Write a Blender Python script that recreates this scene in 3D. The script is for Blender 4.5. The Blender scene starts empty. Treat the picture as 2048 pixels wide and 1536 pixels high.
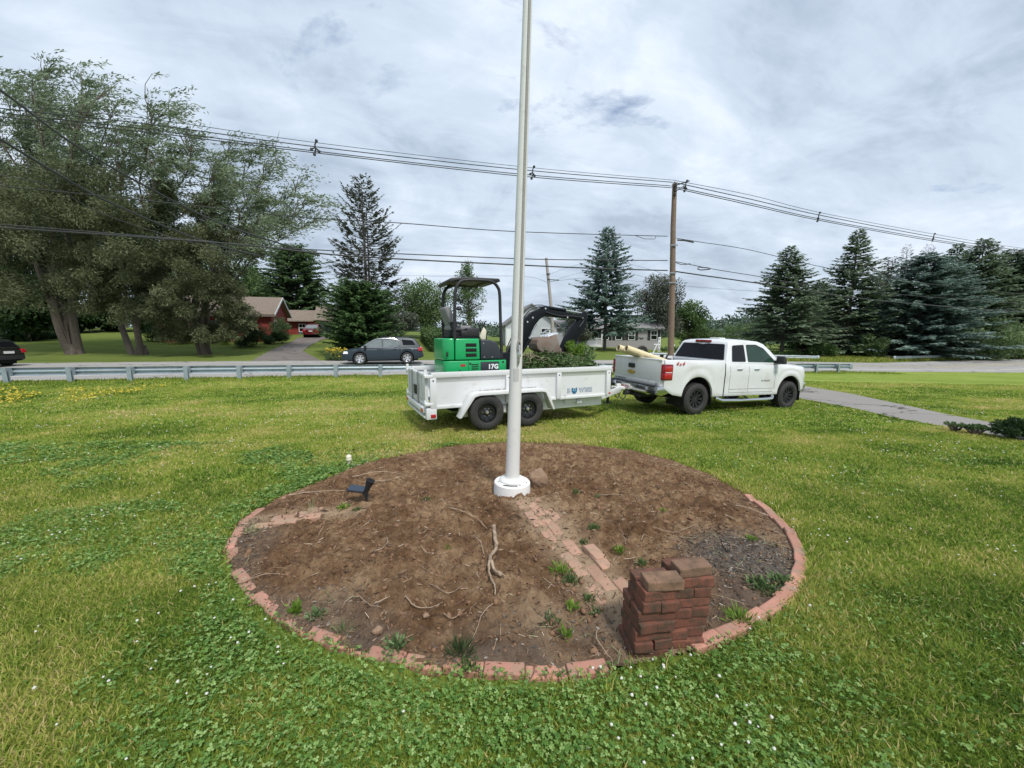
import bpy, bmesh, math, random
import numpy as np
from mathutils import Vector, Matrix, Euler
R_ = math.radians
sc = bpy.context.scene
COL = sc.collection

# ---------------- camera ----------------
cam = bpy.data.cameras.new('camera'); camo = bpy.data.objects.new('camera', cam); COL.objects.link(camo)
cam.sensor_width = 36.0; cam.lens = 770 / 2048 * 36.0; cam.clip_start = 0.05; cam.clip_end = 3000
camo.location = (0, 0, 1.65); camo.rotation_euler = (R_(90 - 7.84), 0, 0)
sc.camera = camo
sc.view_settings.view_transform = 'Standard'; sc.view_settings.look = 'None'
sc.view_settings.exposure = 0.52; sc.view_settings.gamma = 1.0; sc.view_settings.use_curve_mapping = False
# ---------------- sky and sun ----------------
SUN_EL, SUN_AZ = 56.0, 150.0      # azimuth clockwise from +Y : behind the camera, to the right
w = bpy.data.worlds.new("World"); sc.world = w; w.use_nodes = True
nt = w.node_tree; nt.nodes.clear()
def N(t, **k):
    n = nt.nodes.new(t)
    for a, b in k.items(): setattr(n, a, b)
    return n
def L(a, b): nt.links.new(a, b)
def M_(op, a, b=None, c=None, clamp=False):
    n = N('ShaderNodeMath', operation=op); n.use_clamp = clamp
    for i, v in enumerate((a, b, c)):
        if v is None: continue
        if isinstance(v, (int, float)): n.inputs[i].default_value = v
        else: L(v, n.inputs[i])
    return n.outputs[0]
def RAMP(fac, stops):
    n = N('ShaderNodeValToRGB'); L(fac, n.inputs[0]); e = n.color_ramp.elements
    while len(e) > 1: e.remove(e[0])
    e[0].position = stops[0][0]; e[0].color = (*stops[0][1], 1)
    for p, c in stops[1:]:
        q = e.new(p); q.color = (*c, 1)
    return n.outputs[0]
def MIX(fac, a, b, bt='MIX'):
    n = N('ShaderNodeMix', data_type='RGBA', blend_type=bt)
    if isinstance(fac, (int, float)): n.inputs[0].default_value = fac
    else: L(fac, n.inputs[0])
    for i, v in ((6, a), (7, b)):
        if isinstance(v, tuple): n.inputs[i].default_value = (*v, 1)
        else: L(v, n.inputs[i])
    return n.outputs[2]
def NOISE(vec, scale, detail=4, rough=.55, dist=0.0, dim='3D'):
    n = N('ShaderNodeTexNoise'); n.noise_dimensions = dim
    n.inputs['Scale'].default_value = scale; n.inputs['Detail'].default_value = detail
    n.inputs['Roughness'].default_value = rough; n.inputs['Distortion'].default_value = dist
    if vec is not None: L(vec, n.inputs['Vector'])
    return n.outputs[0]
def MAPN(vec, loc=(0, 0, 0), rot=(0, 0, 0), scale=(1, 1, 1)):
    n = N('ShaderNodeMapping'); n.inputs[1].default_value = loc; n.inputs[2].default_value = rot; n.inputs[3].default_value = scale
    L(vec, n.inputs[0]); return n.outputs[0]
tc = N('ShaderNodeTexCoord'); sep = N('ShaderNodeSeparateXYZ'); L(tc.outputs['Generated'], sep.inputs[0])
zz = M_('ADD', M_('MAXIMUM', sep.outputs[2], 0.0), .26)
cb = N('ShaderNodeCombineXYZ'); L(M_('DIVIDE', sep.outputs[0], zz), cb.inputs[0]); L(M_('DIVIDE', sep.outputs[1], zz), cb.inputs[1])
cv = MAPN(cb.outputs[0], loc=(20.5, 3.3, 0), rot=(0, 0, R_(-24)), scale=(1.05, 1.2, 1))
big = NOISE(cv, .62, 5, .52, .3)
mid = NOISE(cv, 1.9, 7, .6, .5)
fine = NOISE(MAPN(cv, loc=(9, 2, 0), scale=(.7, 1.5, 1)), 4.6, 6, .62, .6)
den = M_('ADD', M_('MULTIPLY', big, .5), M_('ADD', M_('MULTIPLY', mid, .34), M_('MULTIPLY', fine, .16)))
cloud = RAMP(den, [(.37, (3.4, 4.2, 5.3)), (.44, (4.5, 5.4, 6.65)), (.495, (5.75, 6.8, 8.1)), (.54, (6.5, 7.5, 8.8)), (.61, (8.1, 8.9, 10.0))])
hz = M_('SUBTRACT', 1.0, M_('MULTIPLY', M_('MAXIMUM', sep.outputs[2], 0.0), 3.2), clamp=True)
cloud = MIX(M_('MULTIPLY', hz, .3), cloud, (7.0, 7.7, 8.6))
sky = N('ShaderNodeTexSky', sky_type='NISHITA'); sky.sun_disc = False
sky.sun_elevation = R_(SUN_EL); sky.sun_rotation = R_(SUN_AZ)
gap = M_('MULTIPLY', M_('SUBTRACT', NOISE(MAPN(cv, loc=(5.5, 11.4, 0)), 1.35, 8, .62, .4), .6), 10, clamp=True)
gap = M_('MULTIPLY', gap, .8, clamp=True)
skyc = MIX(gap, cloud, MIX(.3, sky.outputs[0], (2.6, 4.2, 7.4)))
bg = N('ShaderNodeBackground'); bg.inputs[1].default_value = .076; L(skyc, bg.inputs[0])
out = N('ShaderNodeOutputWorld'); L(bg.outputs[0], out.inputs[0])
sun = bpy.data.lights.new('sun', 'SUN'); suno = bpy.data.objects.new('sun', sun); COL.objects.link(suno)
sun.energy = 2.3; sun.angle = R_(11); sun.color = (1.0, .96, .9)
az, el = R_(SUN_AZ), R_(SUN_EL)
sd = Vector((math.sin(az) * math.cos(el), math.cos(az) * math.cos(el), math.sin(el)))
suno.rotation_euler = sd.to_track_quat('Z', 'Y').to_euler()

# ---------------- materials ----------------
MATS = {}
def newmat(name):
    global nt
    m = bpy.data.materials.new(name); m.use_nodes = True; nt = m.node_tree
    for n in list(nt.nodes):
        if n.type != 'OUTPUT_MATERIAL' and n.type != 'BSDF_PRINCIPLED': nt.nodes.remove(n)
    MATS[name] = m
    return m, nt.nodes['Principled BSDF']
def setb(b, **k):
    for a, v in k.items():
        a = a.replace('_', ' ')
        if hasattr(v, 'is_output') or isinstance(v, bpy.types.NodeSocket): L(v, b.inputs[a])
        else: b.inputs[a].default_value = v
def bump(b, h, strength=.3, dist=.01):
    n = N('ShaderNodeBump'); n.inputs['Strength'].default_value = strength; n.inputs['Distance'].default_value = dist
    L(h, n.inputs['Height']); L(n.outputs[0], b.inputs['Normal'])
def mat(name, c, rough=.5, metal=0, var=.12, sc_=3.0, bmp=0, bsc=40, coat=0, dirt=None, dsc=2.0, dth=.55, spec=.5, tr=0):
    """plain material with noise variation and optional dirt (a second colour in noise-shaped patches)"""
    m, b = newmat(name)
    t = N('ShaderNodeTexCoord').outputs['Object']
    n1 = NOISE(t, sc_, 6, .6)
    c0 = tuple(max(0, x * (1 - var)) for x in c); c1 = tuple(min(1, x * (1 + var)) for x in c)
    col = MIX(n1, c0, c1)
    if dirt:
        d = M_('MULTIPLY', M_('SUBTRACT', NOISE(t, dsc, 9, .68), dth), 4.0, clamp=True)
        col = MIX(d, col, dirt)
    L(col, b.inputs['Base Color'])
    rr = M_('ADD', M_('MULTIPLY', M_('SUBTRACT', NOISE(t, sc_ * 3, 4), .5), .25), rough, clamp=True)
    L(rr, b.inputs['Roughness']); b.inputs['Metallic'].default_value = metal
    b.inputs['Specular IOR Level'].default_value = spec
    b.inputs['Coat Weight'].default_value = coat; b.inputs['Coat Roughness'].default_value = .06
    if bmp: bump(b, NOISE(t, bsc, 5, .6), bmp, .01)
    return m
white_steel = mat('white_steel', (.67, .68, .685), .42, var=.06, dirt=(.46, .42, .36), dsc=7, dth=.58)
white_steel_dirty = mat('white_steel_dirty', (.72, .73, .73), .5, var=.08, dirt=(.36, .27, .2), dsc=9, dth=.62)
truck_white = mat('truck_white', (.68, .69, .70), .3, var=.04, coat=.5, dirt=(.56, .54, .5), dsc=1.7, dth=.52)
truck_white_dirty = mat('truck_white_dirty', (.7, .7, .69), .45, var=.06, coat=.2, dirt=(.52, .49, .43), dsc=5, dth=.55)
chrome = mat('chrome', (.62, .63, .64), .22, 1, var=.1, dirt=(.3, .28, .25), dsc=7, dth=.6)
steel_grey = mat('steel_grey', (.35, .36, .37), .4, .8, var=.15)
silver = mat('silver', (.7, .71, .72), .28, .9, var=.08)
black_plastic = mat('black_plastic', (.018, .018, .02), .55, var=.3)
black_gloss = mat('black_gloss', (.012, .013, .015), .18, var=.2)
dark_void = mat('dark_void', (.008, .008, .008), .9, var=.2)
rubber = mat('rubber', (.03, .029, .028), .8, var=.25, sc_=14, bmp=.4, bsc=60, dirt=(.09, .08, .065), dsc=6, dth=.55)
glass_dark = mat('glass_dark', (.008, .009, .011), .06, var=.3, spec=.22)
glass_green = mat('glass_green', (.02, .045, .032), .06, var=.6, sc_=5, spec=.3)
glass_light = mat('glass_light', (.16, .19, .19), .08, var=.5, sc_=2.5, spec=.8)
red_lens = mat('red_lens', (.42, .012, .02), .12, var=.35, sc_=20, coat=.8)
red_dark = mat('red_dark', (.16, .01, .012), .2, var=.2)
clear_lens = mat('clear_lens', (.75, .76, .76), .12, var=.2, sc_=30, coat=.6)
gold = mat('gold', (.62, .42, .12), .3, .7, var=.2)
green_paint = mat('green_paint', (.005, .34, .1), .36, var=.08, coat=.3, dirt=(.03, .27, .1), dsc=5, dth=.55)
boom_black = mat('boom_black', (.010, .012, .015), .42, var=.3, dirt=(.045, .042, .036), dsc=8, dth=.66, spec=.12)
cover_black = mat('cover_black', (.028, .034, .042), .45, var=.2, bmp=.15, bsc=120)
seat_grey = mat('seat_grey', (.2, .2, .205), .75, var=.2, bmp=.2)
rust = mat('rust', (.2, .145, .115), .75, .1, var=.4, sc_=9, bmp=.5, bsc=30, dirt=(.24, .22, .195), dsc=4, dth=.45)
suv_blue = mat('suv_blue', (.018, .031, .042), .38, .0, var=.08, coat=.08)
suv_black = mat('suv_black', (.02, .024, .024), .25, .3, var=.1, coat=.8)
sedan_red = mat('sedan_red', (.15, .012, .016), .25, .3, var=.1, coat=.8)
galv = mat('galvanised', (.36, .42, .47), .42, .45, var=.16, sc_=8, dirt=(.24, .28, .31), dsc=3, dth=.5)
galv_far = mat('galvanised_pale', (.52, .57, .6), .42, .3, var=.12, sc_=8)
pole_white = mat('pole_white', (.68, .675, .65), .42, var=.04, sc_=6, dirt=(.5, .485, .45), dsc=9, dth=.56)
stone_white = mat('white_painted_concrete', (.78, .77, .75), .7, var=.06, bmp=.3, bsc=30, dirt=(.5, .47, .42), dsc=9, dth=.6)
rope_m = mat('rope', (.32, .31, .29), .85, var=.25, sc_=60, bmp=.3)
cream_pipe = mat('cream_pipe', (.68, .58, .36), .5, var=.15, dirt=(.45, .33, .16), dsc=3, dth=.52)
wood_pole = mat('weathered_wood', (.19, .13, .095), .85, var=.4, sc_=8, bmp=.5, bsc=20, dirt=(.28, .25, .22), dsc=3)
wood_grey = mat('grey_wood', (.34, .31, .28), .85, var=.3, sc_=8, bmp=.4)
stick_m = mat('dry_stick', (.36, .27, .19), .85, var=.45, sc_=18, bmp=.6, bsc=60, dirt=(.15, .095, .06), dsc=14, dth=.45)
twig_pale = mat('pale_twig', (.4, .33, .24), .85, var=.4, sc_=20)
wire_m = mat('wire_black', (.03, .032, .035), .6, var=.2)
rock_m = mat('rock', (.26, .17, .11), .9, var=.35, sc_=14, bmp=.6, bsc=40, dirt=(.14, .08, .05), dsc=6, dth=.5)
red_text = mat('red_decal', (.45, .02, .03), .4, var=.1)
blue_text = mat('blue_decal', (.03, .11, .24), .45, var=.1)
grey_text = mat('dark_lettering', (.05, .05, .055), .4, var=.1)
white_text = mat('white_decal', (.85, .85, .85), .45, var=.02)
plate_white = mat('plate_white', (.74, .72, .72), .4, var=.05)
solar_m = mat('solar_cell', (.02, .035, .06), .15, .2, var=.3, sc_=40, spec=.8)
pale_plastic = mat('pale_plastic', (.72, .68, .55), .6, var=.1, dirt=(.4, .33, .22), dsc=20, dth=.58)
bark = mat('bark', (.13, .105, .085), .9, var=.4, sc_=6, bmp=.8, bsc=14, dirt=(.06, .048, .038), dsc=4, dth=.5)
bark_grey = mat('bark_grey', (.15, .135, .12), .9, var=.35, sc_=6, bmp=.6, bsc=12)
house_white = mat('white_siding', (.6, .62, .64), .7, var=.05)
trim_white = mat('trim_white', (.76, .77, .77), .6, var=.04)
shutter = mat('shutter_black', (.015, .016, .018), .6, var=.2)
teal_door = mat('teal_paint', (.075, .12, .125), .6, var=.15)
foundation = mat('foundation', (.26, .25, .24), .9, var=.2, bmp=.3)
def siding(name, c, lap, dark=.45, var=.14):
    m, b = newmat(name)
    t = N('ShaderNodeTexCoord').outputs['Object']; s = N('ShaderNodeSeparateXYZ'); L(t, s.inputs[0])
    fr = M_('FRACT', M_('DIVIDE', s.outputs[2], lap))
    line = M_('LESS_THAN', fr, .11)
    n1 = NOISE(t, 2.2, 7, .65)
    col = MIX(n1, tuple(x * (1 - var * 2) for x in c), tuple(x * (1 + var) for x in c))
    L(MIX(line, col, tuple(x * dark for x in c)), b.inputs['Base Color']); b.inputs['Roughness'].default_value = .8
    bump(b, fr, .5, .02)
    return m
siding_red = siding('red_shingle_siding', (.29, .042, .032), .3, .35, .3)
siding_grey = siding('grey_siding', (.36, .34, .345), .14, .7, .05)
siding_pale = siding('pale_siding', (.5, .52, .55), .16, .75, .05)
def roofm(name, c):
    m, b = newmat(name)
    t = N('ShaderNodeTexCoord').outputs['Object']
    br = N('ShaderNodeTexBrick'); br.inputs['Scale'].default_value = 3.0; L(t, br.inputs[0])
    for i, k in ((1, .75), (2, 1.2), (3, .55)): br.inputs[i].default_value = (*[x * k for x in c], 1)
    br.inputs['Mortar Size'].default_value = .012
    L(MIX(M_('MULTIPLY', NOISE(t, 1.1, 7, .7), .9), br.outputs[0], tuple(x * .7 for x in c)), b.inputs['Base Color']); b.inputs['Roughness'].default_value = .95
    return m
roof_brown = roofm('brown_shingles', (.24, .19, .15))
roof_grey = roofm('grey_shingles', (.25, .245, .25))
def brickm(name, c, dirt, dth, sat=1.0):
    m, b = newmat(name)
    oi = N('ShaderNodeObjectInfo'); t = N('ShaderNodeTexCoord').outputs['Object']
    off = N('ShaderNodeVectorMath', operation='ADD'); L(t, off.inputs[0])
    k = N('ShaderNodeCombineXYZ'); L(M_('MULTIPLY', oi.outputs['Random'], 37), k.inputs[0]); L(M_('MULTIPLY', oi.outputs['Random'], 91), k.inputs[1]); L(k.outputs[0], off.inputs[1])
    v = off.outputs[0]
    col = MIX(oi.outputs['Random'], tuple(x * .72 for x in c), tuple(min(1, x * 1.18) for x in c))
    col = MIX(M_('MULTIPLY', NOISE(v, 30, 6, .65), .7), col, tuple(x * .55 for x in c))
    d = M_('MULTIPLY', M_('SUBTRACT', NOISE(v, 11, 9, .7), dth), 6, clamp=True)
    L(MIX(d, col, dirt), b.inputs['Base Color']); b.inputs['Roughness'].default_value = .92
    bump(b, NOISE(v, 90, 7, .7), .7, .006)
    return m
brick_stack_m = brickm('dirty_brick', (.215, .08, .05), (.075, .047, .03), .44)
brick_top_m = brickm('dusty_brick', (.3, .175, .11), (.12, .075, .045), .45)
brick_edge_m = brickm('red_edging_brick', (.54, .26, .19), (.32, .215, .15), .46)
brick_path_m = brickm('worn_path_brick', (.5, .29, .2), (.34, .235, .16), .44)
def leafm(name, stops, trans=.35, rough=.55, spec=.3):
    """leaf material: colour picked per leaf from the 'tint' attribute; light passes through"""
    m, b = newmat(name)
    a = N('ShaderNodeAttribute'); a.attribute_name = 'tint'
    col = RAMP(a.outputs['Fac'], stops)
    L(col, b.inputs['Base Color']); b.inputs['Roughness'].default_value = rough; b.inputs['Specular IOR Level'].default_value = spec
    tr = N('ShaderNodeBsdfTranslucent'); L(col, tr.inputs[0])
    mx = N('ShaderNodeMixShader'); mx.inputs[0].default_value = trans
    L(b.outputs[0], mx.inputs[1]); L(tr.outputs[0], mx.inputs[2]); L(mx.outputs[0], nt.nodes['Material Output'].inputs[0])
    return m
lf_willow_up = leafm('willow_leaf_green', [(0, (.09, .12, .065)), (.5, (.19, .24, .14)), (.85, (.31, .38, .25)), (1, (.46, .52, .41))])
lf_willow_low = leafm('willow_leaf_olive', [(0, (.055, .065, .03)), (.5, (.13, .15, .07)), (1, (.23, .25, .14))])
lf_spruce = leafm('spruce_needles', [(0, (.065, .1, .055)), (.5, (.145, .205, .115)), (1, (.28, .35, .24))], .28)
lf_blue = leafm('blue_spruce_needles', [(0, (.065, .11, .085)), (.5, (.15, .225, .185)), (1, (.32, .42, .38))], .28)
lf_bare = leafm('dead_twigs', [(0, (.065, .06, .055)), (.6, (.12, .11, .1)), (1, (.19, .175, .155))], .05)
lf_decfir = leafm('bushy_fir_needles', [(0, (.04, .085, .03)), (.6, (.085, .16, .055)), (1, (.16, .25, .09))], .3)
lf_mix = leafm('sparse_needles', [(0, (.06, .07, .055)), (.6, (.11, .125, .09)), (1, (.18, .19, .145))], .2)
lf_darkfir = leafm('dark_fir_needles', [(0, (.05, .095, .04)), (.6, (.11, .185, .075)), (1, (.2, .29, .13))], .32)
lf_decid = leafm('green_leaves', [(0, (.045, .085, .025)), (.6, (.1, .17, .055)), (1, (.19, .27, .1))])
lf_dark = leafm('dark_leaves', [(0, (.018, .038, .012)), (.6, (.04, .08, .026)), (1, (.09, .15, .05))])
lf_light = leafm('light_leaves', [(0, (.07, .12, .045)), (.5, (.13, .2, .075)), (1, (.25, .33, .16))])
lf_yellowgreen = leafm('bright_leaves', [(0, (.09, .17, .02)), (.6, (.19, .32, .045)), (1, (.34, .46, .1))])
lf_far = leafm('far_leaves', [(0, (.055, .09, .06)), (1, (.13, .18, .12))], .1)
lf_yellow = leafm('yellow_petals', [(0, (.55, .42, .03)), (1, (.8, .66, .12))], .3)
lf_straw = leafm('straw', [(0, (.2, .22, .09)), (1, (.5, .5, .3))], .3)
lf_grass = leafm('grass_blades', [(0, (.07, .14, .02)), (.3, (.185, .29, .035)), (.55, (.35, .41, .07)), (.8, (.53, .48, .14)), (1, (.72, .57, .3))], .45, .6, .25)
lf_clover = leafm('clover_leaf', [(0, (.06, .15, .025)), (.5, (.155, .285, .055)), (1, (.36, .5, .18))], .3, .5)
lf_flower = leafm('clover_petals', [(0, (.6, .5, .42)), (.3, (.78, .76, .68)), (1, (.88, .88, .84))], .3)
lf_debris = leafm('bed_debris', [(0, (.055, .032, .02)), (.4, (.14, .085, .055)), (.7, (.28, .19, .125)), (1, (.62, .52, .4))], .0, .9)
lf_mulch = leafm('mulch_chips', [(0, (.06, .052, .045)), (.6, (.16, .138, .118)), (1, (.4, .36, .31))], .0, .9)

# ---------------- scene tree helpers ----------------
def link(o, parent=None):
    COL.objects.link(o)
    if parent is not None: o.parent = parent
    return o
def tag(o, label=None, cat=None, group=None, kind=None):
    if label: o['label'] = label
    if cat: o['category'] = cat
    if group: o['group'] = group
    if kind: o['kind'] = kind
    return o
def thing(name, label, cat, loc=(0, 0, 0), rot=(0, 0, 0), group=None):
    o = bpy.data.objects.new(name, None); link(o); o.location = loc; o.rotation_euler = rot
    o.empty_display_size = .2
    return tag(o, label, cat, group)
def copy_tree(o, parent=None):
    c = o.copy(); link(c); c.parent = parent
    for ch in list(o.children): copy_tree(ch, c)
    return c
def frame_dir(a, b):
    d = (Vector(b) - Vector(a)); l = d.length; d = d / max(l, 1e-9)
    up = Vector((0, 0, 1)) if abs(d.z) < .95 else Vector((1, 0, 0))
    x = d.cross(up).normalized(); y = x.cross(d).normalized()
    return d, x, y, l
class MB:
    """collects shapes, then links them as ONE mesh object"""
    def __init__(s, off=(0, 0, 0)): s.v = []; s.f = []; s.m = []; s.off = Vector(off); s.cur = 0
    def add(s, vs, fs, M=None):
        b = len(s.v)
        for p in vs:
            p = Vector(p)
            if M is not None: p = M @ p
            s.v.append(p - s.off)
        for f in fs: s.f.append([i + b for i in f]); s.m.append(s.cur)
        return s
    def mi(s, i): s.cur = i; return s
    def box(s, x0, x1, y0, y1, z0, z1, M=None, tx=0, ty=0):
        """tx,ty shrink the top"""
        x0, x1 = min(x0, x1), max(x0, x1); y0, y1 = min(y0, y1), max(y0, y1); z0, z1 = min(z0, z1), max(z0, z1)
        vs = [(x0, y0, z0), (x1, y0, z0), (x1, y1, z0), (x0, y1, z0), (x0 + tx, y0 + ty, z1), (x1 - tx, y0 + ty, z1), (x1 - tx, y1 - ty, z1), (x0 + tx, y1 - ty, z1)]
        return s.add(vs, [(0, 3, 2, 1), (4, 5, 6, 7), (0, 1, 5, 4), (1, 2, 6, 5), (2, 3, 7, 6), (3, 0, 4, 7)], M)
    def bar(s, a, b, wx, wy):
        d, x, y, l = frame_dir(a, b); a = Vector(a); b = Vector(b)
        vs = [p + x * i * wx / 2 + y * j * wy / 2 for p in (a, b) for i, j in ((-1, -1), (1, -1), (1, 1), (-1, 1))]
        return s.add(vs, [(0, 1, 2, 3), (7, 6, 5, 4), (0, 4, 5, 1), (1, 5, 6, 2), (2, 6, 7, 3), (3, 7, 4, 0)])
    def tube(s, pts, r, n=8, cap=True):
        pts = [Vector(p) for p in pts]; k = len(pts); rs = r if isinstance(r, (list, tuple)) else [r] * k
        b = len(s.v); px = None
        for i, p in enumerate(pts):
            a = pts[max(i - 1, 0)]; c = pts[min(i + 1, k - 1)]
            d = (c - a).normalized() if (c - a).length > 1e-9 else Vector((0, 0, 1))
            if px is None:
                up = Vector((0, 0, 1)) if abs(d.z) < .9 else Vector((1, 0, 0)); px = d.cross(up).normalized()
            px = (px - d * px.dot(d)); px = px.normalized() if px.length > 1e-6 else d.orthogonal().normalized()
            py = d.cross(px)
            for j in range(n):
                t = 2 * math.pi * j / n
                s.v.append(p + (px * math.cos(t) + py * math.sin(t)) * rs[i] - s.off)
        for i in range(k - 1):
            for j in range(n):
                j2 = (j + 1) % n
                s.f.append([b + i * n + j, b + i * n + j2, b + (i + 1) * n + j2, b + (i + 1) * n + j]); s.m.append(s.cur)
        if cap:
            s.f.append([b + j for j in range(n)][::-1]); s.m.append(s.cur)
            s.f.append([b + (k - 1) * n + j for j in range(n)]); s.m.append(s.cur)
        return s
    def cyl(s, a, b, r, r2=None, n=16): return s.tube([a, b], [r, r if r2 is None else r2], n)
    def lathe(s, prof, o=(0, 0, 0), axis='Z', n=24):
        """prof: (radius, along axis)"""
        o = Vector(o); b = len(s.v)
        ax = {'X': (Vector((1, 0, 0)), Vector((0, 1, 0)), Vector((0, 0, 1))), 'Y': (Vector((0, 1, 0)), Vector((0, 0, 1)), Vector((1, 0, 0))), 'Z': (Vector((0, 0, 1)), Vector((1, 0, 0)), Vector((0, 1, 0)))}[axis]
        for r, h in prof:
            for j in range(n):
                t = 2 * math.pi * j / n
                s.v.append(o + ax[0] * h + (ax[1] * math.cos(t) + ax[2] * math.sin(t)) * max(r, 1e-4) - s.off)
        for i in range(len(prof) - 1):
            for j in range(n):
                j2 = (j + 1) % n
                s.f.append([b + i * n + j, b + i * n + j2, b + (i + 1) * n + j2, b + (i + 1) * n + j]); s.m.append(s.cur)
        return s
    def prism(s, poly, y0, y1, plane='XZ'):
        """extrude a 2D polygon between two planes"""
        def P(a, b, c): return (a, c, b) if plane == 'XZ' else ((c, a, b) if plane == 'YZ' else (a, b, c))
        n = len(poly); vs = [P(a, b, y0) for a, b in poly] + [P(a, b, y1) for a, b in poly]
        fs = [list(range(n))[::-1], [n + i for i in range(n)]] + [(i, (i + 1) % n, n + (i + 1) % n, n + i) for i in range(n)]
        return s.add(vs, fs)
    def poly(s, pts): return s.add(pts, [list(range(len(pts)))])
    def build(s, name, mats, parent=None, bevel=0, seg=2, smooth=35, label=None, recalc=True):
        me = bpy.data.meshes.new(name); me.from_pydata([tuple(p) for p in s.v], [], s.f)
        mats = mats if isinstance(mats, (list, tuple)) else [mats]
        for m in mats: me.materials.append(m)
        me.polygons.foreach_set('material_index', s.m)
        bm = bmesh.new(); bm.from_mesh(me)
        if recalc: bmesh.ops.recalc_face_normals(bm, faces=bm.faces)
        if bevel:
            ed = [e for e in bm.edges if len(e.link_faces) == 2 and e.calc_face_angle(0) > R_(28)]
            bmesh.ops.bevel(bm, geom=ed, offset=bevel, offset_type='OFFSET', segments=seg, profile=.5, affect='EDGES', clamp_overlap=True)
        for f in bm.faces: f.smooth = True
        for e in bm.edges:
            if len(e.link_faces) == 2 and e.calc_face_angle(0) > R_(smooth): e.smooth = False
        bm.to_mesh(me); bm.free()
        o = bpy.data.objects.new(name, me); link(o, parent)
        if label: o['label'] = label
        return o
def npmesh(name, V, F, mat, tint=None, parent=None, smooth=False, recycle=None):
    """V (n,3), F (m,k) numpy arrays; k corners per face"""
    me = bpy.data.meshes.new(name); V = np.asarray(V, np.float32); F = np.asarray(F, np.int32); m, k = F.shape
    me.vertices.add(len(V)); me.vertices.foreach_set('co', V.ravel())
    me.loops.add(m * k); me.loops.foreach_set('vertex_index', F.ravel())
    me.polygons.add(m); me.polygons.foreach_set('loop_start', np.arange(0, m * k, k, dtype=np.int32))
    try: me.polygons.foreach_set('loop_total', np.full(m, k, np.int32))
    except Exception: pass
    if smooth: me.polygons.foreach_set('use_smooth', np.ones(m, bool))
    me.materials.append(mat)
    if tint is not None:
        at = me.attributes.new('tint', 'FLOAT', 'FACE'); at.data.foreach_set('value', np.asarray(tint, np.float32))
    me.update(calc_edges=True); me.validate()
    o = bpy.data.objects.new(name, me); link(o, parent)
    return o
def text_mb(mb, body, size, M, extrude=.002, bold=0.0, space=1.0, shear=0.0):
    """letters centred on the origin of M's XY plane, added to mb"""
    cu = bpy.data.curves.new('letters', 'FONT'); cu.body = body; cu.size = size; cu.extrude = extrude; cu.offset = bold
    cu.align_x = 'CENTER'; cu.align_y = 'CENTER'; cu.space_character = space; cu.shear = shear; cu.resolution_u = 3
    ob = bpy.data.objects.new('letters', cu); COL.objects.link(ob)
    dg = bpy.context.evaluated_depsgraph_get(); dg.update()
    me = bpy.data.meshes.new_from_object(ob.evaluated_get(dg))
    mb.add([v.co.copy() for v in me.vertices], [list(p.vertices) for p in me.polygons], M)
    bpy.data.objects.remove(ob); bpy.data.curves.remove(cu); bpy.data.meshes.remove(me)
def MX(origin, x, y):
    """matrix whose X and Y axes are x and y"""
    x = Vector(x).normalized(); y = Vector(y).normalized(); z = x.cross(y)
    return Matrix(((x.x, y.x, z.x, origin[0]), (x.y, y.y, z.y, origin[1]), (x.z, y.z, z.z, origin[2]), (0, 0, 0, 1)))

# ---------------- ground shape ----------------
def Rr(t):
    t = np.clip(t, -60, 48); return -.49 - .016 * t - .0002 * t * t
def Gv(x, y):
    x = np.asarray(x, float); y = np.asarray(y, float)
    n = -.259 * x + .966 * y; t = .966 * x + .259 * y; Rt = Rr(t)
    q = np.clip(n / 17., -.5, 1.0); qp = np.clip(q, 0, 1)
    e = np.where(q > 0, 1 - (1 - qp) ** 1.8, 1.8 * q)
    b = np.clip((t - 1) / 6, 0, 1); b = b * b * (3 - 2 * b)
    near = Rt * e - np.where(q > 0, .32 * b * qp * (1 - qp), 0)
    k = np.where(t < -5, .065, np.where(t < 20, .065 - (t + 5) / 25 * .035, np.maximum(0, .03 - (t - 20) / 25 * .03)))
    far = Rt + k * np.clip(n - 29.5, 0, 35)
    return np.where(n < 17, near, np.where(n < 29.5, Rt, far))
def G(x, y): return float(Gv(x, y))
def hsh(ix, iy, seed):
    v = np.sin(ix * 127.1 + iy * 311.7 + seed * 74.7) * 43758.5453; return v - np.floor(v)
def vnoise(x, y, seed=0):
    ix = np.floor(x); iy = np.floor(y); fx = x - ix; fy = y - iy; fx = fx * fx * (3 - 2 * fx); fy = fy * fy * (3 - 2 * fy)
    a = hsh(ix, iy, seed); b = hsh(ix + 1, iy, seed); c = hsh(ix, iy + 1, seed); d = hsh(ix + 1, iy + 1, seed)
    return (a * (1 - fx) + b * fx) * (1 - fy) + (c * (1 - fx) + d * fx) * fy
def fbm(x, y, seed=0, o=4, g=.5):
    s = 0; a = 1; t = 0
    for i in range(o): s = s + a * vnoise(x * 2 ** i, y * 2 ** i, seed + i * 13); t += a; a *= g
    return s / t
def inpoly(x, y, poly):
    c = np.zeros(np.shape(x), bool); n = len(poly); j = n - 1
    for i in range(n):
        xi, yi = poly[i]; xj, yj = poly[j]
        c ^= ((yi > y) != (yj > y)) & (x < (xj - xi) * (y - yi) / (yj - yi + 1e-12) + xi); j = i
    return c
U_, W_ = (.966, .259), (-.259, .966)          # along and across the road
def road_xy(t, n): return (t * U_[0] + n * W_[0], t * U_[1] + n * W_[1])
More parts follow.
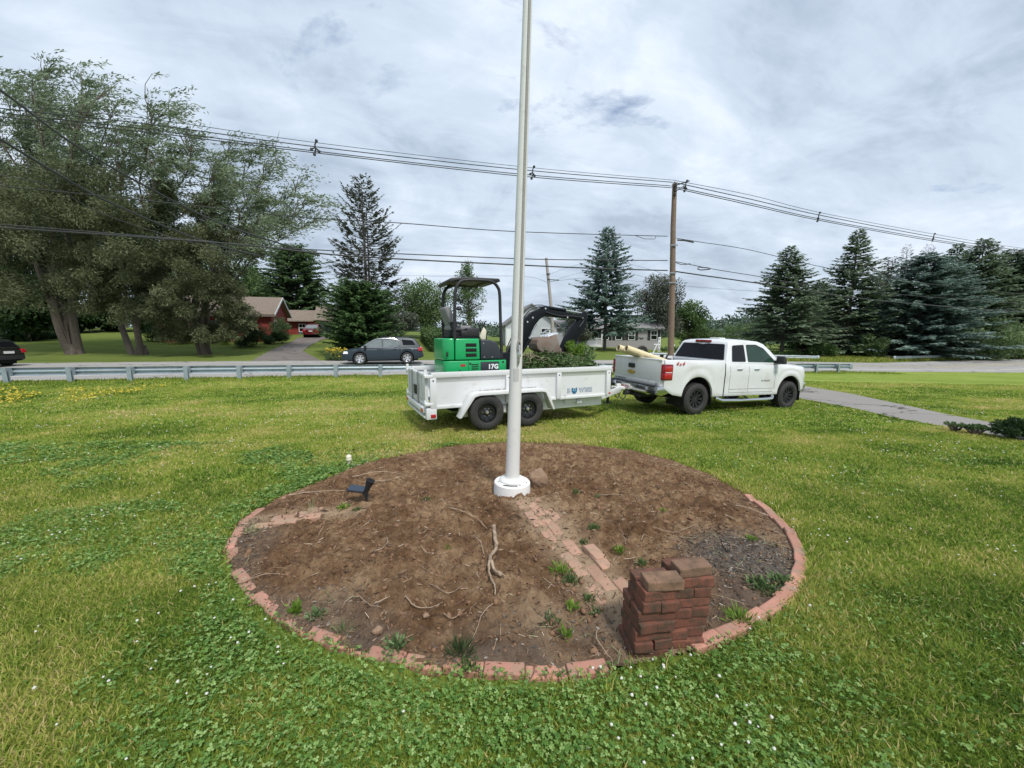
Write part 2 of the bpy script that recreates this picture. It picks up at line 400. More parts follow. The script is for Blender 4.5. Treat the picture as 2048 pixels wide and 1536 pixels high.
RING = [(-2.63, 3.5), (-2.42, 3.05), (-2.07, 2.64), (-1.78, 2.4), (-1.51, 2.21), (-1.26, 2.06), (-0.97, 1.95), (-0.71, 1.86), (-0.43, 1.8), (-0.16, 1.76), (0.09, 1.74), (0.35, 1.75), (0.59, 1.79), (1.03, 1.9), (1.32, 2.01), (1.6, 2.17), (1.91, 2.38), (2.18, 2.65), (2.37, 2.93), (2.53, 3.28), (2.63, 3.71), (2.67, 4.2), (2.62, 4.92), (2.4, 5.6), (1.97, 6.15), (1.1, 6.52), (0.05, 6.62), (-0.89, 6.41), (-1.61, 5.86), (-2.1, 5.19), (-2.42, 4.54), (-2.6, 4.05)]
DRIVE = [(9.32, 7.15), (9.44, 7.73), (9.48, 9.21), (9.95, 11.14), (9.98, 13.15), (9.6, 16.0), (8.6, 23.2), (14.6, 24.7), (13.6, 19.2), (13.3, 17.15), (13.12, 14.76), (12.19, 11.9), (11.36, 9.79), (11.01, 8.48), (10.9, 7.0), (10.9, 4.5), (11.2, -12), (9.2, -12), (9.2, 4.5)]
FDRIVE = [(-17.5, 25.85), (-13.4, 26.95), (-15.2, 29.2), (-17.3, 31.9), (-19.2, 37.0), (-20.7, 42.3), (-20.6, 45.0), (-21.0, 49.9), (-24.7, 48.6), (-24.0, 43.4), (-22.95, 41.0), (-21.4, 36.4), (-19.7, 31.35), (-18.3, 27.8)]
def Gl(x, y):
    """lawn height: carved a little under roads and the bed"""
    z = Gv(x, y); n = -.259 * x + .966 * y
    z = z + .03 * (fbm(x * .35, y * .35, 5) - .5) * np.clip((np.hypot(x, y - 4) - 3) / 4, 0, 1) * ((n < 18) | (n > 30.5))
    dip = ((n > 19.9) & (n < 29.3)) | inpoly(x, y, DRIVE) | inpoly(x, y, FDRIVE)
    z = np.where(dip, z - .06, z)
    return np.where(inpoly(x, y, RING), z - .05, z)
def grid(name, xs, ys, zf, mat, parent=None, mask=None):
    X, Y = np.meshgrid(xs, ys); Z = zf(X, Y); nx, ny = len(xs), len(ys)
    V = np.stack([X, Y, Z], -1).reshape(-1, 3)
    I = np.arange(nx * ny).reshape(ny, nx)
    F = np.stack([I[:-1, :-1], I[:-1, 1:], I[1:, 1:], I[1:, :-1]], -1).reshape(-1, 4)
    if mask is not None:
        c = V[F].mean(1); F = F[mask(c[:, 0], c[:, 1])]
    return npmesh(name, V, F, mat, parent=parent, smooth=True)

# ---------------- ground materials ----------------
def pos():
    return N('ShaderNodeNewGeometry').outputs['Position']
m_lawn, b = newmat('lawn_soil_and_turf')
p = pos()
g1 = NOISE(p, .35, 5, .6); g2 = NOISE(p, 2.3, 6, .7); g3 = NOISE(p, 26, 6, .75); g4 = NOISE(p, .9, 4, .6, .6)
mow = MAPN(p, rot=(0, 0, R_(-16)), scale=(.045, .9, 1)); mw = NOISE(mow, 1.15, 5, .6, .4)
mw2 = NOISE(MAPN(p, rot=(0, 0, R_(-13)), scale=(.12, 2.4, 1)), 1.0, 4, .65, .3)
mix1 = M_('ADD', M_('MULTIPLY', g2, .3), M_('ADD', M_('MULTIPLY', g1, .18), M_('ADD', M_('MULTIPLY', mw, .3), M_('MULTIPLY', mw2, .22))))
c = RAMP(mix1, [(.32, (.13, .2, .025)), (.42, (.22, .3, .045)), (.5, (.29, .38, .065)), (.58, (.40, .45, .11)), (.68, (.5, .47, .17))])
c = MIX(M_('MULTIPLY', g3, .55), c, (.05, .075, .018))
wh = M_('GREATER_THAN', NOISE(p, 38, 2, .5), .74)
c = MIX(M_('MULTIPLY', wh, M_('GREATER_THAN', g4, .52)), c, (.5, .52, .38))
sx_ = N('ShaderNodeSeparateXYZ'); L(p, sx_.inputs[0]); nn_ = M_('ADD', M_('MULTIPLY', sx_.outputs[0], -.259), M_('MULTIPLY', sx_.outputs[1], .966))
far_shade = M_('MULTIPLY', M_('GREATER_THAN', nn_, 27.0), .8)
c = MIX(far_shade, c, MIX(mw, (.06, .1, .02), (.17, .2, .055)))  # lawn across the road: greener, with the trees' shade mixed into its colour
setb(b, Base_Color=c, Roughness=.95, Specular_IOR_Level=.1)
bump(b, M_('ADD', g3, NOISE(p, 9, 5, .7)), .9, .05)
def asphalt(name, base, stain, lines=False):
    m, b = newmat(name); p = pos()
    n1 = NOISE(p, .5, 7, .65); n2 = NOISE(p, 55, 4, .8); n3 = NOISE(MAPN(p, rot=(0, 0, R_(-15)), scale=(.06, 1.1, 1)), 1.2, 5, .6)
    c = MIX(n1, tuple(x * .82 for x in base), tuple(x * 1.15 for x in base))
    c = MIX(M_('MULTIPLY', n2, .5), c, tuple(x * .6 for x in base))
    c = MIX(M_('MULTIPLY', M_('SUBTRACT', n3, .5), 1.6, clamp=True), c, stain)
    v = N('ShaderNodeTexVoronoi', feature='DISTANCE_TO_EDGE'); v.inputs['Scale'].default_value = .42
    d = N('ShaderNodeVectorMath', operation='ADD'); nn = N('ShaderNodeTexNoise'); nn.inputs['Scale'].default_value = 1.6; nn.inputs['Detail'].default_value = 6
    L(p, nn.inputs[0]); sv = N('ShaderNodeVectorMath', operation='SCALE'); L(nn.outputs[1], sv.inputs[0]); sv.inputs[3].default_value = 1.2
    L(p, d.inputs[0]); L(sv.outputs[0], d.inputs[1]); L(d.outputs[0], v.inputs[0])
    ck = M_('LESS_THAN', v.outputs['Distance'], .014)
    ck = M_('MULTIPLY', ck, M_('GREATER_THAN', NOISE(p, .35, 3), .47))
    c = MIX(ck, c, tuple(x * .3 for x in base))
    setb(b, Base_Color=c, Roughness=.93, Specular_IOR_Level=.2); bump(b, n2, .4, .01)
    return m
m_road = asphalt('road_asphalt', (.37, .355, .335), (.3, .285, .27))
m_drive = asphalt('driveway_asphalt', (.29, .272, .25), (.41, .39, .36))
m_fdrive = asphalt('far_driveway_asphalt', (.2, .175, .16), (.36, .33, .29))
m_paint = mat('road_paint', (.7, .7, .66), .8, var=.15, dirt=(.35, .34, .32), dsc=6, dth=.5)
m_yell = mat('yellow_road_paint', (.55, .42, .12), .8, var=.15, dirt=(.35, .33, .28), dsc=6, dth=.5)
m_soil, b = newmat('garden_soil_brown')
p = pos()
s1 = NOISE(p, 1.5, 6, .6); s2 = NOISE(p, 9, 8, .72); s3 = NOISE(p, 70, 6, .8)
c = RAMP(M_('ADD', M_('MULTIPLY', s1, .45), M_('MULTIPLY', s2, .55)), [(.33, (.06, .032, .016)), (.42, (.155, .086, .044)), (.5, (.25, .15, .082)), (.6, (.42, .285, .165))])
c = MIX(M_('MULTIPLY', M_('SUBTRACT', s3, .3), 1.1, clamp=True), c, (.045, .026, .016))
ba = N('ShaderNodeAttribute'); ba.attribute_name = 'zone'
sp = N('ShaderNodeSeparateColor'); L(ba.outputs['Color'], sp.inputs[0])
c = MIX(sp.outputs[0], c, MIX(s2, (.085, .068, .055), (.23, .19, .155)))          # grey mulch near the rim
c = MIX(sp.outputs[1], c, MIX(s2, (.28, .19, .12), (.56, .41, .27)))            # pale sandy path soil
setb(b, Base_Color=c, Roughness=.97, Specular_IOR_Level=.1); bump(b, M_('ADD', s2, s3), .9, .025)

# ---------------- lawn, road, driveways, bed ----------------
def warp(a, b, fine, coarse, centre, grow=1.06):
    out = [centre]; s = fine; x = centre
    while x < b: x += s; s = min(s * grow, coarse); out.append(x)
    s = fine; x = centre
    while x > a: x -= s; s = min(s * grow, coarse); out.insert(0, x)
    return np.array(out)
def hill_z(x, y):
    z = Gl(x, y); r = np.hypot(x, y)
    return z
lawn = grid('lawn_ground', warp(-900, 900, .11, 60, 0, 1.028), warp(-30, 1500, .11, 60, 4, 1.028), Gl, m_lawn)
tag(lawn, kind='structure')
ts = np.arange(-140, 170, .8)
def road_strip(name, n0, n1, dz, mat, t0=-140, t1=170, step=.8, nn=9):
    ts = np.arange(t0, t1 + .01, step); ns = np.linspace(n0, n1, nn); T, NN = np.meshgrid(ts, ns)
    X, Y = road_xy(T, NN); Z = Gv(X, Y) + dz
    V = np.stack([X, Y, Z], -1).reshape(-1, 3); I = np.arange(len(ts) * nn).reshape(nn, len(ts))
    F = np.stack([I[:-1, :-1], I[:-1, 1:], I[1:, 1:], I[1:, :-1]], -1).reshape(-1, 4)
    return V, F
V, F = road_strip('road', 19.5, 29.5, .0, m_road); tag(npmesh('road', V, F, m_road, smooth=True), kind='structure')
V, F = road_strip('m', 21.2, 21.35, .006, m_paint, nn=2); V2, F2 = road_strip('m', 28.0, 28.15, .006, m_paint, nn=2)
tag(npmesh('road_edge_lines', np.vstack([V, V2]), np.vstack([F, F2 + len(V)]), m_paint), kind='structure')
V, F = road_strip('m', 24.5, 24.62, .006, m_yell, nn=2); V2, F2 = road_strip('m', 24.75, 24.87, .006, m_yell, nn=2)
tag(npmesh('road_centre_lines', np.vstack([V, V2]), np.vstack([F, F2 + len(V)]), m_yell), kind='structure')
def polysheet(name, poly, dz, mat, step=.25):
    xs = [q[0] for q in poly]; ys = [q[1] for q in poly]
    bm = bmesh.new(); vs = [bm.verts.new((q[0], q[1], 0)) for q in poly]; bm.faces.new(vs)
    bmesh.ops.triangulate(bm, faces=bm.faces)
    for ax, lo, hi in ((0, min(xs), max(xs)), (1, min(ys), max(ys))):
        k = lo + step
        while k < hi:
            no = (1, 0, 0) if ax == 0 else (0, 1, 0); co = (k, 0, 0) if ax == 0 else (0, k, 0)
            bmesh.ops.bisect_plane(bm, geom=bm.verts[:] + bm.edges[:] + bm.faces[:], plane_co=co, plane_no=no); k += step
    for v in bm.verts: v.co.z = G(v.co.x, v.co.y) + dz
    bmesh.ops.recalc_face_normals(bm, faces=bm.faces)
    me = bpy.data.meshes.new(name); bm.to_mesh(me); bm.free(); me.materials.append(mat)
    if me.polygons[0].normal.z < 0: me.flip_normals()
    return tag(link(bpy.data.objects.new(name, me)), kind='structure')
polysheet('driveway', DRIVE, .004, m_drive, .5)
polysheet('far_driveway', FDRIVE, .008, m_fdrive, .8)

PATH_A, PATH_B = np.array([.16, 3.98]), np.array([.82, 1.95])      # path centre line
def bed_zones(x, y):
    cx, cy = 0, 4.17; r = np.hypot(x / 2.65, (y - cy) / 2.44)
    rim = np.clip((r - .885 + .2 * (fbm(x * 1.9, y * 1.9, 3) - .5) * 2) / .12, 0, 1) * np.clip(.35 + 1.3 * (fbm(x * 6, y * 6, 17) - .2), 0, 1)
    rim = rim * np.clip((4.1 - y) / .5, 0, 1) * .6
    dk = (np.clip(1 - np.hypot((x - 1.85) / .62, (y - 2.8) / .5), 0, 1) * 1.5 * (.5 + fbm(x * 5, y * 5, 27))).clip(0, 1)
    rim = np.maximum(rim, dk)
    d = PATH_B - PATH_A; l = np.hypot(*d); d = d / l; rx, ry = x - PATH_A[0], y - PATH_A[1]
    al = rx * d[0] + ry * d[1]; ac = -rx * d[1] + ry * d[0]
    path = np.clip(1.15 - np.abs(ac + .02) / .27 + .5 * (fbm(x * 3, y * 3, 8) - .5), 0, 1) * (al > -.05) * (al < 2.4)
    left = np.clip(1.1 - np.abs((y - 3.62) - .12 * (x + 2)) / .16, 0, 1) * (x < -1.45)
    sand = np.clip(1 - np.hypot((x - .2) / .35, (y - 2.15) / .25), 0, 1) * .7
    return rim, np.maximum(np.maximum(path, left * .9), sand)
def soil_h(x, y):
    r = np.hypot(x / 2.65, (y - 4.17) / 2.44)
    rim, path = bed_zones(x, y)
    h = .022 * np.clip((1 - r) * 5, 0, 1)
    clod = np.abs(fbm(x * 5.5, y * 5.5, 21, 5, .6) - .5) * .20 + (fbm(x * 1.4, y * 1.4, 31, 3) - .5) * .09 + (fbm(x * 24, y * 24, 41, 3, .7) - .5) * .06
    hole = -.07 * np.exp(-(((x + .38) / .3) ** 2 + ((y - 3.35) / .16) ** 2)) + .04 * np.exp(-(((x + .6) / .5) ** 2 + ((y - 3.0) / .2) ** 2))
    return h + (clod + hole) * np.clip((1 - r) * 7, 0.08, 1) * (1 - .75 * np.maximum(path, rim * .7))
xs = np.arange(-2.72, 2.75, .017); ys = np.concatenate([np.arange(1.65, 4.6, .017), np.arange(4.6, 6.72, .027)])
bed = grid('garden_bed_soil', xs, ys, lambda x, y: Gv(x, y) + soil_h(x, y), m_soil, mask=lambda x, y: inpoly(x, y, RING))
me = bed.data; co = np.empty(len(me.vertices) * 3, np.float32); me.vertices.foreach_get('co', co); co = co.reshape(-1, 3)
rim, pth = bed_zones(co[:, 0], co[:, 1]); ca = me.attributes.new('zone', 'FLOAT_COLOR', 'POINT')
ca.data.foreach_set('color', np.stack([rim, pth, rim * 0, rim * 0 + 1], -1).astype(np.float32).ravel())
tag(bed, kind='structure')
def bedz(x, y): return float(Gv(x, y) + soil_h(np.float64(x), np.float64(y)))
def surfz(x, y): return bedz(x, y) if bool(inpoly(np.array(x), np.array(y), RING)) else G(x, y)

# ---------------- houses ----------------
def window(parent, x, z, w_, h_, y, shutters=True, part='window'):
    """window on a wall whose face is the plane Y = y, facing -Y"""
    f = MB(); t = .07
    f.box(x - w_ / 2, x - w_ / 2 + t, y - .05, y + .02, z, z + h_); f.box(x + w_ / 2 - t, x + w_ / 2, y - .05, y + .02, z, z + h_)
    f.box(x - w_ / 2 + t, x + w_ / 2 - t, y - .045, y + .02, z, z + t); f.box(x - w_ / 2 + t, x + w_ / 2 - t, y - .045, y + .02, z + h_ - t, z + h_)
    f.box(x - w_ / 2 + t, x + w_ / 2 - t, y - .042, y + .02, z + h_ / 2 - .03, z + h_ / 2 + .03)
    f.box(x - .015, x + .015, y - .04, y + .02, z + h_ / 2 + .03, z + h_ - t)
    o = f.build(part, trim_white, parent)
    MB().box(x - w_ / 2 + t, x + w_ / 2 - t, y - .02, y + .015, z + t, z + h_ - t).build('pane', glass_dark, o)
    if shutters:
        for s in (-1, 1):
            q = MB(); cx = x + s * (w_ / 2 + .22)
            q.box(cx - .2, cx + .2, y - .035, y + .02, z - .03, z + h_ + .03)
            for k in range(8): q.box(cx - .16, cx + .16, y - .05, y - .035, z + .06 + k * h_ / 8.3, z + .1 + k * h_ / 8.3)
            q.build('shutter', shutter, parent)
    return o
def gable_house(root, x0, x1, y0, y1, h, rise, wall_m, roof_m, over=.35, ridge='X', name='wall', base=-1.0):
    wl = MB(); xm, ym = (x0 + x1) / 2, (y0 + y1) / 2
    if ridge == 'X': wl.prism([(y0, base), (y1, base), (y1, h), (ym, h + rise), (y0, h)], x0, x1, plane='YZ')
    else: wl.prism([(x0, base), (x1, base), (x1, h), (xm, h + rise), (x0, h)], y0, y1, plane='XZ')
    wl.build('wall', wall_m, root, smooth=10)
    rf = MB(); th = .14; o = over
    if ridge == 'X':
        sl = rise / (ym - y0); z0 = h - o * sl
        rf.prism([(y0 - o, z0), (ym, h + rise), (y1 + o, z0), (y1 + o, z0 + th), (ym, h + rise + th), (y0 - o, z0 + th)], x0 - o, x1 + o, plane='YZ')
    else:
        sl = rise / (xm - x0); z0 = h - o * sl
        rf.prism([(x0 - o, z0), (xm, h + rise), (x1 + o, z0), (x1 + o, z0 + th), (xm, h + rise + th), (x0 - o, z0 + th)], y0 - o, y1 + o, plane='XZ')
    r = rf.build('roof', roof_m, root, smooth=10)
    return r, (z0 if ridge == 'X' else z0)
# red house: main wing, local X runs along the front wall (right end = gable), Y into the house
hg = G(-23.75, 38.5)
hr = thing('red_house', 'low red shingled house with brown roofs and teal garage door behind the willows', 'house', (-23.75, 38.5, hg), (0, 0, R_(20)))
r, _ = gable_house(hr, -9.0, 0, 0, 8, 2.75, 1.75, siding_red, roof_brown, over=.4, ridge='X')
tr = MB()
for s in (0, 1):
    ya, yb = (-.4, 4.0) if s == 0 else (8.4, 4.0)
    tr.bar((.42, ya, 2.6), (.42, yb, 4.54), .05, .2)
tr.build('rake_board', house_white, hr)
MB().box(-9.3, .4, -.46, -.41, 2.45, 2.65).build('gutter', mat('dull_brown_gutter', (.16, .13, .11), .7), hr)
window(hr, -2.6, 1.0, 1.5, 1.2, 0, False); window(hr, -7.2, 1.0, 1.1, 1.2, 0, False)
pw = MB(); pw.box(-5.3, -4.3, -.04, .02, 0, 2.05); d_ = pw.build('door', teal_door, hr); MB().lathe([(.0, 0), (.03, .0), (.035, -.05), (0, -.06)], (-4.42, -.05, 1.0), 'Y', 10).build('handle', silver, d_)
# gable end window (faces +X)
gw = MB(); gw.box(0, .05, 1.0, 1.08, .95, 2.15).box(0, .05, 1.92, 2.0, .95, 2.15).box(0, .048, 1.08, 1.92, .95, 1.03).box(0, .048, 1.08, 1.92, 2.07, 2.15).box(0, .045, 1.08, 1.92, 1.5, 1.56)
wo = gw.build('window', trim_white, hr); MB().box(-.02, .02, 1.08, 1.92, 1.03, 2.07).build('pane', glass_dark, wo)
# garage and breezeway
q = MB(); q.prism([(9.6, -1), (16, -1), (16, 2.45), (12.8, 4.1), (9.6, 2.45)], 2.9, 10.5, plane='YZ'); q.build('wall', siding_red, hr, smooth=10)
q = MB(); q.prism([(9.9, -1), (15, -1), (15, 2.4), (12.6, 3.6), (9.9, 2.4)], -2.0, 2.9, plane='YZ'); q.build('wall', siding_red, hr, smooth=10)
q = MB(); q.prism([(9.15, 2.3), (12.8, 4.1), (16.4, 2.3), (16.4, 2.44), (12.8, 4.26), (9.15, 2.44)], 2.6, 10.9, plane='YZ'); q.build('roof', roof_brown, hr, smooth=10)
q = MB(); q.prism([(9.3, 2.2), (12.6, 3.6), (15.4, 2.2), (15.4, 2.32), (12.6, 3.74), (9.3, 2.32)], -2.2, 2.58, plane='YZ'); q.build('roof', roof_brown, hr, smooth=10)
q = MB(); q.box(3.4, 6.5, 9.52, 9.62, -.3, 2.2); gd = q.build('garage_door', teal_door, hr)
for i in range(4): MB().box(3.55 + i * .75, 4.15 + i * .75, 9.49, 9.53, 1.25, 1.6).build('pane', glass_dark, gd)
q = MB(); q.box(3.25, 3.4, 9.5, 9.62, -.3, 2.35).box(6.5, 6.65, 9.5, 9.62, -.3, 2.35).box(3.4, 6.5, 9.5, 9.62, 2.2, 2.35); q.build('door_frame', teal_door, hr)
q = MB(); q.box(.8, 1.7, 9.82, 9.92, -.3, 2.0); d_ = q.build('door', teal_door, hr)
o = window(hr, 1.25, .95, .8, 1.0, 9.82, False)
# grey house
hg = G(13.3, 56.5)
hb = thing('grey_house', 'long low grey sided house with black shutters behind the spruce', 'house', (15.5, 56.0, hg), (0, 0, R_(-3)))
gable_house(hb, -5.6, 5.9, 0, 8, 2.7, 1.9, siding_grey, roof_grey, over=.4, ridge='X')
for x in (-2.0, -.1, 1.75, 4.9): window(hb, x, 1.0, .95, 1.35, 0, True)
q = MB(); q.box(-4.6, -3.2, -.05, .02, .1, 2.3); d_ = q.build('door', trim_white, hb); MB().box(-4.4, -3.4, -.08, -.04, .9, 2.15).build('pane', glass_light, d_)
q = MB()
for i in range(14): q.box(-4.9 + i * .15, -4.85 + i * .15, -1.5, -1.45, .35, 1.2)
q.box(-4.95, -2.8, -1.53, -1.42, 1.2, 1.28).box(-4.95, -2.8, -1.53, -1.42, .28, .35)
for x in (-4.95, -2.85): q.box(x, x + .1, -1.55, -1.4, 0, 2.5)
q.build('porch_railing', trim_white, hb)
MB().box(-5.0, -2.7, -1.6, 0, -.6, .25).build('porch_floor', trim_white, hb)
MB().box(-5.2, -2.5, -1.7, -.02, 2.5, 2.62).build('porch_roof', roof_grey, hb)
# pale building behind the excavator
hg = G(2.4, 46)
hw = thing('pale_building', 'white building with a grey gable roof seen behind the excavator boom', 'building', (2.6, 45.5, hg), (0, 0, R_(6)))
gable_house(hw, -3.4, 2.7, 0, 7.5, 2.6, 2.3, siding_pale, roof_grey, over=.3, ridge='Y')
window(hw, 1.3, 1.1, 1.0, 1.1, 0, False); window(hw, -.7, 1.1, 1.0, 1.1, 0, False)
MB().box(-3.3, -1.6, -.06, .02, -.2, 2.1).build('garage_door', trim_white, hw)
q = MB(); q.box(2.7, 6.0, 1.5, 6.5, -.6, 2.3); q.build('wall', siding_pale, hw)
q = MB(); q.prism([(1.2, 2.15), (4.0, 3.1), (6.8, 2.15), (6.8, 2.27), (4.0, 3.24), (1.2, 2.27)], 2.72, 6.3, plane='YZ'); q.build('roof', roof_grey, hw, smooth=10)
window(hw, 4.4, 1.0, 1.0, 1.1, 1.5, False)

# ---------------- guardrails ----------------
WPROF = [(0, .155), (.02, .15), (.075, .118), (.082, .085), (.075, .06), (.02, .03), (.012, 0), (.02, -.03), (.075, -.06), (.082, -.085), (.075, -.118), (.02, -.15), (0, -.155)]
def guardrail(label, pts, face, post_every, name='guardrail', m=galv, flare=None, group=None, rail_side=1, zoff=0.0):
    """pts: (x,y) line; face = unit vector towards the road"""
    x0, y0 = pts[0]; rt = thing(name, label, 'guardrail', (x0, y0, G(x0, y0)), group=group)
    off = rt.location; fx, fy = face
    P = [Vector((x, y, G(x, y) + .41 + zoff)) for x, y in pts]
    rb = MB(off); b = 0; V = []; Fs = []
    n = len(WPROF)
    for p in P:
        for d, h in WPROF: V.append((p.x + fx * (d + .1), p.y + fy * (d + .1), p.z + h))
    for i in range(len(P) - 1):
        for j in range(n - 1): Fs.append((i * n + j, i * n + j + 1, (i + 1) * n + j + 1, (i + 1) * n + j))
    rb.add(V, Fs)
    # thickness: back sheet
    V2 = [(x - fx * .006, y - fy * .006, z) for x, y, z in V]; rb.add(V2, [f[::-1] for f in Fs])
    rb.build('rail', m, rt, recalc=False, smooth=70)
    # posts: I beams with an offset block
    tot = 0; nxt = .15
    for i in range(len(P) - 1):
        a, c = P[i], P[i + 1]; l = (c - a).length
        while nxt <= tot + l:
            p = a.lerp(c, (nxt - tot) / l); d = (c - a).normalized(); ux, uy = d.x, d.y; g = G(p.x, p.y)
            tl = random.uniform(-.01, .01)
            q = MB(off)
            def bx(du0, du1, df0, df1, z0, z1):
                vs = []
                for zz_ in (z0, z1):
                    for du, df in ((du0, df0), (du1, df0), (du1, df1), (du0, df1)):
                        vs.append((p.x + ux * (du + tl * (zz_ - z0)) + fx * df, p.y + uy * (du + tl * (zz_ - z0)) + fy * df, zz_))
                q.add(vs, [(0, 3, 2, 1), (4, 5, 6, 7), (0, 1, 5, 4), (1, 2, 6, 5), (2, 3, 7, 6), (3, 0, 4, 7)])
            bx(-.075, .075, -.11, -.1, g - .3, p.z + .17); bx(-.075, .075, -.0, .01, g - .3, p.z + .17); bx(-.006, .006, -.1, 0, g - .3, p.z + .168)
            q.build('post', m, rt)
            q = MB(off); bx(-.05, .1, .012, .098, p.z - .16, p.z + .16); q.build('block', m, rt)
            nxt += post_every
        tot += l
    if flare:
        for e in flare:
            p = P[e]; q = MB(off)
            d = (P[e] - P[e - 1 if e > 0 else 1]).normalized()
            a = [(0, .16), (.1, .2), (.28, .17), (.28, -.17), (.1, -.2), (0, -.16)]
            vs = [(p.x + d.x * u + fx * (.1 + k), p.y + d.y * u + fy * (.1 + k), p.z + h) for k in (.0, .1) for u, h in a]
            q.add(vs, [list(range(6))[::-1], [6 + i for i in range(6)]] + [(i, (i + 1) % 6, 6 + (i + 1) % 6, 6 + i) for i in range(6)])
            q.build('end_terminal', m, rt, bevel=.02)
    return rt
random.seed(4)
NEARN = 18.85
gl = [road_xy(t, NEARN) for t in np.arange(-20.5, 29.3, 1.0)]
guardrail('long weathered steel guardrail along the near edge of the road', gl, W_, 1.905, flare=[-1])
a_ = [road_xy(t, 30.6) for t in np.arange(34.0, 41.6, 1.0)]
guardrail('short pale guardrail beyond the road under the first right hand spruce', a_, (-W_[0], -W_[1]), 1.905, m=galv_far, flare=[0, -1], name='guardrail')
a_ = [road_xy(t, 30.6) for t in np.arange(52.5, 75, 1.0)]
guardrail('pale guardrail beyond the road running out at the right edge', a_, (-W_[0], -W_[1]), 1.905, m=galv_far, flare=[0], name='guardrail')
a_ = [road_xy(t, 30.8) for t in np.arange(20.6, 26, 1.0)]
guardrail('short pale guardrail beyond the road beside the utility pole', a_, (-W_[0], -W_[1]), 1.905, m=galv_far, name='guardrail')

# ---------------- utility poles and wires ----------------
PX, PY = 8.6, 21.0; PZ = G(PX, PY)
up = thing('utility_pole', 'tall brown wooden utility pole behind the pickup bed', 'utility pole', (PX, PY, PZ))
q = MB(up.location); q.tube([(PX + .10, PY, PZ - .5), (PX - .02, PY, PZ + 3), (PX - .10, PY, PZ + 5.5), (PX - .2, PY, PZ + 7.8), (PX - .24, PY, PZ + 9.9)], [.17, .158, .145, .13, .115], 14)
q.build('pole', wood_pole, up)
TOPZ = PZ + 9.82; PX -= .35
q = MB(up.location); q.bar((PX + .13, PY - .15, TOPZ - .05), (PX + .75, PY - .25, TOPZ + .12), .05, .05).tube([(PX + .13, PY - .1, TOPZ - .35), (PX + .5, PY - .2, TOPZ - .1), (PX + .7, PY - .2, TOPZ + .12)], .02, 6)
for k in range(3): q.lathe([(.0, 0), (.05, .02), (.07, .06), (.04, .1), (.06, .13), (.0, .17)], (PX + .08 - .0 * k, PY - .16, TOPZ - .15 - .22 * k), 'Z', 10)
q.build('top_bracket', wire_m, up)
q = MB(up.location)
for zc, s in ((TOPZ - 3.0, 1), (TOPZ - 4.4, 1), (TOPZ - 4.9, 1)): q.box(PX + .03, PX + .37, PY - .2, PY - .14, zc - .03, zc + .03)
q.build('bolt_bracket', steel_grey, up)
fx_, fz_ = 3.95, G(3.8, 39)
fp = thing('utility_pole', 'grey wooden utility pole leaning left above the excavator boom', 'utility pole', (4.2, 39, fz_))
q = MB(fp.location); q.tube([(4.25, 39, fz_ - .5), (3.95, 39, fz_ + 4), (3.35, 39, fz_ + 9.2)], [.19, .165, .13], 12); q.build('pole', wood_grey, fp)
q = MB(fp.location); q.tube([(3.48, 38.85, fz_ + 7.2), (3.8, 38.8, fz_ + 7.1), (4.6, 38.7, fz_ + 7.05)], .045, 6).box(3.35, 3.75, 38.8, 38.86, fz_ + 7.6, fz_ + 7.7); q.build('bracket', wire_m, fp)
def ray_plane(px, py, a, b):
    """point seen at (px,py) of the photograph on the vertical plane through ground points a and b"""
    u = (px - 1024) / 770; v = (py - 768) / 770; th = R_(7.84); S, C = math.sin(th), math.cos(th)
    d = Vector((u, C - v * S, -(S + v * C))); n = Vector((b[1] - a[1], a[0] - b[0], 0))
    s = n.dot(Vector((a[0], a[1], 0)) - Vector((0, 0, 1.65))) / n.dot(d)
    return Vector((0, 0, 1.65)) + d * s
PX += .35; LA, LB = (PX - .966 * 10, PY - .259 * 10), (PX, PY)       # left span: parallel to the road
RA, RB = (PX, PY), (48, 36)
def smooth_curve(ps, n=10):
    """Catmull-Rom through points"""
    out = []
    for i in range(len(ps) - 1):
        p0 = ps[max(i - 1, 0)]; p1 = ps[i]; p2 = ps[i + 1]; p3 = ps[min(i + 2, len(ps) - 1)]
        for k in range(n):
            t = k / n
            out.append(.5 * ((2 * p1) + (p2 - p0) * t + (2 * p0 - 5 * p1 + 4 * p2 - p3) * t * t + (3 * p1 - p0 - 3 * p2 + p3) * t ** 3))
    return out + [ps[-1]]
def wire(label, pts, r, cat='wire', group='overhead wires', name='overhead_wire', extra=None, m=None):
    q = MB(pts[0]); q.tube(smooth_curve([Vector(p) for p in pts], 8), r, 6, cap=False)
    if extra: extra(q)
    o = q.build(name, m or wire_m); o.location = pts[0]
    return tag(o, label, cat, group)
def lp(l, A=LA, B=LB, dy=0): return [ray_plane(x, y, A, B) + Vector((-.259 * dy, .966 * dy, 0)) for x, y in l]
LEFT = [('top thin wire of the bundle, left of the utility pole', [(-260, 166), (0, 208), (300, 238), (630, 285), (1040, 333), (1343, 360)], .010, 0),
        ('upper cable of the spacer bundle, left of the utility pole', [(-260, 180), (0, 219), (300, 251), (630, 295.5), (1040, 341), (1343, 366)], .017, -.1),
        ('middle cable of the spacer bundle, left of the utility pole', [(-260, 184), (0, 222), (300, 256), (630, 299.5), (1040, 346), (1343, 370)], .017, .12),
        ('lowest cable of the spacer bundle, left of the utility pole', [(-260, 200), (0, 233), (300, 265), (630, 305.5), (1040, 352), (1343, 375.5)], .017, 0)]
for lb, l, r, dy in LEFT: wire(lb, lp(l, dy=dy), r)
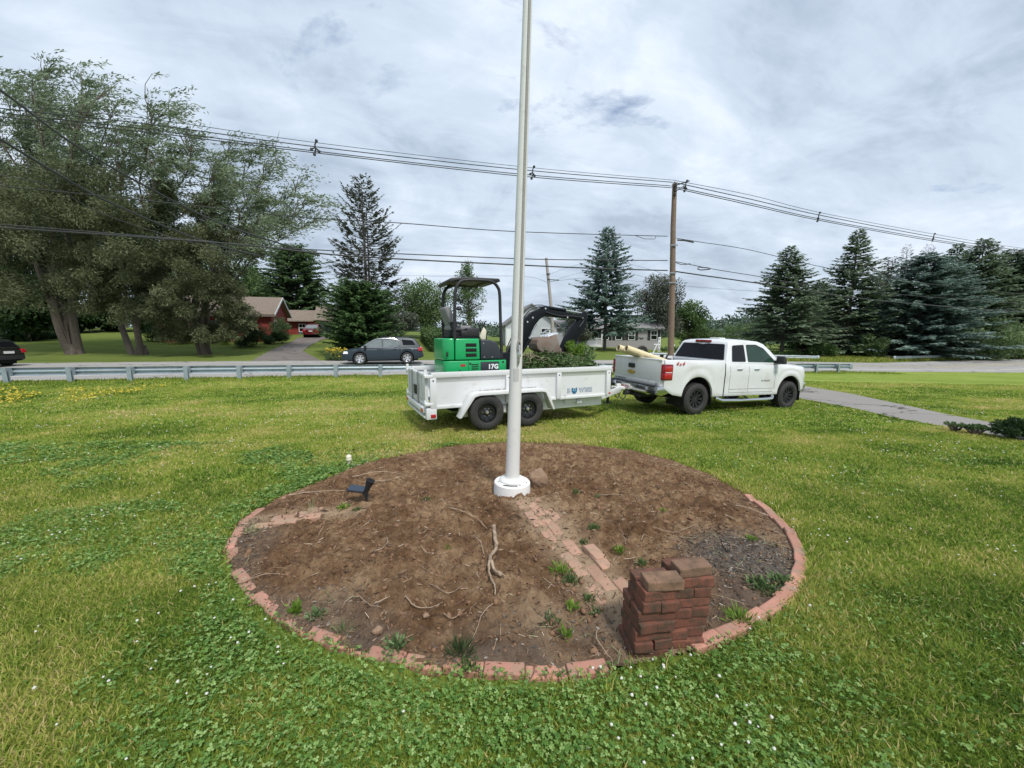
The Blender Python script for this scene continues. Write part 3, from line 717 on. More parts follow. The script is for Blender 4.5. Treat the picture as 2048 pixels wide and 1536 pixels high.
RIGHT = [('top thin wire of the bundle, right of the utility pole', [(1345, 360), (1500, 390), (1640, 425), (1867, 468), (2048, 497), (2300, 530)], .012, 0),
         ('upper cable of the spacer bundle, right of the utility pole', [(1345, 366), (1500, 400), (1640, 432), (1867, 475), (2048, 503), (2300, 536)], .02, -.1),
         ('middle cable of the spacer bundle, right of the utility pole', [(1345, 370), (1500, 404), (1640, 436), (1867, 477.5), (2048, 505), (2300, 538)], .02, .12),
         ('lowest cable of the spacer bundle, right of the utility pole', [(1345, 375.5), (1500, 410), (1640, 441), (1867, 482), (2048, 508), (2300, 540)], .02, 0)]
for lb, l, r, dy in RIGHT: wire(lb, lp(l, RA, RB, dy), r)
wire('sagging middle wire left of the utility pole', lp([(-260, 330), (0, 371), (110, 382), (350, 407), (600, 434), (800, 446), (1030, 463), (1335, 472.5)]), .018,
     extra=lambda q: q.tube(lp([(1270, 471), (1290, 478), (1310, 478), (1312, 472)]), .014, 5))
wire('middle wire right of the utility pole with a thick splice', lp([(1345, 475), (1400, 484), (1500, 500), (1640, 533), (1800, 560), (2048, 588), (2300, 610)], RA, RB), .016,
     extra=lambda q: q.tube(lp([(1355, 480), (1370, 481), (1387, 484.5)], RA, RB), .04, 6))
wire('thin upper wire of the low pair, left of the utility pole', lp([(-260, 432), (0, 449), (380, 480), (600, 498), (1030, 517), (1200, 520), (1335, 521)]), .022)
wire('thick lower cable of the low pair, left of the utility pole', lp([(-260, 436), (0, 455), (250, 472), (500, 491), (700, 512), (1040, 530), (1200, 537), (1335, 541)]), .032)
wire('looped wire right of the utility pole', lp([(1345, 522), (1380, 529), (1420, 537), (1500, 550), (1700, 580), (2048, 607), (2300, 620)], RA, RB), .018,
     extra=lambda q: (q.tube(lp([(1348, 524), (1362, 529), (1372, 529), (1380, 527)], RA, RB), .02, 5), q.tube(lp([(1418, 536), (1398, 534), (1395, 538), (1402, 540), (1420, 538.5)], RA, RB), .03, 5)))
wire('thick lowest cable right of the utility pole', lp([(1345, 542), (1400, 550), (1520, 567), (1750, 600), (2048, 624), (2300, 636)], RA, RB), .034)
# service drops that come from the left over the photographer's side
def seg(ends): return [Vector(e) for e in ends]
def bearing(px, py, dist):
    u = (px - 1024) / 770; v = (py - 768) / 770; th = R_(7.84); S, C = math.sin(th), math.cos(th)
    return Vector((0, 0, 1.65)) + Vector((u, C - v * S, -(S + v * C))) * dist
wire('steep service wire crossing the willows from the upper left corner', [bearing(-120, 105, 10.5), bearing(0, 180, 11.5), bearing(150, 290, 13), bearing(300, 377, 15), bearing(450, 450, 17.5), bearing(640, 512, 20.5)], .036)
wire('steep service wire crossing the willows from the left edge', [bearing(-120, 220, 10.5), bearing(0, 279, 11.5), bearing(110, 345, 13), bearing(220, 405, 14.5), bearing(400, 480, 17), bearing(520, 512, 19)], .038)
wire('thin wire across the willows below the service wires', [bearing(0, 350, 13), bearing(100, 372, 14), bearing(200, 425, 15.5), bearing(330, 470, 17), bearing(480, 512, 19)], .016)
fpole = Vector((3.45, 39, fz_ + 8.2))
wire('faint wire from the utility pole to the leaning far pole', [Vector((PX, PY, TOPZ - 4.55)), bearing(1220, 521, 27), bearing(1150, 531, 33), fpole + Vector((.1, 0, -.6))], .008)
wire('faint lower wire from the utility pole to the leaning far pole', [Vector((PX, PY, TOPZ - 5.0)), bearing(1220, 540, 27), bearing(1150, 548, 33), fpole + Vector((.1, 0, -1.4))], .008)
wire('low thin wire running left from the leaning far pole', [fpole + Vector((0, 0, -1.3)), bearing(1040, 552.5, 42), bearing(860, 552, 46), bearing(640, 548, 50), bearing(480, 540, 55)], .014)
wire('low thin wire running right from the leaning far pole', [fpole + Vector((0, 0, -1.3)), bearing(1180, 556, 42), bearing(1280, 563, 44), bearing(1380, 573, 46), bearing(1520, 583, 48), bearing(1640, 590, 52)], .014)
def spacer(px, py, A, B, label):
    c = ray_plane(px, py, A, B); q = MB(c); hh = .42
    q.tube([c + Vector((.06, 0, .22)), c + Vector((0, 0, .08)), c + Vector((.02, 0, -.1)), c + Vector((-.04, 0, -.26))], .028, 6)
    q.tube([c + Vector((-.09, -.1, -.12)), c + Vector((0, 0, -.02)), c + Vector((.1, .12, -.1))], .03, 6)
    for d in ((.07, 0, .23), (-.1, -.1, -.13), (.1, .12, -.12), (-.04, 0, -.28)):
        q.lathe([(0, -.05), (.05, -.04), (.06, 0), (.05, .04), (0, .05)], c + Vector(d), 'Z', 8)
    o = q.build('cable_spacer', wire_m); o.location = c
    tag(o, label, 'spacer', 'spacers clipped on the cable bundle')
spacer(630, 294, LA, LB, 'black cable spacer left of the flagpole on the wire bundle')
spacer(1065, 344, LA, LB, 'black cable spacer just right of the flagpole on the wire bundle')
spacer(1371, 371, RA, RB, 'black cable spacer beside the top of the utility pole')
spacer(1637, 433, RA, RB, 'black cable spacer midway between the utility pole and right edge')
spacer(1867, 474, RA, RB, 'black cable spacer nearest the right edge of the wire bundle')

# ---------------- odds and ends by the grey house ----------------
x, y = 12.3, 36.5; z = G(x, y)
tt = thing('leaning_tyre', 'large black tyre standing on edge in front of the grey house', 'tyre', (x, y, z), (0, 0, R_(15)))
MB().lathe([(.28, -.1), (.33, -.13), (.5, -.14), (.56, -.1), (.58, 0), (.56, .1), (.5, .14), (.33, .13), (.28, .1), (.28, -.1)], (0, 0, .56), 'Y', 28).build('tyre', rubber, tt)
MB().lathe([(.28, -.08), (.2, -.02), (.08, -.03), (0, -.04), (0, .04), (.2, .03), (.28, .08)], (0, 0, .56), 'Y', 20).build('hub', steel_grey, tt)
x, y = 14.2, 37.3; z = G(x, y)
sg = thing('address_sign', 'narrow white vertical sign with black numbers left of the utility pole', 'sign', (x, y, z))
MB().box(-.11, .11, -.02, .02, .55, 1.95).build('board', plate_white, sg, bevel=.01)
q = MB()
for k, ch in enumerate('8610'): text_mb(q, ch, .3, MX((0, -.026, 1.76 - k * .34), (1, 0, 0), (0, 0, 1)), .002)
q.build('numbers', grey_text, sg)
MB().box(-.05, .05, .02, .1, -.2, 1.7).build('post', wood_grey, sg)
for (x, y, lx, hgt, lb) in ((13.3, 37.0, .55, 1.2, 'white slanted post with a capped top left of the address sign'), (14.9, 37.6, .9, 1.25, 'white slanted brace leaning towards the utility pole')):
    z = G(x, y); t_ = thing('slanted_post', lb, 'post', (x, y, z))
    MB().bar((0, 0, -.1), (lx, 0, hgt), .09, .09).build('post', trim_white, t_)
    if hgt < 1.22: MB().box(lx - .3, lx + .25, -.06, .06, hgt, hgt + .1).build('cap', trim_white, t_, bevel=.02)

# ---------------- vehicles: shared builders ----------------
def section_loft(mb, xs, sec):
    """sec(x) -> list of (y,z) for y>=0 from the bottom edge to the centre line; mirrored"""
    rows = []
    for x in xs:
        h = sec(x); full = [(x, -y, z) for y, z in h] + [(x, y, z) for y, z in reversed(h[:-1])]
        rows.append(full)
    n = len(rows[0]); V = [p for r in rows for p in r]
    F = [(i * n + j, i * n + j + 1, (i + 1) * n + j + 1, (i + 1) * n + j) for i in range(len(rows) - 1) for j in range(n - 1)]
    F.append([j for j in range(n)]); F.append([(len(rows) - 1) * n + j for j in range(n)][::-1])
    mb.add(V, F)
def interp(pts):
    xs = [p[0] for p in pts]; ys = [p[1] for p in pts]
    return lambda x: float(np.interp(x, xs, ys))
def arch_stations(x0, x1, wheels, step=.12, extra=()):
    s = set(np.round(np.arange(x0, x1, step), 3)); s.add(x1)
    for xc, r in wheels:
        for k in range(0, 25): s.add(round(xc - r * math.cos(math.pi * k / 24), 4))
        s.add(round(xc - r - .003, 4)); s.add(round(xc + r + .003, 4))
    for e in extra: s.add(e)
    out = sorted(v for v in s if x0 <= v <= x1); res = [out[0]]
    for v in out[1:]:
        if v - res[-1] > .0015: res.append(v)
    return res
def bottom_with_arches(base, wheels, zc):
    def f(x):
        z = base(x)
        for xc, r in wheels:
            if abs(x - xc) < r: z = max(z, zc + math.sqrt(max(0, r * r - (x - xc) ** 2)))
        return z
    return f
def liner(mb, xc, zc, r, y0, y1, n=20):
    """wheel-well: half drum closed on the inside"""
    V = []; F = []
    for y in (y0, y1):
        for k in range(n + 1):
            a = math.pi * k / n; V.append((xc - r * math.cos(a), y, zc + r * math.sin(a)))
        V.append((xc - r, y, zc - .22)); V.append((xc + r, y, zc - .22))
    m = n + 3
    for k in range(n): F.append((k, k + 1, m + k + 1, m + k))
    F.append((0, m, m + n + 1, n + 1)); F.append((n, n + 2, m + n + 2, m + n))
    F.append([m + n + 1] + [m + k for k in range(n + 1)] + [m + n + 2])
    mb.add(V, F)
def wheel(parent, x, y, r, w_, side, rim='steel', rim_mat=None, rim_r=None, tread=True):
    """side -1: outer face towards -Y"""
    rim_r = rim_r or r * .58
    wr = bpy.data.objects.new('wheel', None); link(wr, parent); wr.location = (x, y, r); wr.empty_display_size = .1
    if side > 0: wr.rotation_euler = (0, 0, math.pi)
    h = w_ / 2
    q = MB(); q.lathe([(rim_r, -h * .8), (rim_r + .02, -h * .95), (rim_r + (r - rim_r) * .35, -h * 1.04), (rim_r + (r - rim_r) * .7, -h * 1.0), (r - .022, -h * .86), (r - .006, -h * .72), (r, -h * .4), (r, h * .4), (r - .006, h * .72), (r - .022, h * .86), (rim_r + .02, h * .95), (rim_r, h * .8)], (0, 0, 0), 'Y', 44)
    if tread:
        nb = 36
        for k in range(nb):
            a = 2 * math.pi * k / nb
            for yy in (-.66, -.2, .26, .7):
                aa = a + (.07 if yy in (-.2, .7) else 0); c, s = math.cos(aa), math.sin(aa)
                M = Matrix(((c, 0, -s, 0), (0, 1, 0, 0), (s, 0, c, 0), (0, 0, 0, 1)))
                q.box(r - .012, r + .008, yy * h - .18 * h, yy * h + .18 * h, -.022, .022, M)
    ty = q.build('tyre', rubber, wr, smooth=30)
    q = MB(); rm = rim_mat or black_gloss
    q.lathe([(rim_r + .004, -h * .84), (rim_r - .012, -h * .86), (rim_r - .02, -h * .6), (rim_r - .03, -h * .1), (rim_r - .03, h * .7)], (0, 0, 0), 'Y', 40)
    if rim == 'steel':
        q.lathe([(rim_r - .028, -h * .25), (rim_r * .86, -h * .5), (rim_r * .62, -h * .42), (rim_r * .42, -h * .3), (rim_r * .3, -h * .42), (0, -h * .42)], (0, 0, 0), 'Y', 40)
        ro = q.build('rim', rm, wr)
        hd = MB()
        for k in range(8 if rim_r < .25 else 12):
            a = 2 * math.pi * (k + .5) / (8 if rim_r < .25 else 12)
            hd.lathe([(0, -h * .515), (.026, -h * .515), (.026, -h * .3)], (rim_r * .74 * math.cos(a), 0, rim_r * .74 * math.sin(a)), 'Y', 10)
        hd.build('hole', dark_void, ro)
        hb = MB(); hb.lathe([(.0, -h * .8), (.03, -h * .78), (.036, -h * .7), (.04, -h * .4)], (0, 0, 0), 'Y', 16)
        for k in range(6):
            a = 2 * math.pi * k / 6; hb.lathe([(0, -h * .56), (.009, -h * .55), (.01, -h * .36)], (rim_r * .42 * math.cos(a), 0, rim_r * .42 * math.sin(a)), 'Y', 6)
        hb.build('hub', silver, wr)
    elif rim == 'spoke':
        q.lathe([(.085, -h * .4), (.06, -h * .56), (0, -h * .58)], (0, 0, 0), 'Y', 20)
        nsp = 10
        for k in range(nsp):
            a = 2 * math.pi * k / nsp
            for da in (-.07, .07):
                c, s = math.cos(a + da), math.sin(a + da)
                q.bar((.06 * math.cos(a), -h * .5, .06 * math.sin(a)), ((rim_r - .015) * c, -h * .62, (rim_r - .015) * s), .02, .03)
        q.lathe([(rim_r - .028, h * .1), (0, h * .1)], (0, 0, 0), 'Y', 30)
        q.build('rim', rm, wr)
    else:      # broad bright spokes
        q.lathe([(rim_r * .3, -h * .45), (rim_r * .2, -h * .62), (0, -h * .64)], (0, 0, 0), 'Y', 20)
        for k in range(6):
            a = 2 * math.pi * k / 6 + .26; c, s = math.cos(a), math.sin(a); tx, tz = -s, c
            w0, w1 = rim_r * .16, rim_r * .3
            vs = []
            for yy in (-h * .7, -h * .4):
                vs += [(c * .05 + tx * w0, yy + .02, s * .05 + tz * w0), (c * .05 - tx * w0, yy + .02, s * .05 - tz * w0), (c * (rim_r - .01) - tx * w1, yy, s * (rim_r - .01) - tz * w1), (c * (rim_r - .01) + tx * w1, yy, s * (rim_r - .01) + tz * w1)]
            q.add(vs, [(0, 1, 2, 3), (7, 6, 5, 4), (0, 3, 7, 4), (1, 5, 6, 2)])
        ro = q.build('rim', rm, wr, bevel=0)
        MB().lathe([(rim_r - .028, -h * .05), (0, -h * .05)], (0, 0, 0), 'Y', 30).build('brake_disc', dark_void, ro)
    return wr
def rounded_poly(pts, r=.05, n=4):
    out = []; k = len(pts)
    for i in range(k):
        p0, p1, p2 = Vector(pts[i - 1]), Vector(pts[i]), Vector(pts[(i + 1) % k])
        a = (p0 - p1); b = (p2 - p1); ra = min(r, a.length * .45, b.length * .45)
        s = p1 + a.normalized() * ra; e = p1 + b.normalized() * ra
        for j in range(n + 1):
            t = j / n; out.append(tuple((1 - t) ** 2 * s + 2 * t * (1 - t) * p1 + t * t * e))
    return out
def greenhouse(prof, wb, wt, zb, zt, nrow=1):
    """closed cab shell: prof is the side outline (x,z) going over the top; half width narrows from wb at zb to wt at zt"""
    W = lambda z: wb + (wt - wb) * (z - zb) / (zt - zb)
    mb = MB(); V = []; F = []; ys = np.linspace(-1, 1, 9)
    for x, z in prof:
        for u in ys: V.append((x, u * W(z), z + .035 * (1 - u * u) * max(0, (z - zb) / (zt - zb))))
    n = len(ys)
    for i in range(len(prof) - 1):
        for j in range(n - 1): F.append((i * n + j, i * n + j + 1, (i + 1) * n + j + 1, (i + 1) * n + j))
    F.append([i * n for i in range(len(prof))]); F.append([i * n + n - 1 for i in range(len(prof))][::-1])
    mb.add(V, F)
    return mb, W
def side_panel(parent, pts, W, mat, name='window', d=.006, r=.04, sides=(-1, 1), frame=None, fw=.03):
    for s in sides:
        pp = rounded_poly(pts, r)
        q = MB(); V = [(x, s * (W(z) + d), z) for x, z in pp]; V2 = [(x, s * (W(z) - .02), z) for x, z in pp]; k = len(pp)
        q.add(V + V2, [list(range(k))] + [(i, (i + 1) % k, k + (i + 1) % k, k + i) for i in range(k)])
        o = q.build(name, mat, parent)
        if frame:
            cx = sum(p[0] for p in pp) / k; cz = sum(p[1] for p in pp) / k; q = MB()
            out_ = []
            for x, z in pp:
                dd = Vector((x - cx, z - cz)); l = dd.length; dd = dd / l * (l + fw); out_.append((cx + dd.x, cz + dd.y))
            V = [(x, s * (W(z) + d + .004), z) for x, z in pp] + [(x, s * (W(z) + d + .004), z) for x, z in out_]
            q.add(V, [(i, (i + 1) % k, k + (i + 1) % k, k + i) for i in range(k)]); q.build('window_trim', frame, o)

# ---------------- generic passenger car ----------------
def passenger_car(root, paint, L_, W_h, belt, base, hood, gh, side_windows, wheels, wr, ww, rim_mat, lights, cladding=None, chrome_win=None, side_mat=glass_light, zroof=1.68, wt=.70, label_rear=True, arch=None):
    """x: 0 rear .. L_ front ; belt: shoulder height ; hood: centre line height"""
    arch = arch or wr + .06
    wl = [(x, arch) for x in wheels]; zb = bottom_with_arches(interp(base), wl, wr); zt = interp(belt); zc = interp(hood)
    wprof = interp([(0, W_h * .86), (.12, W_h * .94), (.5, W_h * .99), (L_ * .5, W_h), (L_ - .7, W_h * .98), (L_ - .25, W_h * .88), (L_, W_h * .66)])
    def sec(x):
        w_ = wprof(x); b = zb(x); t = zt(x); c = zc(x); m = b + (t - b) * .45
        return [(w_ - .1, b), (w_ - .025, b), (w_ - .008, b + .03), (w_, max(b + .04, m - .1)), (w_ - .004, m + .06), (w_ - .02, t - .14), (w_ - .035, t - .05), (w_ - .07, t - .012), (w_ - .13, t), (w_ * .6, t + (c - t) * .7), (w_ * .3, t + (c - t) * .95), (0, c)]
    q = MB(); section_loft(q, arch_stations(0, L_, wl, .14), sec); q.build('body', paint, root, smooth=42)
    q = MB()
    for x in wheels:
        for s in (-1, 1): liner(q, x, wr, arch + .004, s * (W_h - .035), s * (W_h - .36))
    q.box(.3, L_ - .35, -W_h + .3, W_h - .3, .2, .5); q.build('wheel_well', dark_void, root)
    mb, W = greenhouse(gh, W_h - .1, wt, gh[0][1], zroof); mb.build('cab', paint, root, bevel=.035, smooth=45)
    for pts, m_ in side_windows: side_panel(root, pts, W, m_, frame=chrome_win)
    for i, x in enumerate(wheels):
        for s in (-1, 1): wheel(root, x, s * (W_h - ww / 2 - .02), wr, ww, s, 'bright', rim_mat, wr * .66, tread=False)
    return W
# blue SUV on the road, side-on, facing left
x, y = -8.42, 25.3
sv = thing('blue_suv', 'dark blue grey SUV with bright wheels driving on the road', 'suv', (x, y, G(x, y) + .005), (R_(.9), R_(0), R_(195)))
def build_suv(root, paint, near_side=(-1, 1)):
    o = bpy.data.objects.new('tmp', None)
    body = [(0, .98), (.1, 1.02), (1.0, 1.06), (2.2, 1.04), (3.4, 1.0), (3.9, .98), (4.5, .92), (4.8, .8), (4.92, .62)]
    base = [(0, .42), (.35, .3), (4.5, .25), (4.8, .28), (4.92, .34)]
    hood = [(0, 1.0), (.1, 1.04), (3.6, 1.06), (3.9, 1.06), (4.5, .98), (4.8, .86), (4.92, .66)]
    gh = [(.08, 1.0), (.2, 1.22), (.42, 1.52), (.55, 1.6), (1.0, 1.66), (1.8, 1.69), (2.5, 1.67), (2.9, 1.6), (3.3, 1.4), (3.75, 1.12), (3.9, 1.0)]
    root_sh = root
    W = passenger_car(root, paint, 4.92, .95, body, base, hood, gh,
        [([(3.62, 1.1), (3.02, 1.47), (2.72, 1.56), (2.5, 1.57), (2.5, 1.09)], glass_light), ([(2.42, 1.09), (2.42, 1.57), (1.72, 1.57), (1.5, 1.42), (1.46, 1.28), (1.7, 1.12)], glass_light), ([(1.28, 1.55), (.62, 1.5), (.42, 1.2), (1.2, 1.2)], glass_dark)],
        [.98, 3.84], .37, .235, silver, None)
    for s in (-1, 1):
        q = MB()   # chrome sweep round the side glass
        W2 = lambda z: W(z) + .012
        q.tube([(px_, s * W2(pz_), pz_) for px_, pz_ in [(3.72, 1.06), (3.1, 1.47), (2.78, 1.6), (2.3, 1.63), (1.75, 1.62), (1.48, 1.5), (1.38, 1.3), (1.55, 1.12), (1.8, 1.06), (3.72, 1.055)]], .022, 6); q.build('window_trim', chrome, root)
        q = MB(); q.box(3.4, 3.56, s * .93, s * 1.12, 1.05, 1.2); q.build('mirror', black_plastic, root, bevel=.03)
        q = MB(); q.add([(.02, s * .88, .98), (.1, s * .93, 1.0), (.42, s * .935, 1.08), (.4, s * .94, .9), (.12, s * .93, .8), (.0, s * .86, .84)], [(0, 1, 2, 3, 4, 5)])
        q = MB(); q.box(-.03, .3, s * .66, s * .945, .82, 1.05, tx=.04, ty=.02); q.build('tail_light', red_lens, root, bevel=.03)
        q = MB(); q.box(4.5, 4.82, s * .5, s * .9, .68, .84, tx=.05, ty=.04); q.build('headlight', clear_lens, root, bevel=.03)
        for hx in (2.55, 1.62):
            q = MB(); q.box(hx, hx + .2, s * .935, s * .97, .93, .965); q.build('door_handle', paint, root, bevel=.012)
        q = MB()
        for dx_ in (2.46, 1.4, 3.45): q.box(dx_ - .006, dx_ + .006, s * .94, s * .953, .42, 1.02)
        q.build('door_seam', dark_void, root)
    q = MB(); q.box(-.06, .12, -.8, .8, .42, .66); q.build('bumper', black_plastic, root, bevel=.04)
    q = MB(); q.add([(.1, -.66, 1.1), (.1, .66, 1.1), (.4, .6, 1.5), (.4, -.6, 1.5)], [(0, 1, 2, 3)]); 
    q = MB(); q.box(.06, .12, -.7, .7, 1.1, 1.12); q.build('rear_trim', chrome, root)
    q = MB(); q.add([(.105, -.68, 1.1), (.105, .68, 1.1), (.355, .6, 1.48), (.355, -.6, 1.48), (.16, -.68, 1.1), (.16, .68, 1.1), (.4, .6, 1.48), (.4, -.6, 1.48)], [(0, 3, 2, 1), (4, 5, 6, 7), (0, 1, 5, 4), (1, 2, 6, 5), (2, 3, 7, 6), (3, 0, 4, 7)]); q.build('rear_window', glass_dark, root)
    q = MB(); q.box(-.045, -.02, -.26, .26, .78, .92); q.build('licence_plate', plate_white, root)
    q = MB(); q.box(.7, 2.6, -.6, -.56, 1.71, 1.745).box(.7, 2.6, .56, .6, 1.71, 1.745); q.build('roof_rail', black_plastic, root, bevel=.01)
    q = MB(); q.box(4.86, 4.96, -.55, .55, .42, .72); q.build('grille', black_plastic, root, bevel=.03)
def shift(root, dx):
    for c in root.children: c.location.x += dx
build_suv(sv, suv_blue); shift(sv, -2.46)
x, y = -29.2, 20.3
sb = thing('dark_suv', 'black SUV leaving at the left edge, its tail and white plate in view', 'suv', (x, y, G(x, y) - .02), (R_(1.2), 0, R_(188)))
build_suv(sb, suv_black); shift(sb, -2.46); sb.scale = (.93, .93, .9)
# red sedan in front of the garage, seen from behind
x, y = -22.75, 43.9
sd_ = thing('red_sedan', 'dark red sedan parked facing the teal garage door', 'sedan', (x, y, G(x, y) + .03), (0, R_(-3.0), R_(108)))
body = [(0, .86), (.1, .95), (.8, .96), (2.4, .92), (3.6, .9), (4.4, .8), (4.75, .6)]
base = [(0, .34), (.4, .22), (4.3, .2), (4.75, .26)]
hood = [(0, .9), (.1, 1.0), (.7, 1.02), (3.5, .96), (4.4, .84), (4.75, .62)]
gh = [(.45, .96), (.75, 1.1), (1.15, 1.32), (1.5, 1.42), (2.2, 1.45), (2.7, 1.38), (3.2, 1.15), (3.55, .94)]
passenger_car(sd_, sedan_red, 4.75, .9, body, base, hood, gh, [([(3.1, 1.02), (2.6, 1.32), (2.2, 1.36), (2.2, 1.02)], glass_dark), ([(2.12, 1.02), (2.12, 1.36), (1.6, 1.35), (1.1, 1.15), (1.0, 1.02)], glass_dark)], [1.0, 3.75], .32, .21, silver, None, zroof=1.45, wt=.55)
q = MB(); q.add([(.56, -.62, 1.03), (.56, .62, 1.03), (1.2, .5, 1.37), (1.2, -.5, 1.37), (.6, -.62, 1.0), (.6, .62, 1.0), (1.25, .5, 1.34), (1.25, -.5, 1.34)], [(0, 3, 2, 1), (4, 5, 6, 7), (0, 1, 5, 4), (1, 2, 6, 5), (2, 3, 7, 6), (3, 0, 4, 7)]); q.build('rear_window', glass_light, sd_)
for s in (-1, 1): q = MB(); q.box(-.03, .2, s * .5, s * .84, .68, .86); q.build('tail_light', red_lens, sd_, bevel=.02)
q = MB(); q.box(-.04, -.01, -.2, .2, .68, .8); q.build('licence_plate', plate_white, sd_)
q = MB(); q.box(-.03, .1, -.45, .45, .86, .9); q.build('trunk_trim', chrome, sd_)
q = MB(); q.box(-.06, .1, -.8, .8, .34, .6); q.build('bumper', sedan_red, sd_, bevel=.05)

# ---------------- white pickup ----------------
TH = R_(22); nearc = Vector((4.78 - 1.2 * .927, 9.8 - 1.2 * .375, 0))
# local frame: X forward from the tailgate, Y left, centre line Y=0, near (right) side Y=-1
ctr = nearc + Vector((-math.sin(TH), math.cos(TH), 0)) * 1.0
gr = G(*(ctr + Vector((math.cos(TH), math.sin(TH), 0)) * 1.2).xy) ; gf = G(*(ctr + Vector((math.cos(TH), math.sin(TH), 0)) * 4.8).xy)
pitch = math.atan2(-.50 + .625, 3.6)
tk = thing('white_pickup', 'white four door pickup truck with black wheels hitched to the white trailer', 'pickup truck', (ctr.x, ctr.y, -.50 + math.tan(pitch) * 1.15 + .0), (R_(0.4), pitch, TH))
HW = 1.0; WR = .41; WX = (1.17, 4.77)
def tk_build():
    P = tk
    base = interp([(0, .74), (.02, .72), (.3, .55), (.6, .5), (.75, .47), (2.2, .46), (4.3, .46), (5.2, .5), (5.6, .62)])
    wl = [(WX[0], .53), (WX[1], .53)]; ZC = .46
    zb = bottom_with_arches(base, wl, ZC)
    belt = interp([(0, 1.42), (2.1, 1.42), (2.13, 1.36), (4.0, 1.33), (4.3, 1.32), (5.0, 1.285), (5.4, 1.26), (5.56, 1.2), (5.62, 1.02)])
    hoodc = interp([(2.1, 1.38), (4.2, 1.36), (4.4, 1.36), (5.1, 1.325), (5.42, 1.295), (5.57, 1.22), (5.62, 1.04)])
    wp = interp([(0, .985), (.1, .995), (5.15, .995), (5.4, .97), (5.56, .91), (5.62, .86)])
    def flare(x):      # raised fender lip
        s = 0
        for xc, r in wl:
            d = abs(x - xc)
            if d < .64: s = max(s, .02 * (1 - d / .64) ** .3)
        return s
    def side(x):
        w_ = wp(x); b = zb(x); t = belt(x); fl = flare(x); h = t - b
        return [(w_ - .035, b + .004), (w_ - .012 + fl * .9, b), (w_ + fl, b + .02), (w_ + fl, b + min(.10, h * .3)), (w_ + fl * .3, b + min(.2, h * .45)), (w_ - .0, max(b + h * .55, .85 if h > .7 else 0)), (w_ + .006, t - .30 * h / .9), (w_ - .008, t - .16 * h / .9), (w_ - .02, t - .05), (w_ - .04, t - .01), (w_ - .075, t)]
    def SY(x, z):
        pts = side(x)[1:]; return float(np.interp(z, [p[1] for p in pts], [p[0] for p in pts]))
    def strip(q, s, x0, x1, z0, z1, d=.002, n=10):
        V = []
        for i in range(n + 1):
            t = i / n
            for x in (x0, x1):
                z = z0 + (z1 - z0) * t; V.append((x, s * (SY(x, z) + d), z)); V.append((x, s * (SY(x, z) - .01), z))
        F = []
        for i in range(n): a = i * 4; F += [(a, a + 2, a + 6, a + 4), (a, a + 4, a + 5, a + 1), (a + 2, a + 3, a + 7, a + 6)]
        q.add(V, F)
    def hstrip(q, s, x0, x1, z0, z1, d=.002, n=14):
        for i in range(n): strip(q, s, x0 + (x1 - x0) * i / n, x0 + (x1 - x0) * (i + 1) / n, z0, z1, d, 1)
    def sec_bed(x):
        return side(x) + [(HW - .13, 1.415), (HW - .14, 1.36), (HW - .15, 1.02), (.3, 1.02), (0, 1.02)]
    def sec_cab(x):
        t = belt(x); c = hoodc(x); w_ = wp(x)
        return side(x) + [(w_ * .84, t + (c - t) * .4), (w_ * .7, t + (c - t) * .8), (w_ * .5, t + (c - t) * .92), (w_ * .2, c), (0, c)]
    q = MB(); section_loft(q, arch_stations(.055, 2.09, wl, .15), sec_bed); q.build('bed', truck_white, P, smooth=40)
    q = MB(); section_loft(q, arch_stations(2.13, 5.62, wl, .15), sec_cab); q.build('body', truck_white, P, smooth=40)
    q = MB()
    for xc, r in wl:
        for s in (-1, 1): liner(q, xc, ZC, r + .004, s * .985, s * .5)
    q.box(.4, 5.2, -.55, .55, .42, .62).box(2.0, 2.2, -.9, .9, .5, 1.3); q.build('underbody', dark_void, P)
    # tailgate
    q = MB(); q.box(.0, .06, -.93, .93, .76, 1.40); q.box(-.02, .07, -.93, .93, 1.385, 1.425); q.box(-.012, .01, -.91, .91, .76, .86)
    tg = q.build('tailgate', truck_white_dirty, P, bevel=.012)
    q = MB(); q.box(-.035, .0, -.04 + .09, .3 + .0, 1.13, 1.25); q.build('handle', black_plastic, tg, bevel=.02)
    q = MB(); c0 = (.17, 1.02)     # gold bow-tie shaped emblem
    bt = [(-.17, .035), (-.06, .035), (-.045, .055), (.075, .055), (.065, .035), (.17, .035), (.145, -.035), (.06, -.035), (.045, -.055), (-.075, -.055), (-.065, -.035), (-.15, -.035)]
    q.prism([(c0[0] + a * .92, c0[1] + b_ * .92) for a, b_ in bt], -.03, -.01, plane='YZ'); q.build('emblem', gold, tg, bevel=.004)
    q = MB(); text_mb(q, 'SILVERADO', .075, MX((-.015, .62, .81), (0, -1, 0), (0, 0, 1)), .002, .0, 1.25); q.build('lettering', grey_text, tg)
    q = MB(); text_mb(q, 'LT', .075, MX((-.015, -.8, .81), (0, -1, 0), (0, 0, 1)), .004, .001, 1.1); q.build('lettering', steel_grey, tg)
    # lights
    for s in (-1, 1):
        q = MB(); q.box(-.01, .30, s * .9, s * 1.012, .91, 1.31, tx=.0, ty=0)
        tl = q.build('tail_light', red_dark, P, bevel=.03, seg=3)
        for z0 in (1.12, .95):
            k = MB(); k.box(.02, .27, s * .93, s * 1.018, z0, z0 + .15); k.box(-.016, .02, s * .92, s * 1.0, z0, z0 + .15); k.build('lens', red_lens, tl, bevel=.02)
        k = MB(); k.box(.05, .26, s * .95, s * 1.019, 1.105, 1.12); k.build('reflector', clear_lens, tl)
        q = MB(); q.box(5.25, 5.5, s * .6, s * .905, .92, 1.12, tx=.05, ty=.03); q.build('headlight', clear_lens, P, bevel=.03)
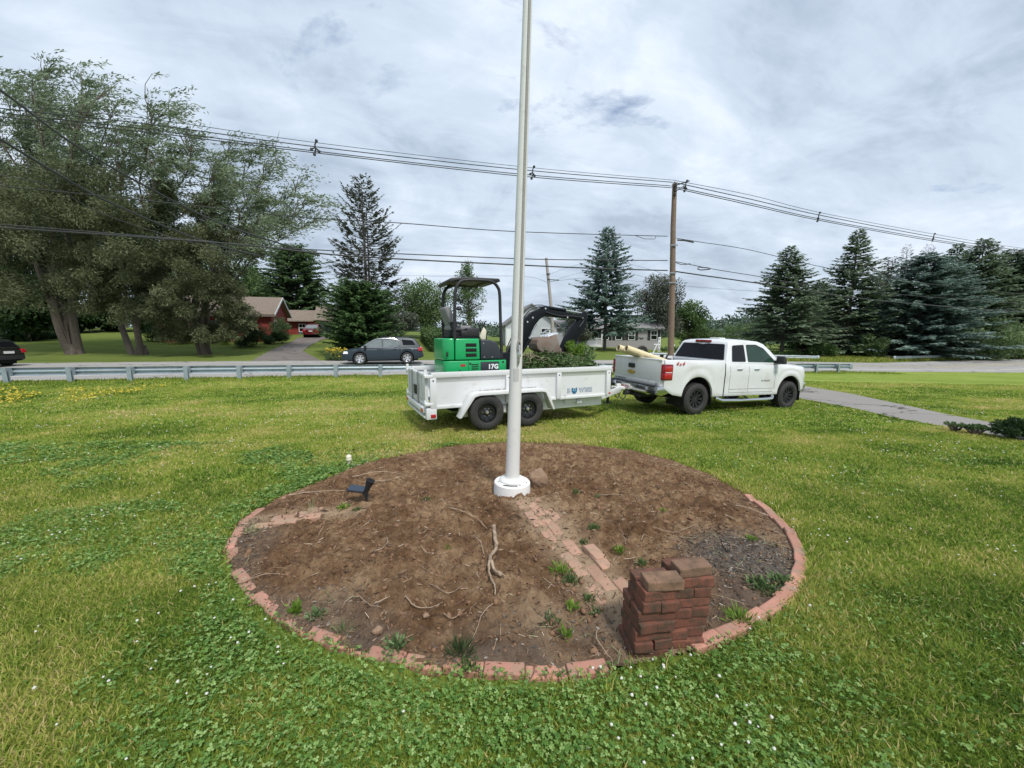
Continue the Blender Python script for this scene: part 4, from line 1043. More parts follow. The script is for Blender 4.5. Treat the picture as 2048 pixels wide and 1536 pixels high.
    # rear bumper with steps
    q = MB(); q.prism([(-.18, .56), (-.16, .74), (-.02, .76), (.06, .7), (.06, .52), (-.1, .5)], -.62, .62)
    for s in (-1, 1): q.prism([(-.16, .56), (-.14, .74), (.02, .77), (.22, .74), (.22, .58), (.0, .52)], s * .62, s * .99)
    bp = q.build('rear_bumper', chrome, P, bevel=.02)
    q = MB()
    for s in (-1, 1): q.box(-.185, -.12, s * .68, s * .93, .56, .65)
    q.box(-.17, .0, -.88, .88, .745, .765); q.build('step', black_plastic, bp, bevel=.01)
    q = MB(); q.box(-.2, -.17, -.03, .25, .53, .69) if 0 else q.box(-.195, -.175, .02 - .2 + .18, .33, .55, .70)
    pl = q.build('licence_plate', plate_white, P, bevel=.004)
    q = MB(); text_mb(q, '6RLP 52', .09, MX((-.198, .165, .62), (0, -1, 0), (0, 0, 1)), .002, .001); q.build('lettering', red_text, pl)
    q = MB(); q.cyl((-.32, 0, .48), (-.05, 0, .48), .035, n=8).box(-.36, -.2, -.04, .04, .42, .48).box(-.1, .4, -.35, .35, .4, .48); q.build('hitch', black_plastic, P)
    # cab
    gh_ = [(2.14, 1.34), (2.2, 1.5), (2.34, 1.86), (2.4, 1.91), (2.6, 1.945), (3.1, 1.96), (3.5, 1.94), (3.72, 1.88), (3.95, 1.72), (4.2, 1.5), (4.38, 1.33)]
    mb, W = greenhouse(gh_, .96, .79, 1.34, 1.95); mb.build('cab', truck_white, P, bevel=.045, seg=3, smooth=45)
    side_panel(P, [(2.38, 1.40), (2.46, 1.80), (2.88, 1.83), (2.88, 1.40)], W, glass_dark, frame=black_plastic, fw=.02)
    side_panel(P, [(3.0, 1.39), (3.0, 1.84), (3.38, 1.84), (3.66, 1.74), (4.06, 1.42), (4.04, 1.38)], W, glass_green, frame=black_plastic, fw=.02)
    def slant(name, x0, z0, x1, z1, w0, w1, m_, d, t=.02):
        q = MB(); nx, nz = -(z1 - z0), (x1 - x0); l = math.hypot(nx, nz); nx, nz = nx / l * d, nz / l * d
        pts = rounded_poly([(-w0, 0), (w0, 0), (w1, 1), (-w1, 1)], .06)
        fr = []
        for yy, u in pts: fr.append((x0 + (x1 - x0) * u + nx, yy, z0 + (z1 - z0) * u + nz))
        bk = [(a - nx * 3, b_, c - nz * 3) for a, b_, c in fr]; k = len(fr)
        q.add(fr + bk, [list(range(k)), [k + i for i in range(k)][::-1]] + [(i, (i + 1) % k, k + (i + 1) % k, k + i) for i in range(k)])
        return q.build(name, m_, P)
    slant('rear_window', 2.17, 1.42, 2.335, 1.84, .86, .71, glass_dark, .012)
    slant('windscreen', 4.33, 1.37, 3.78, 1.86, .84, .68, glass_dark, -.02)
    q = MB(); q.box(2.3, 2.36, -.26, .26, 1.875, 1.945); tb = q.build('brake_light', red_dark, P, bevel=.012)
    for yy in (-.17, .13): k = MB(); k.box(2.288, 2.31, yy - .06, yy + .08, 1.895, 1.93); k.build('lens', red_lens, tb, bevel=.008)
    q = MB(); q.box(2.75, 3.0, -.16, .16, 1.985, 2.02); q.build('roof_beacon', clear_lens, P, bevel=.012)
    for s in (-1, 1):
        q = MB(); q.box(4.02, 4.2, s * .93, s * 1.0, 1.36, 1.43).box(4.02, 4.2, s * 1.0, s * 1.22, 1.34, 1.56, tx=.02); m_ = q.build('mirror', black_plastic, P, bevel=.03)
        k = MB(); k.box(4.1, 4.21, s * 1.05, s * 1.225, 1.5, 1.565); k.build('cap', chrome, m_, bevel=.02)
        q = MB()
        for hx in (2.55, 3.22): q.box(hx, hx + .2, s * .98, s * (SY(hx, 1.17) + .035), 1.17, 1.195)
        q.build('door_handle', chrome, P, bevel=.012)
        q = MB()
        for dx_, z0, z1 in ((2.3, .55, 1.33), (3.02, .55, 1.33), (4.1, .62, 1.31)): strip(q, s, dx_ - .0035, dx_ + .0035, z0, z1)
        strip(q, s, 2.092, 2.128, .47, 1.39, -.004); hstrip(q, s, 2.3, 4.05, .55, .556)
        q.build('door_seam', dark_void, P)
        q = MB(); hstrip(q, s, 2.32, 3.0, .655, .68, .012); hstrip(q, s, 3.04, 4.05, .655, .68, .012); q.build('door_moulding', truck_white_dirty, P)
        q = MB(); q.tube([(1.85, s * .98, .42), (2.0, s * 1.06, .36), (2.6, s * 1.08, .35), (3.7, s * 1.08, .35), (3.95, s * 1.06, .36), (4.1, s * .98, .42)], .045, 10)
        sbar = q.build('step_bar', chrome, P)
        k = MB()
        for hx in (2.3, 3.05, 3.8): k.bar((hx, s * .7, .5), (hx, s * 1.05, .37), .04, .03)
        k.build('bracket', black_plastic, sbar)
        for i, hx in enumerate(WX):
            wo = wheel(P, hx, s * .87, WR, .28, s, 'spoke', black_plastic, .235)
    for s, xa in ((-1, .42),):
        q = MB(); text_mb(q, '4', .13, MX((xa, s * 1.0, 1.325), (1, 0, 0), (0, 0, 1)), .002, .004, shear=.3); text_mb(q, 'x', .1, MX((xa + .1, s * 1.0, 1.315), (1, 0, 0), (0, 0, 1)), .002, .004, shear=.3); text_mb(q, '4', .13, MX((xa + .2, s * 1.0, 1.325), (1, 0, 0), (0, 0, 1)), .002, .004, shear=.3)
        text_mb(q, 'Z71', .05, MX((xa + .34, s * 1.0, 1.315), (1, 0, 0), (0, 0, 1)), .002, .001, shear=.3) if 0 else None
        q.build('decal', red_text, P)
        q = MB(); text_mb(q, 'SILVERADO', .06, MX((3.72, s * (SY(3.72, .86) + .002), .86), (1, 0, 0), (0, 0, 1)), .001, .001, 1.2); q.build('lettering', grey_text, P)
    q = MB(); q.box(5.5, 5.72, -.88, .88, .5, .78); q.build('front_bumper', chrome, P, bevel=.05)
    q = MB(); q.box(5.56, 5.66, -.6, .6, .8, 1.16); q.build('grille', chrome, P, bevel=.03)
    q = MB(); q.cyl((1.35, -.5, .38), (.5, -.62, .4), .035, n=8); q.build('exhaust', steel_grey, P)
    q = MB(); q.box(.14, 2.02, -.84, .84, 1.022, 1.035)
    for k in range(9): q.box(.14, 2.02, -.8 + k * .2, -.72 + k * .2, 1.035, 1.045)
    q.build('bed_liner', black_plastic, P)
tk_build()
Mtk = Matrix.Translation(tk.location) @ tk.rotation_euler.to_matrix().to_4x4()
for i, (a, b_, lb) in enumerate((((-.40, -.02, 1.65), (1.6, -.35, 1.06), 'cream pipe lying on the tailgate, nearer of the pair'), ((-.50, .18, 1.655), (1.55, -.13, 1.08), 'cream pipe lying on the tailgate, farther of the pair'))):
    A, B = Mtk @ Vector(a), Mtk @ Vector(b_); pt = thing('pipe', lb, 'pipe', A, group='cream pipes in the pickup bed')
    d = (B - A).normalized(); q = MB(A); r = .088
    x_ = d.orthogonal().normalized(); y_ = d.cross(x_); n = 24; V = []
    for rr, p in ((r - .012, A + d * .6), (r - .012, A), (r, A), (r, B), (r * .9, B)):
        for j in range(n): t_ = 2 * math.pi * j / n; V.append(p + (x_ * math.cos(t_) + y_ * math.sin(t_)) * rr)
    F = [(i_ * n + j, i_ * n + (j + 1) % n, (i_ + 1) * n + (j + 1) % n, (i_ + 1) * n + j) for i_ in range(4) for j in range(n)]
    q.add(V, F); q.build('tube', cream_pipe, pt)
    q = MB(A); q.cyl(A + d * .05, A + d * .055, r - .013, n=20); q.build('dark_bore', dark_void, pt)
q = MB()
q.bar((.55, .05, .9), (.48, .12, 1.56), .03, .03).bar((.75, .0, .95), (.95, -.1, 1.5), .1, .02).bar((.9, .2, .95), (.8, -.05, 1.5), .1, .02).box(.5, 1.1, -.1, .3, .88, 1.4)
o = q.build('rack', black_plastic); o.matrix_world = Mtk; tag(o, 'dark tool rack propped under the cream pipes in the pickup bed', 'rack')

# ---------------- dump trailer ----------------
TT = R_(25); tc0 = Vector((-1.965, 8.06, 0))
tgz = -.32
trl = thing('dump_trailer', 'white tandem axle dump trailer loaded with the green excavator', 'trailer', (tc0.x, tc0.y, tgz), (R_(-.9), R_(.45), TT))
def trailer():
    P = trl; Y0 = .97
    q = MB(); q.box(.06, 4.24, -Y0 + .03, Y0 - .03, .60, .66); q.build('floor', white_steel_dirty, P)
    for s in (-1, 1):
        q = MB(); q.prism([(s * (Y0 - .025), .52), (s * (Y0 - .025), .98), (s * (Y0 + .012), 1.075), (s * (Y0 - .02), 1.075), (s * (Y0 - .055), .98), (s * (Y0 - .055), .52)], .06, 4.24, plane='YZ')
        q.build('side_panel', white_steel, P, smooth=20)
        q = MB(); q.box(.03, 4.29, s * (Y0 - .06), s * (Y0 + .03), 1.075, 1.175); q.build('top_rail', white_steel, P, bevel=.008)
        q = MB()
        for x0, x1 in ((.0, .12), (1.57, 1.7), (2.79, 2.9), (4.14, 4.26)): q.box(x0, x1, s * (Y0 - .03), s * (Y0 + .035), .50, 1.074)
        sp = q.build('stake_post', white_steel, P, bevel=.006)
        k = MB()
        for x0 in (.06, 1.635, 2.845, 4.2): k.lathe([(0, s * .037), (.016, s * .037), (.016, s * .03)], (x0, s * Y0, 1.02), 'Y', 12)
        k.build('pin_hole', dark_void, sp)
        q = MB(); q.box(.1, 4.2, s * (Y0 - .07), s * (Y0 - .0), .47, .53); q.build('lower_rail', white_steel, P, bevel=.006)
        # fender
        pr = [(.50, .30), (.74, .70), (.80, .75), (.90, .775), (2.32, .775), (2.42, .75), (2.46, .70), (2.62, .32)]
        q = MB(); th = .014
        inn = [(.54, .29), (.77, .685), (.82, .73), (.91, .752), (2.31, .752), (2.39, .73), (2.43, .69), (2.58, .31)]
        q.prism(pr + inn[::-1], s * Y0, s * (Y0 + .235))
        lip = [(x + (.045 if x < 1.5 else -.045) * (1 if z < .74 else .6), z - (.06 if z > .6 else .0)) for x, z in pr]
        q.prism(pr + lip[::-1], s * (Y0 + .235), s * (Y0 + .245))
        q.build('fender', white_steel, P, bevel=.003)
        random.seed(3); q = MB()
        for k in range(16):
            a = 1.0 + k * .083 + random.uniform(-.02, .02); q.box(a, a + random.uniform(.02, .075), s * (Y0 - .004), s * (Y0 + .012), .776, .776 + random.uniform(.004, .012))
        q.build('rust_streak', rust, P)
        for x in (1.09, 2.0): wheel(P, x, s * 1.08, .362, .21, s, 'steel', black_gloss, .2, tread=False)
        q = MB(); q.box(.82, 4.16, s * .74, s * .80, .24, .47); q.build('frame_rail', white_steel, P, bevel=.006)
        q = MB(); q.box(.62, .80, s * .74, s * .93, .26, .46); q.lathe([(0, s * .93), (.05, s * .93), (.05, s * .8)], (.66, 0, .36), 'Y', 16); q.build('hinge_block', white_steel_dirty, P, bevel=.01)
        q = MB(); q.box(1.44, 1.6, s * .8, s * .9, .36, .60).box(1.5, 1.58, s * .8, s * .96, .3, .44); q.build('hanger', white_steel_dirty, P)
        q = MB(); q.box(.0, .1, s * (Y0 - .02), s * (Y0 + .045), .31, .38); q.build('side_marker', red_lens, P, bevel=.01)
        q = MB(); q.box(4.2, 4.26, s * (Y0 + .0), s * (Y0 + .04), .52, .56); q.build('side_marker', red_lens, P, bevel=.006)
        # rear corner plate and hinges
        q = MB(); q.box(-.08, .12, s * (Y0 - .08), s * (Y0 + .03), .28, .50); q.build('rear_corner', white_steel, P, bevel=.015)
        q = MB()
        for z0 in (.55, 1.08):
            q = MB(); q.box(-.10, .05, s * (Y0 - .09), s * (Y0 + .04), z0, z0 + .05); q.cyl((-.09, s * (Y0 - .02), z0 - .05), (-.09, s * (Y0 - .02), z0 + .1), .018, n=8)
            if z0 > 1: q.cyl((-.07, s * (Y0 - .03), 1.12), (-.07, s * (Y0 - .03), 1.23), .03, n=10)
            q.build('gate_hinge', white_steel_dirty, P, bevel=.004)
        # rear gate leaf
        ya, yb = sorted((s * .012, s * (Y0 - .07))); q = MB()
        q.box(-.045, -.015, ya, yb, .53, 1.14)
        for y_ in (ya, yb - .06): q.box(-.075, -.0455, y_, y_ + .06, .53, 1.14)
        q.box(-.072, -.046, ya + .061, yb - .061, 1.07, 1.135).box(-.072, -.046, ya + .061, yb - .061, .53, .59)
        ym = (ya + yb) / 2; q.box(-.072, -.046, ym - .03, ym + .03, .591, 1.069)
        q.build('gate', white_steel, P, bevel=.004)
    q = MB(); q.box(-.1, -.076, -.12, .1, .66, .86); q.build('latch', black_plastic, P, bevel=.01)
    q = MB(); q.cyl((-.09, -.3, .5), (-.09, -.3, 1.15), .016, n=8).cyl((-.09, .3, .5), (-.09, .3, 1.15), .016, n=8); q.build('lock_rod', steel_grey, P)
    q = MB(); q.box(-.12, .02, -Y0 + .08, Y0 - .08, .40, .50).box(-.1, .0, -Y0 + .08, Y0 - .08, .29, .335); bb = q.build('rear_bumper', white_steel_dirty, P, bevel=.01)
    k = MB()
    for y in (-.8, .8): k.box(-.135, -.1, y - .08, y + .08, .42, .48)
    k.build('tail_light', red_lens, bb, bevel=.008)
    q = MB(); q.box(4.2, 4.24, -Y0 + .03, Y0 - .03, .52, 1.08).box(4.18, 4.28, -Y0 + .03, Y0 - .03, 1.076, 1.172); q.build('front_panel', white_steel, P, bevel=.006)
    for s in (-1, 1):
        q = MB(); q.prism([(3.1, .34), (4.3, .46), (4.3, .52), (4.16, .52), (3.1, .47)], s * .80, s * .84); q.build('gusset', white_steel, P)
        q = MB(); q.bar((4.1, s * .74, .40), (5.32, s * .09, .46), .07, .14); q.build('tongue', white_steel, P, bevel=.006)
    q = MB(); q.box(5.2, 5.5, -.07, .07, .44, .53).lathe([(0, .0), (.07, .01), (.075, .06), (.0, .1)], (5.5, 0, .43), 'Z', 14).box(5.28, 5.42, -.03, .05, .53, .6); q.build('coupler', white_steel_dirty, P, bevel=.015)
    q = MB(); q.cyl((5.0, .0, .12), (5.0, .0, .86), .038, n=12).box(4.93, 5.07, -.05, .05, .82, .93).cyl((5.0, -.05, .88), (5.0, -.2, .88), .012, n=6).box(4.9, 5.1, -.08, .08, .1, .12); q.build('jack', black_plastic, P)
    q = MB(); q.box(4.45, 4.9, -.28, .28, .5, .85); q.build('pump_box', black_plastic, P, bevel=.03)
    for s in (-1, 1):
        q = MB(); pts = [(5.25, s * .08, .42), (5.3, s * .09, .3), (5.4, s * .1, .2), (5.48, s * .12, .24), (5.56, s * .13, .42)]
        q.tube(smooth_curve([Vector(p) for p in pts], 6), .014, 5)
        for p in smooth_curve([Vector(p) for p in pts], 5): q.lathe([(.012, -.01), (.02, 0), (.012, .01)], p, 'Y', 6)
        q.build('safety_chain', steel_grey, P)
    q = MB(); q.box(3.4, 3.53, -.90, -.80, .34, .43); q.build('junction_box', white_steel, P, bevel=.012)
    q = MB(); q.box(3.44, 3.45, -.906, -.9, .36, .41); q.build('slot', dark_void, P)
    for x in (1.09, 2.0): q = MB(); q.cyl((x, -1.0, .36), (x, 1.0, .36), .04, n=10); q.build('axle', black_plastic, P)
    q = MB(); q.box(.7, 4.0, -.70, .70, .3, .595); q.build('undercarriage', dark_void, P)
    # lettering: B, owl badge, WISE
    q = MB(); yy = -(Y0 - .022); zl = .645
    text_mb(q, 'B', .135, MX((3.13, yy, zl), (1, 0, 0), (0, 0, 1)), .002, .007); q.build('letter_b', blue_text, P); q = MB(); text_mb(q, 'WISE', .135, MX((3.585, yy, zl + .0), (1, 0, 0), (0, 0, 1)), .002, .007, 1.2)
    q.build('lettering', blue_text, P)
    q = MB(); text_mb(q, 'B', .135, MX((3.13, yy - .0025, zl), (1, 0, 0), (0, 0, 1)), .001, -.0015); q.build('letter_fill', white_text, P); q = MB(); text_mb(q, 'WISE', .135, MX((3.585, yy - .0025, zl), (1, 0, 0), (0, 0, 1)), .001, -.0015, 1.2)
    q.build('lettering_fill', white_text, P)
    ow = [(-.07, .075), (-.03, .05), (.03, .05), (.07, .075), (.075, .0), (.05, -.05), (0, -.075), (-.05, -.05), (-.075, 0)]
    q = MB(); q.prism([(3.28 + a, zl + b_) for a, b_ in ow], yy - .004, yy); eb = q.build('badge', blue_text, P)
    q = MB()
    for a in (-.028, .028): q.lathe([(0, 0), (.018, 0), (.018, .002)], (3.28 + a, yy - .007, zl + .015), 'Y', 12)
    q.prism([(3.27, zl - .005), (3.29, zl - .005), (3.28, zl - .03)], yy - .007, yy - .005); q.build('badge_eyes', mat('badge_teal', (.25, .55, .65), .4), eb)
    q = MB(); text_mb(q, 'MADE IN USA', .03, MX((3.15, yy, .545), (1, 0, 0), (0, 0, 1)), .001, 0) if 0 else q.box(3.0, 3.06, yy - .001, yy, .54, .55)
    q.build('small_decal', steel_grey, P)
trailer()
Mtr = Matrix.Translation(trl.location) @ trl.rotation_euler.to_matrix().to_4x4()

# ---------------- mini excavator on the trailer ----------------
EO = Vector((1.1, 0, .66)); eloc = Mtr @ EO
ex = thing('mini_excavator', 'green and black mini excavator with a canopy standing in the dump trailer', 'excavator', eloc, trl.rotation_euler)
def EB(): return MB(EO)
def excavator():
    P = ex
    for s in (-1, 1):
        q = EB(); pr = []
        for k in range(13): a = math.pi / 2 + math.pi * k / 12; pr.append((.55 + .2 * math.cos(a), .86 + .2 * math.sin(a)))
        for k in range(13): a = -math.pi / 2 + math.pi * k / 12; pr.append((1.75 + .2 * math.cos(a), .86 + .2 * math.sin(a)))
        q.prism(pr, s * .25, s * .49); q.build('track', rubber, P, bevel=.01)
    q = EB(); q.cyl((1.15, 0, .9), (1.15, 0, 1.08), .3, n=24).box(.8, 1.5, -.25, .25, .75, .95); q.build('turntable', boom_black, P)
    # lower skirt, rounded at the tail
    def tail(x0, x1, w0, z0, z1, rr=.2):
        pts = [(x1, -w0), (x1, w0)] + [(x0 + rr - rr * math.sin(a), w0 - rr + rr * math.cos(a)) for a in np.linspace(0, math.pi / 2, 7)] + [(x0 + rr - rr * math.cos(a), -w0 + rr - rr * math.sin(a)) for a in np.linspace(0, math.pi / 2, 7)]
        return pts
    q = EB(); q.prism(tail(.43, 1.80, .5, 0, 0, .14), 1.06, 1.355, plane='XY'); sk = q.build('lower_skirt', green_paint, P, bevel=.02, seg=3)
    q = EB(); q.prism(tail(.42, .635, .5, 0, 0, .17), 1.37, 1.82, plane='XY'); q.build('counterweight', green_paint, P, bevel=.03, seg=3)
    for s in (-1, 1):
        q = EB(); q.box(.65, 1.195, s * .26, s * .5, 1.37, 1.815, tx=.012, ty=.01); sc_ = q.build('side_cover', green_paint, P, bevel=.03, seg=3)
        if s < 0:
            k = EB(); k.box(.86, 1.13, -.497, -.488, 1.42, 1.73); k.build('louvre_recess', green_paint, sc_, bevel=.003)
            k = EB()
            for z0 in (1.435, 1.54, 1.645): k.box(.875, 1.115, -.504, -.49, z0, z0 + .072)
            k.build('louvre', dark_void, sc_, bevel=.004)
            k = EB(); k.box(.46, .5, -.506, -.49, 1.45, 1.55); k.build('latch', black_plastic, sc_, bevel=.006)
        q = EB(); q.prism([(1.21, 1.37), (1.21, 1.80), (1.42, 1.79), (1.56, 1.74), (1.64, 1.64), (1.68, 1.48), (1.69, 1.37)], s * .2, s * .495); fc = q.build('fuel_cover', cover_black, P, bevel=.03, seg=3)
        k = EB()
        for a, b_ in ((1.27, 1.71), (1.29, 1.42), (1.47, 1.42)): k.lathe([(0, s * .505), (.016, s * .503), (.02, s * .49)], (a, 0, b_), 'Y', 12)
        k.build('bolt', steel_grey, fc)
    q = EB(); q.box(1.2, 1.62, -.509, -.495, 1.09, 1.325); bp = q.build('name_panel', cover_black, sk, bevel=.003)
    q = EB(); text_mb(q, '17G', .135, MX((1.485, -.511, 1.215), (1, 0, 0), (0, 0, 1)), .002, .006, 1.05); q.build('lettering', white_text, sk)
    q = EB()
    for z0 in (1.17, 1.215, 1.26): q.box(1.0, 1.15, -.506, -.495, z0, z0 + .02)
    q.box(.925, .931, -.504, -.49, 1.07, 1.35); q.build('slot', dark_void, sk)
    q = EB(); q.box(.76, .86, -.506, -.495, 1.24, 1.285); q.build('decal', red_text, sk)
    q = EB()
    for a, b_ in ((.97, 1.29), (1.72, 1.31), (.74, 1.14)): q.lathe([(.0, -.504), (.012, -.506), (.024, -.504), (.026, -.49)], (a, 0, b_), 'Y', 12)
    q.build('bolt', black_plastic, sk)
    q = EB(); q.box(.68, 1.2, -.46, .46, 1.78, 1.86).box(1.2, 1.85, -.46, .46, 1.33, 1.38); q.build('deck', boom_black, P, bevel=.01)
    # seat
    q = EB(); q.add([(.50, -.24, 2.46), (.50, .24, 2.46), (.62, .24, 2.50), (.62, -.24, 2.50), (.66, -.25, 2.02), (.66, .25, 2.02), (.82, .24, 2.08), (.82, -.24, 2.08)], [(0, 1, 2, 3), (7, 6, 5, 4), (0, 4, 5, 1), (1, 5, 6, 2), (2, 6, 7, 3), (3, 7, 4, 0)])
    st = q.build('seat_back', seat_grey, P, bevel=.05, seg=4)
    q = EB(); q.box(.62, 1.12, -.25, .25, 1.98, 2.09); q.build('seat', seat_grey, P, bevel=.04, seg=3)
    q = EB(); q.box(.6, 1.05, -.2, .2, 1.84, 1.98); q.build('seat_base', black_plastic, P, bevel=.02)
    for s in (-1, 1):
        q = EB(); q.box(.58, .86, s * .26, s * .33, 2.12, 2.16).bar((.62, s * .29, 2.12), (.72, s * .29, 1.86), .03, .05); q.build('armrest', black_plastic, P, bevel=.012)
        q = EB(); q.box(.92, 1.2, s * .28, s * .46, 1.86, 2.03).box(.8, .95, s * .3, s * .46, 1.86, 1.98); q.build('console', black_plastic, P, bevel=.02)
        q = EB(); q.tube([(1.12, s * .37, 2.02), (1.14, s * .37, 2.12), (1.10, s * .36, 2.24)], [.02, .01, .018], 8); q.build('joystick', black_plastic, P)
    q = EB()
    for y in (-.12, .0, .12): q.tube([(1.45, y, 1.38), (1.5, y, 1.75), (1.42, y, 2.12), (1.46, y, 2.2)], .012, 6)
    q.tube([(1.3, -.1, 1.38), (1.38, -.1, 1.9), (1.3, -.1, 2.15), (1.38, -.05, 2.22)], .012, 6); q.build('travel_lever', black_plastic, P)
    q = EB(); q.prism([(1.26, 1.86), (1.36, 2.06), (1.42, 1.98), (1.40, 1.8), (1.3, 1.78)], -.3, -.24); q.build('side_guard', pale_plastic, P, bevel=.01)
    # canopy frame
    for s in (-1, 1):
        q = EB(); pts = [(.66, s * .46, 1.8), (.665, s * .46, 2.4), (.69, s * .46, 2.78), (.76, s * .46, 2.93), (.9, s * .455, 3.0), (1.3, s * .45, 3.02), (1.5, s * .45, 3.0), (1.62, s * .45, 2.9), (1.665, s * .45, 2.75), (1.68, s * .45, 2.3), (1.71, s * .45, 1.38)]
        q.tube(smooth_curve([Vector(p) for p in pts], 5), .033, 10) if s < 0 else q.tube(smooth_curve([Vector(p) for p in pts[:7]], 5), .033, 10)
        q.build('canopy_post', black_plastic, P)
    q = EB(); q.cyl((1.4, -.45, 3.0), (1.4, .45, 3.0), .025, n=8).cyl((.8, -.45, 2.94), (.8, .45, 2.94), .025, n=8); q.build('crossbar', black_plastic, P)
    q = EB(); q.prism([(.60, 2.92), (.55, 2.97), (.60, 3.03), (.95, 3.07), (1.66, 3.08), (1.69, 3.02), (1.62, 3.0), (.95, 3.02), (.68, 2.97)], -.46, .46); q.build('canopy_roof', black_plastic, P, bevel=.02)
    q = EB(); q.lathe([(0, -.03), (.05, -.02), (.06, 0), (.04, .05), (0, .06)], (.78, -.38, 2.42), 'Z', 12); q.build('work_light', black_plastic, P)
    q = EB(); q.tube([(1.2, -.1, 3.1), (1.22, -.1, 3.15), (1.28, -.1, 3.16), (1.32, -.1, 3.1)], .008, 6); q.build('lift_eye', steel_grey, P)
    # boom
    q = EB(); q.box(1.8, 2.1, -.16, .16, .95, 1.5); q.build('swing_post', boom_black, P, bevel=.03)
    bo = [(1.9, 1.2), (1.95, 1.36), (2.2, 1.78), (2.36, 2.06), (2.5, 2.28), (2.66, 2.43), (2.84, 2.50), (2.96, 2.58), (3.04, 2.58), (3.14, 2.50), (4.08, 2.40), (4.16, 2.34), (4.08, 2.27), (3.7, 2.30), (3.2, 2.335), (2.99, 2.34), (2.86, 2.27), (2.73, 2.12), (2.58, 1.86), (2.34, 1.5), (2.08, 1.16)]
    q = EB(); q.prism(bo, -.085, .085); bm_ = q.build('boom', boom_black, P, bevel=.012)
    q = EB(); q.tube(smooth_curve([Vector(p) for p in [(1.98, -.11, 1.5), (2.3, -.11, 2.1), (2.5, -.12, 2.4), (2.7, -.12, 2.53), (2.95, -.1, 2.56)]], 6), .016, 6).tube(smooth_curve([Vector(p) for p in [(3.0, -.1, 2.44), (3.4, -.1, 2.36), (3.8, -.1, 2.36), (4.1, -.1, 2.3), (3.95, -.13, 2.1)]], 6), .011, 6).tube(smooth_curve([Vector(p) for p in [(1.98, -.07, 1.55), (2.28, -.07, 2.16), (2.48, -.08, 2.46), (2.7, -.08, 2.58), (2.95, -.06, 2.6)]], 6), .013, 6); q.build('hose', wire_m, bm_)
    q = EB()
    for a, b_ in ((2.66, 2.3), (3.0, 2.52), (2.52, 2.2), (4.07, 2.32), (3.62, 2.33)): q.lathe([(0, -.1), (.022, -.1), (.022, -.085)], (a, 0, b_), 'Y', 10)
    q.build('pin', silver, bm_)
    q = EB(); q.cyl((2.25, 0, 1.25), (2.62, 0, 1.8), .05, n=12).lathe([(.04, -.09), (.06, -.09), (.06, .09), (.04, .09)], (2.25, 0, 1.25), 'Y', 10); q.build('boom_cylinder', boom_black, P)
    q = EB(); q.cyl((2.6, 0, 1.77), (2.83, 0, 2.14), .025, n=10); q.build('cylinder_rod', silver, P)
    q = EB(); q.cyl((3.0, 0, 2.56), (3.62, 0, 2.50), .042, n=12); q.build('arm_cylinder', boom_black, P)
    q = EB(); q.cyl((3.6, 0, 2.503), (4.17, 0, 2.44), .02, n=10); q.build('cylinder_rod', silver, P)
    # stick (arm) folded back towards the machine
    sa = [(4.12, 2.49), (4.24, 2.44), (4.22, 2.24), (4.02, 1.92), (3.72, 1.54), (3.50, 1.30), (3.40, 1.33), (3.42, 1.45), (3.62, 1.86), (3.80, 2.12), (3.98, 2.27), (4.05, 2.40)]
    q = EB(); q.prism(sa, -.075, .075); ar = q.build('stick', boom_black, P, bevel=.012)
    q = EB(); q.cyl((4.20, -.02, 2.16), (3.86, -.02, 1.64), .04, n=12); q.build('bucket_cylinder', boom_black, P)
    q = EB(); q.cyl((3.88, -.02, 1.67), (3.62, -.02, 1.28), .02, n=10); q.build('cylinder_rod', silver, P)
    q = EB(); q.bar((3.6, -.09, 1.3), (3.36, -.09, 1.42), .02, .05).bar((3.6, .09, 1.3), (3.36, .09, 1.42), .02, .05).bar((3.62, -.08, 1.28), (3.45, -.08, 1.2), .02, .04); q.build('linkage', steel_grey, P)
    # bucket, curled in
    EBu = lambda: MB(EO - Vector((-.03, 0, .06)))
    bs = [(3.26, 1.86), (3.05, 1.80), (2.84, 1.78), (2.76, 1.72), (2.73, 1.62), (2.76, 1.52), (2.86, 1.45), (3.02, 1.42), (3.26, 1.42), (3.38, 1.5), (3.34, 1.66)]
    q = EBu()
    for s in (-1, 1): q.prism(bs, s * .21, s * .225)
    n = len(bs); o_ = bs[1:10]; i_ = [(a + (3.05 - a) * .05, b_ + (1.65 - b_) * .06) for a, b_ in o_]
    q.prism(o_ + i_[::-1], -.209, .209); bk = q.build('bucket', rust, P, bevel=.004)
    q = EBu()
    for y in (-.18, -.06, .06, .18): q.add([(3.3, y - .025, 1.86), (3.3, y + .025, 1.86), (3.02, y + .03, 1.79), (3.02, y - .03, 1.79), (3.34, y - .008, 1.90), (3.34, y + .008, 1.90), (3.04, y + .02, 1.83), (3.04, y - .02, 1.83)], [(0, 1, 2, 3), (7, 6, 5, 4), (0, 4, 5, 1), (1, 5, 6, 2), (2, 6, 7, 3), (3, 7, 4, 0)])
    q.tube([(2.86, -.2, 1.86), (3.0, -.1, 1.9), (3.2, 0, 1.98), (3.34, .1, 1.97)], .02, 6)
    q.build('tooth', silver, bk)
    q = EBu(); q.prism([(3.3, 1.66), (3.5, 1.5), (3.48, 1.28), (3.36, 1.3), (3.2, 1.46)], -.10, .10); q.build('bucket_ear', rust, bk, bevel=.01)
    q = EB(); q.box(2.1, 2.16, -.5, .5, .7, .95).prism([(1.4, .75), (2.1, .78), (2.1, .86), (1.4, .84)], -.3, .3); q.build('blade', boom_black, P)
excavator()

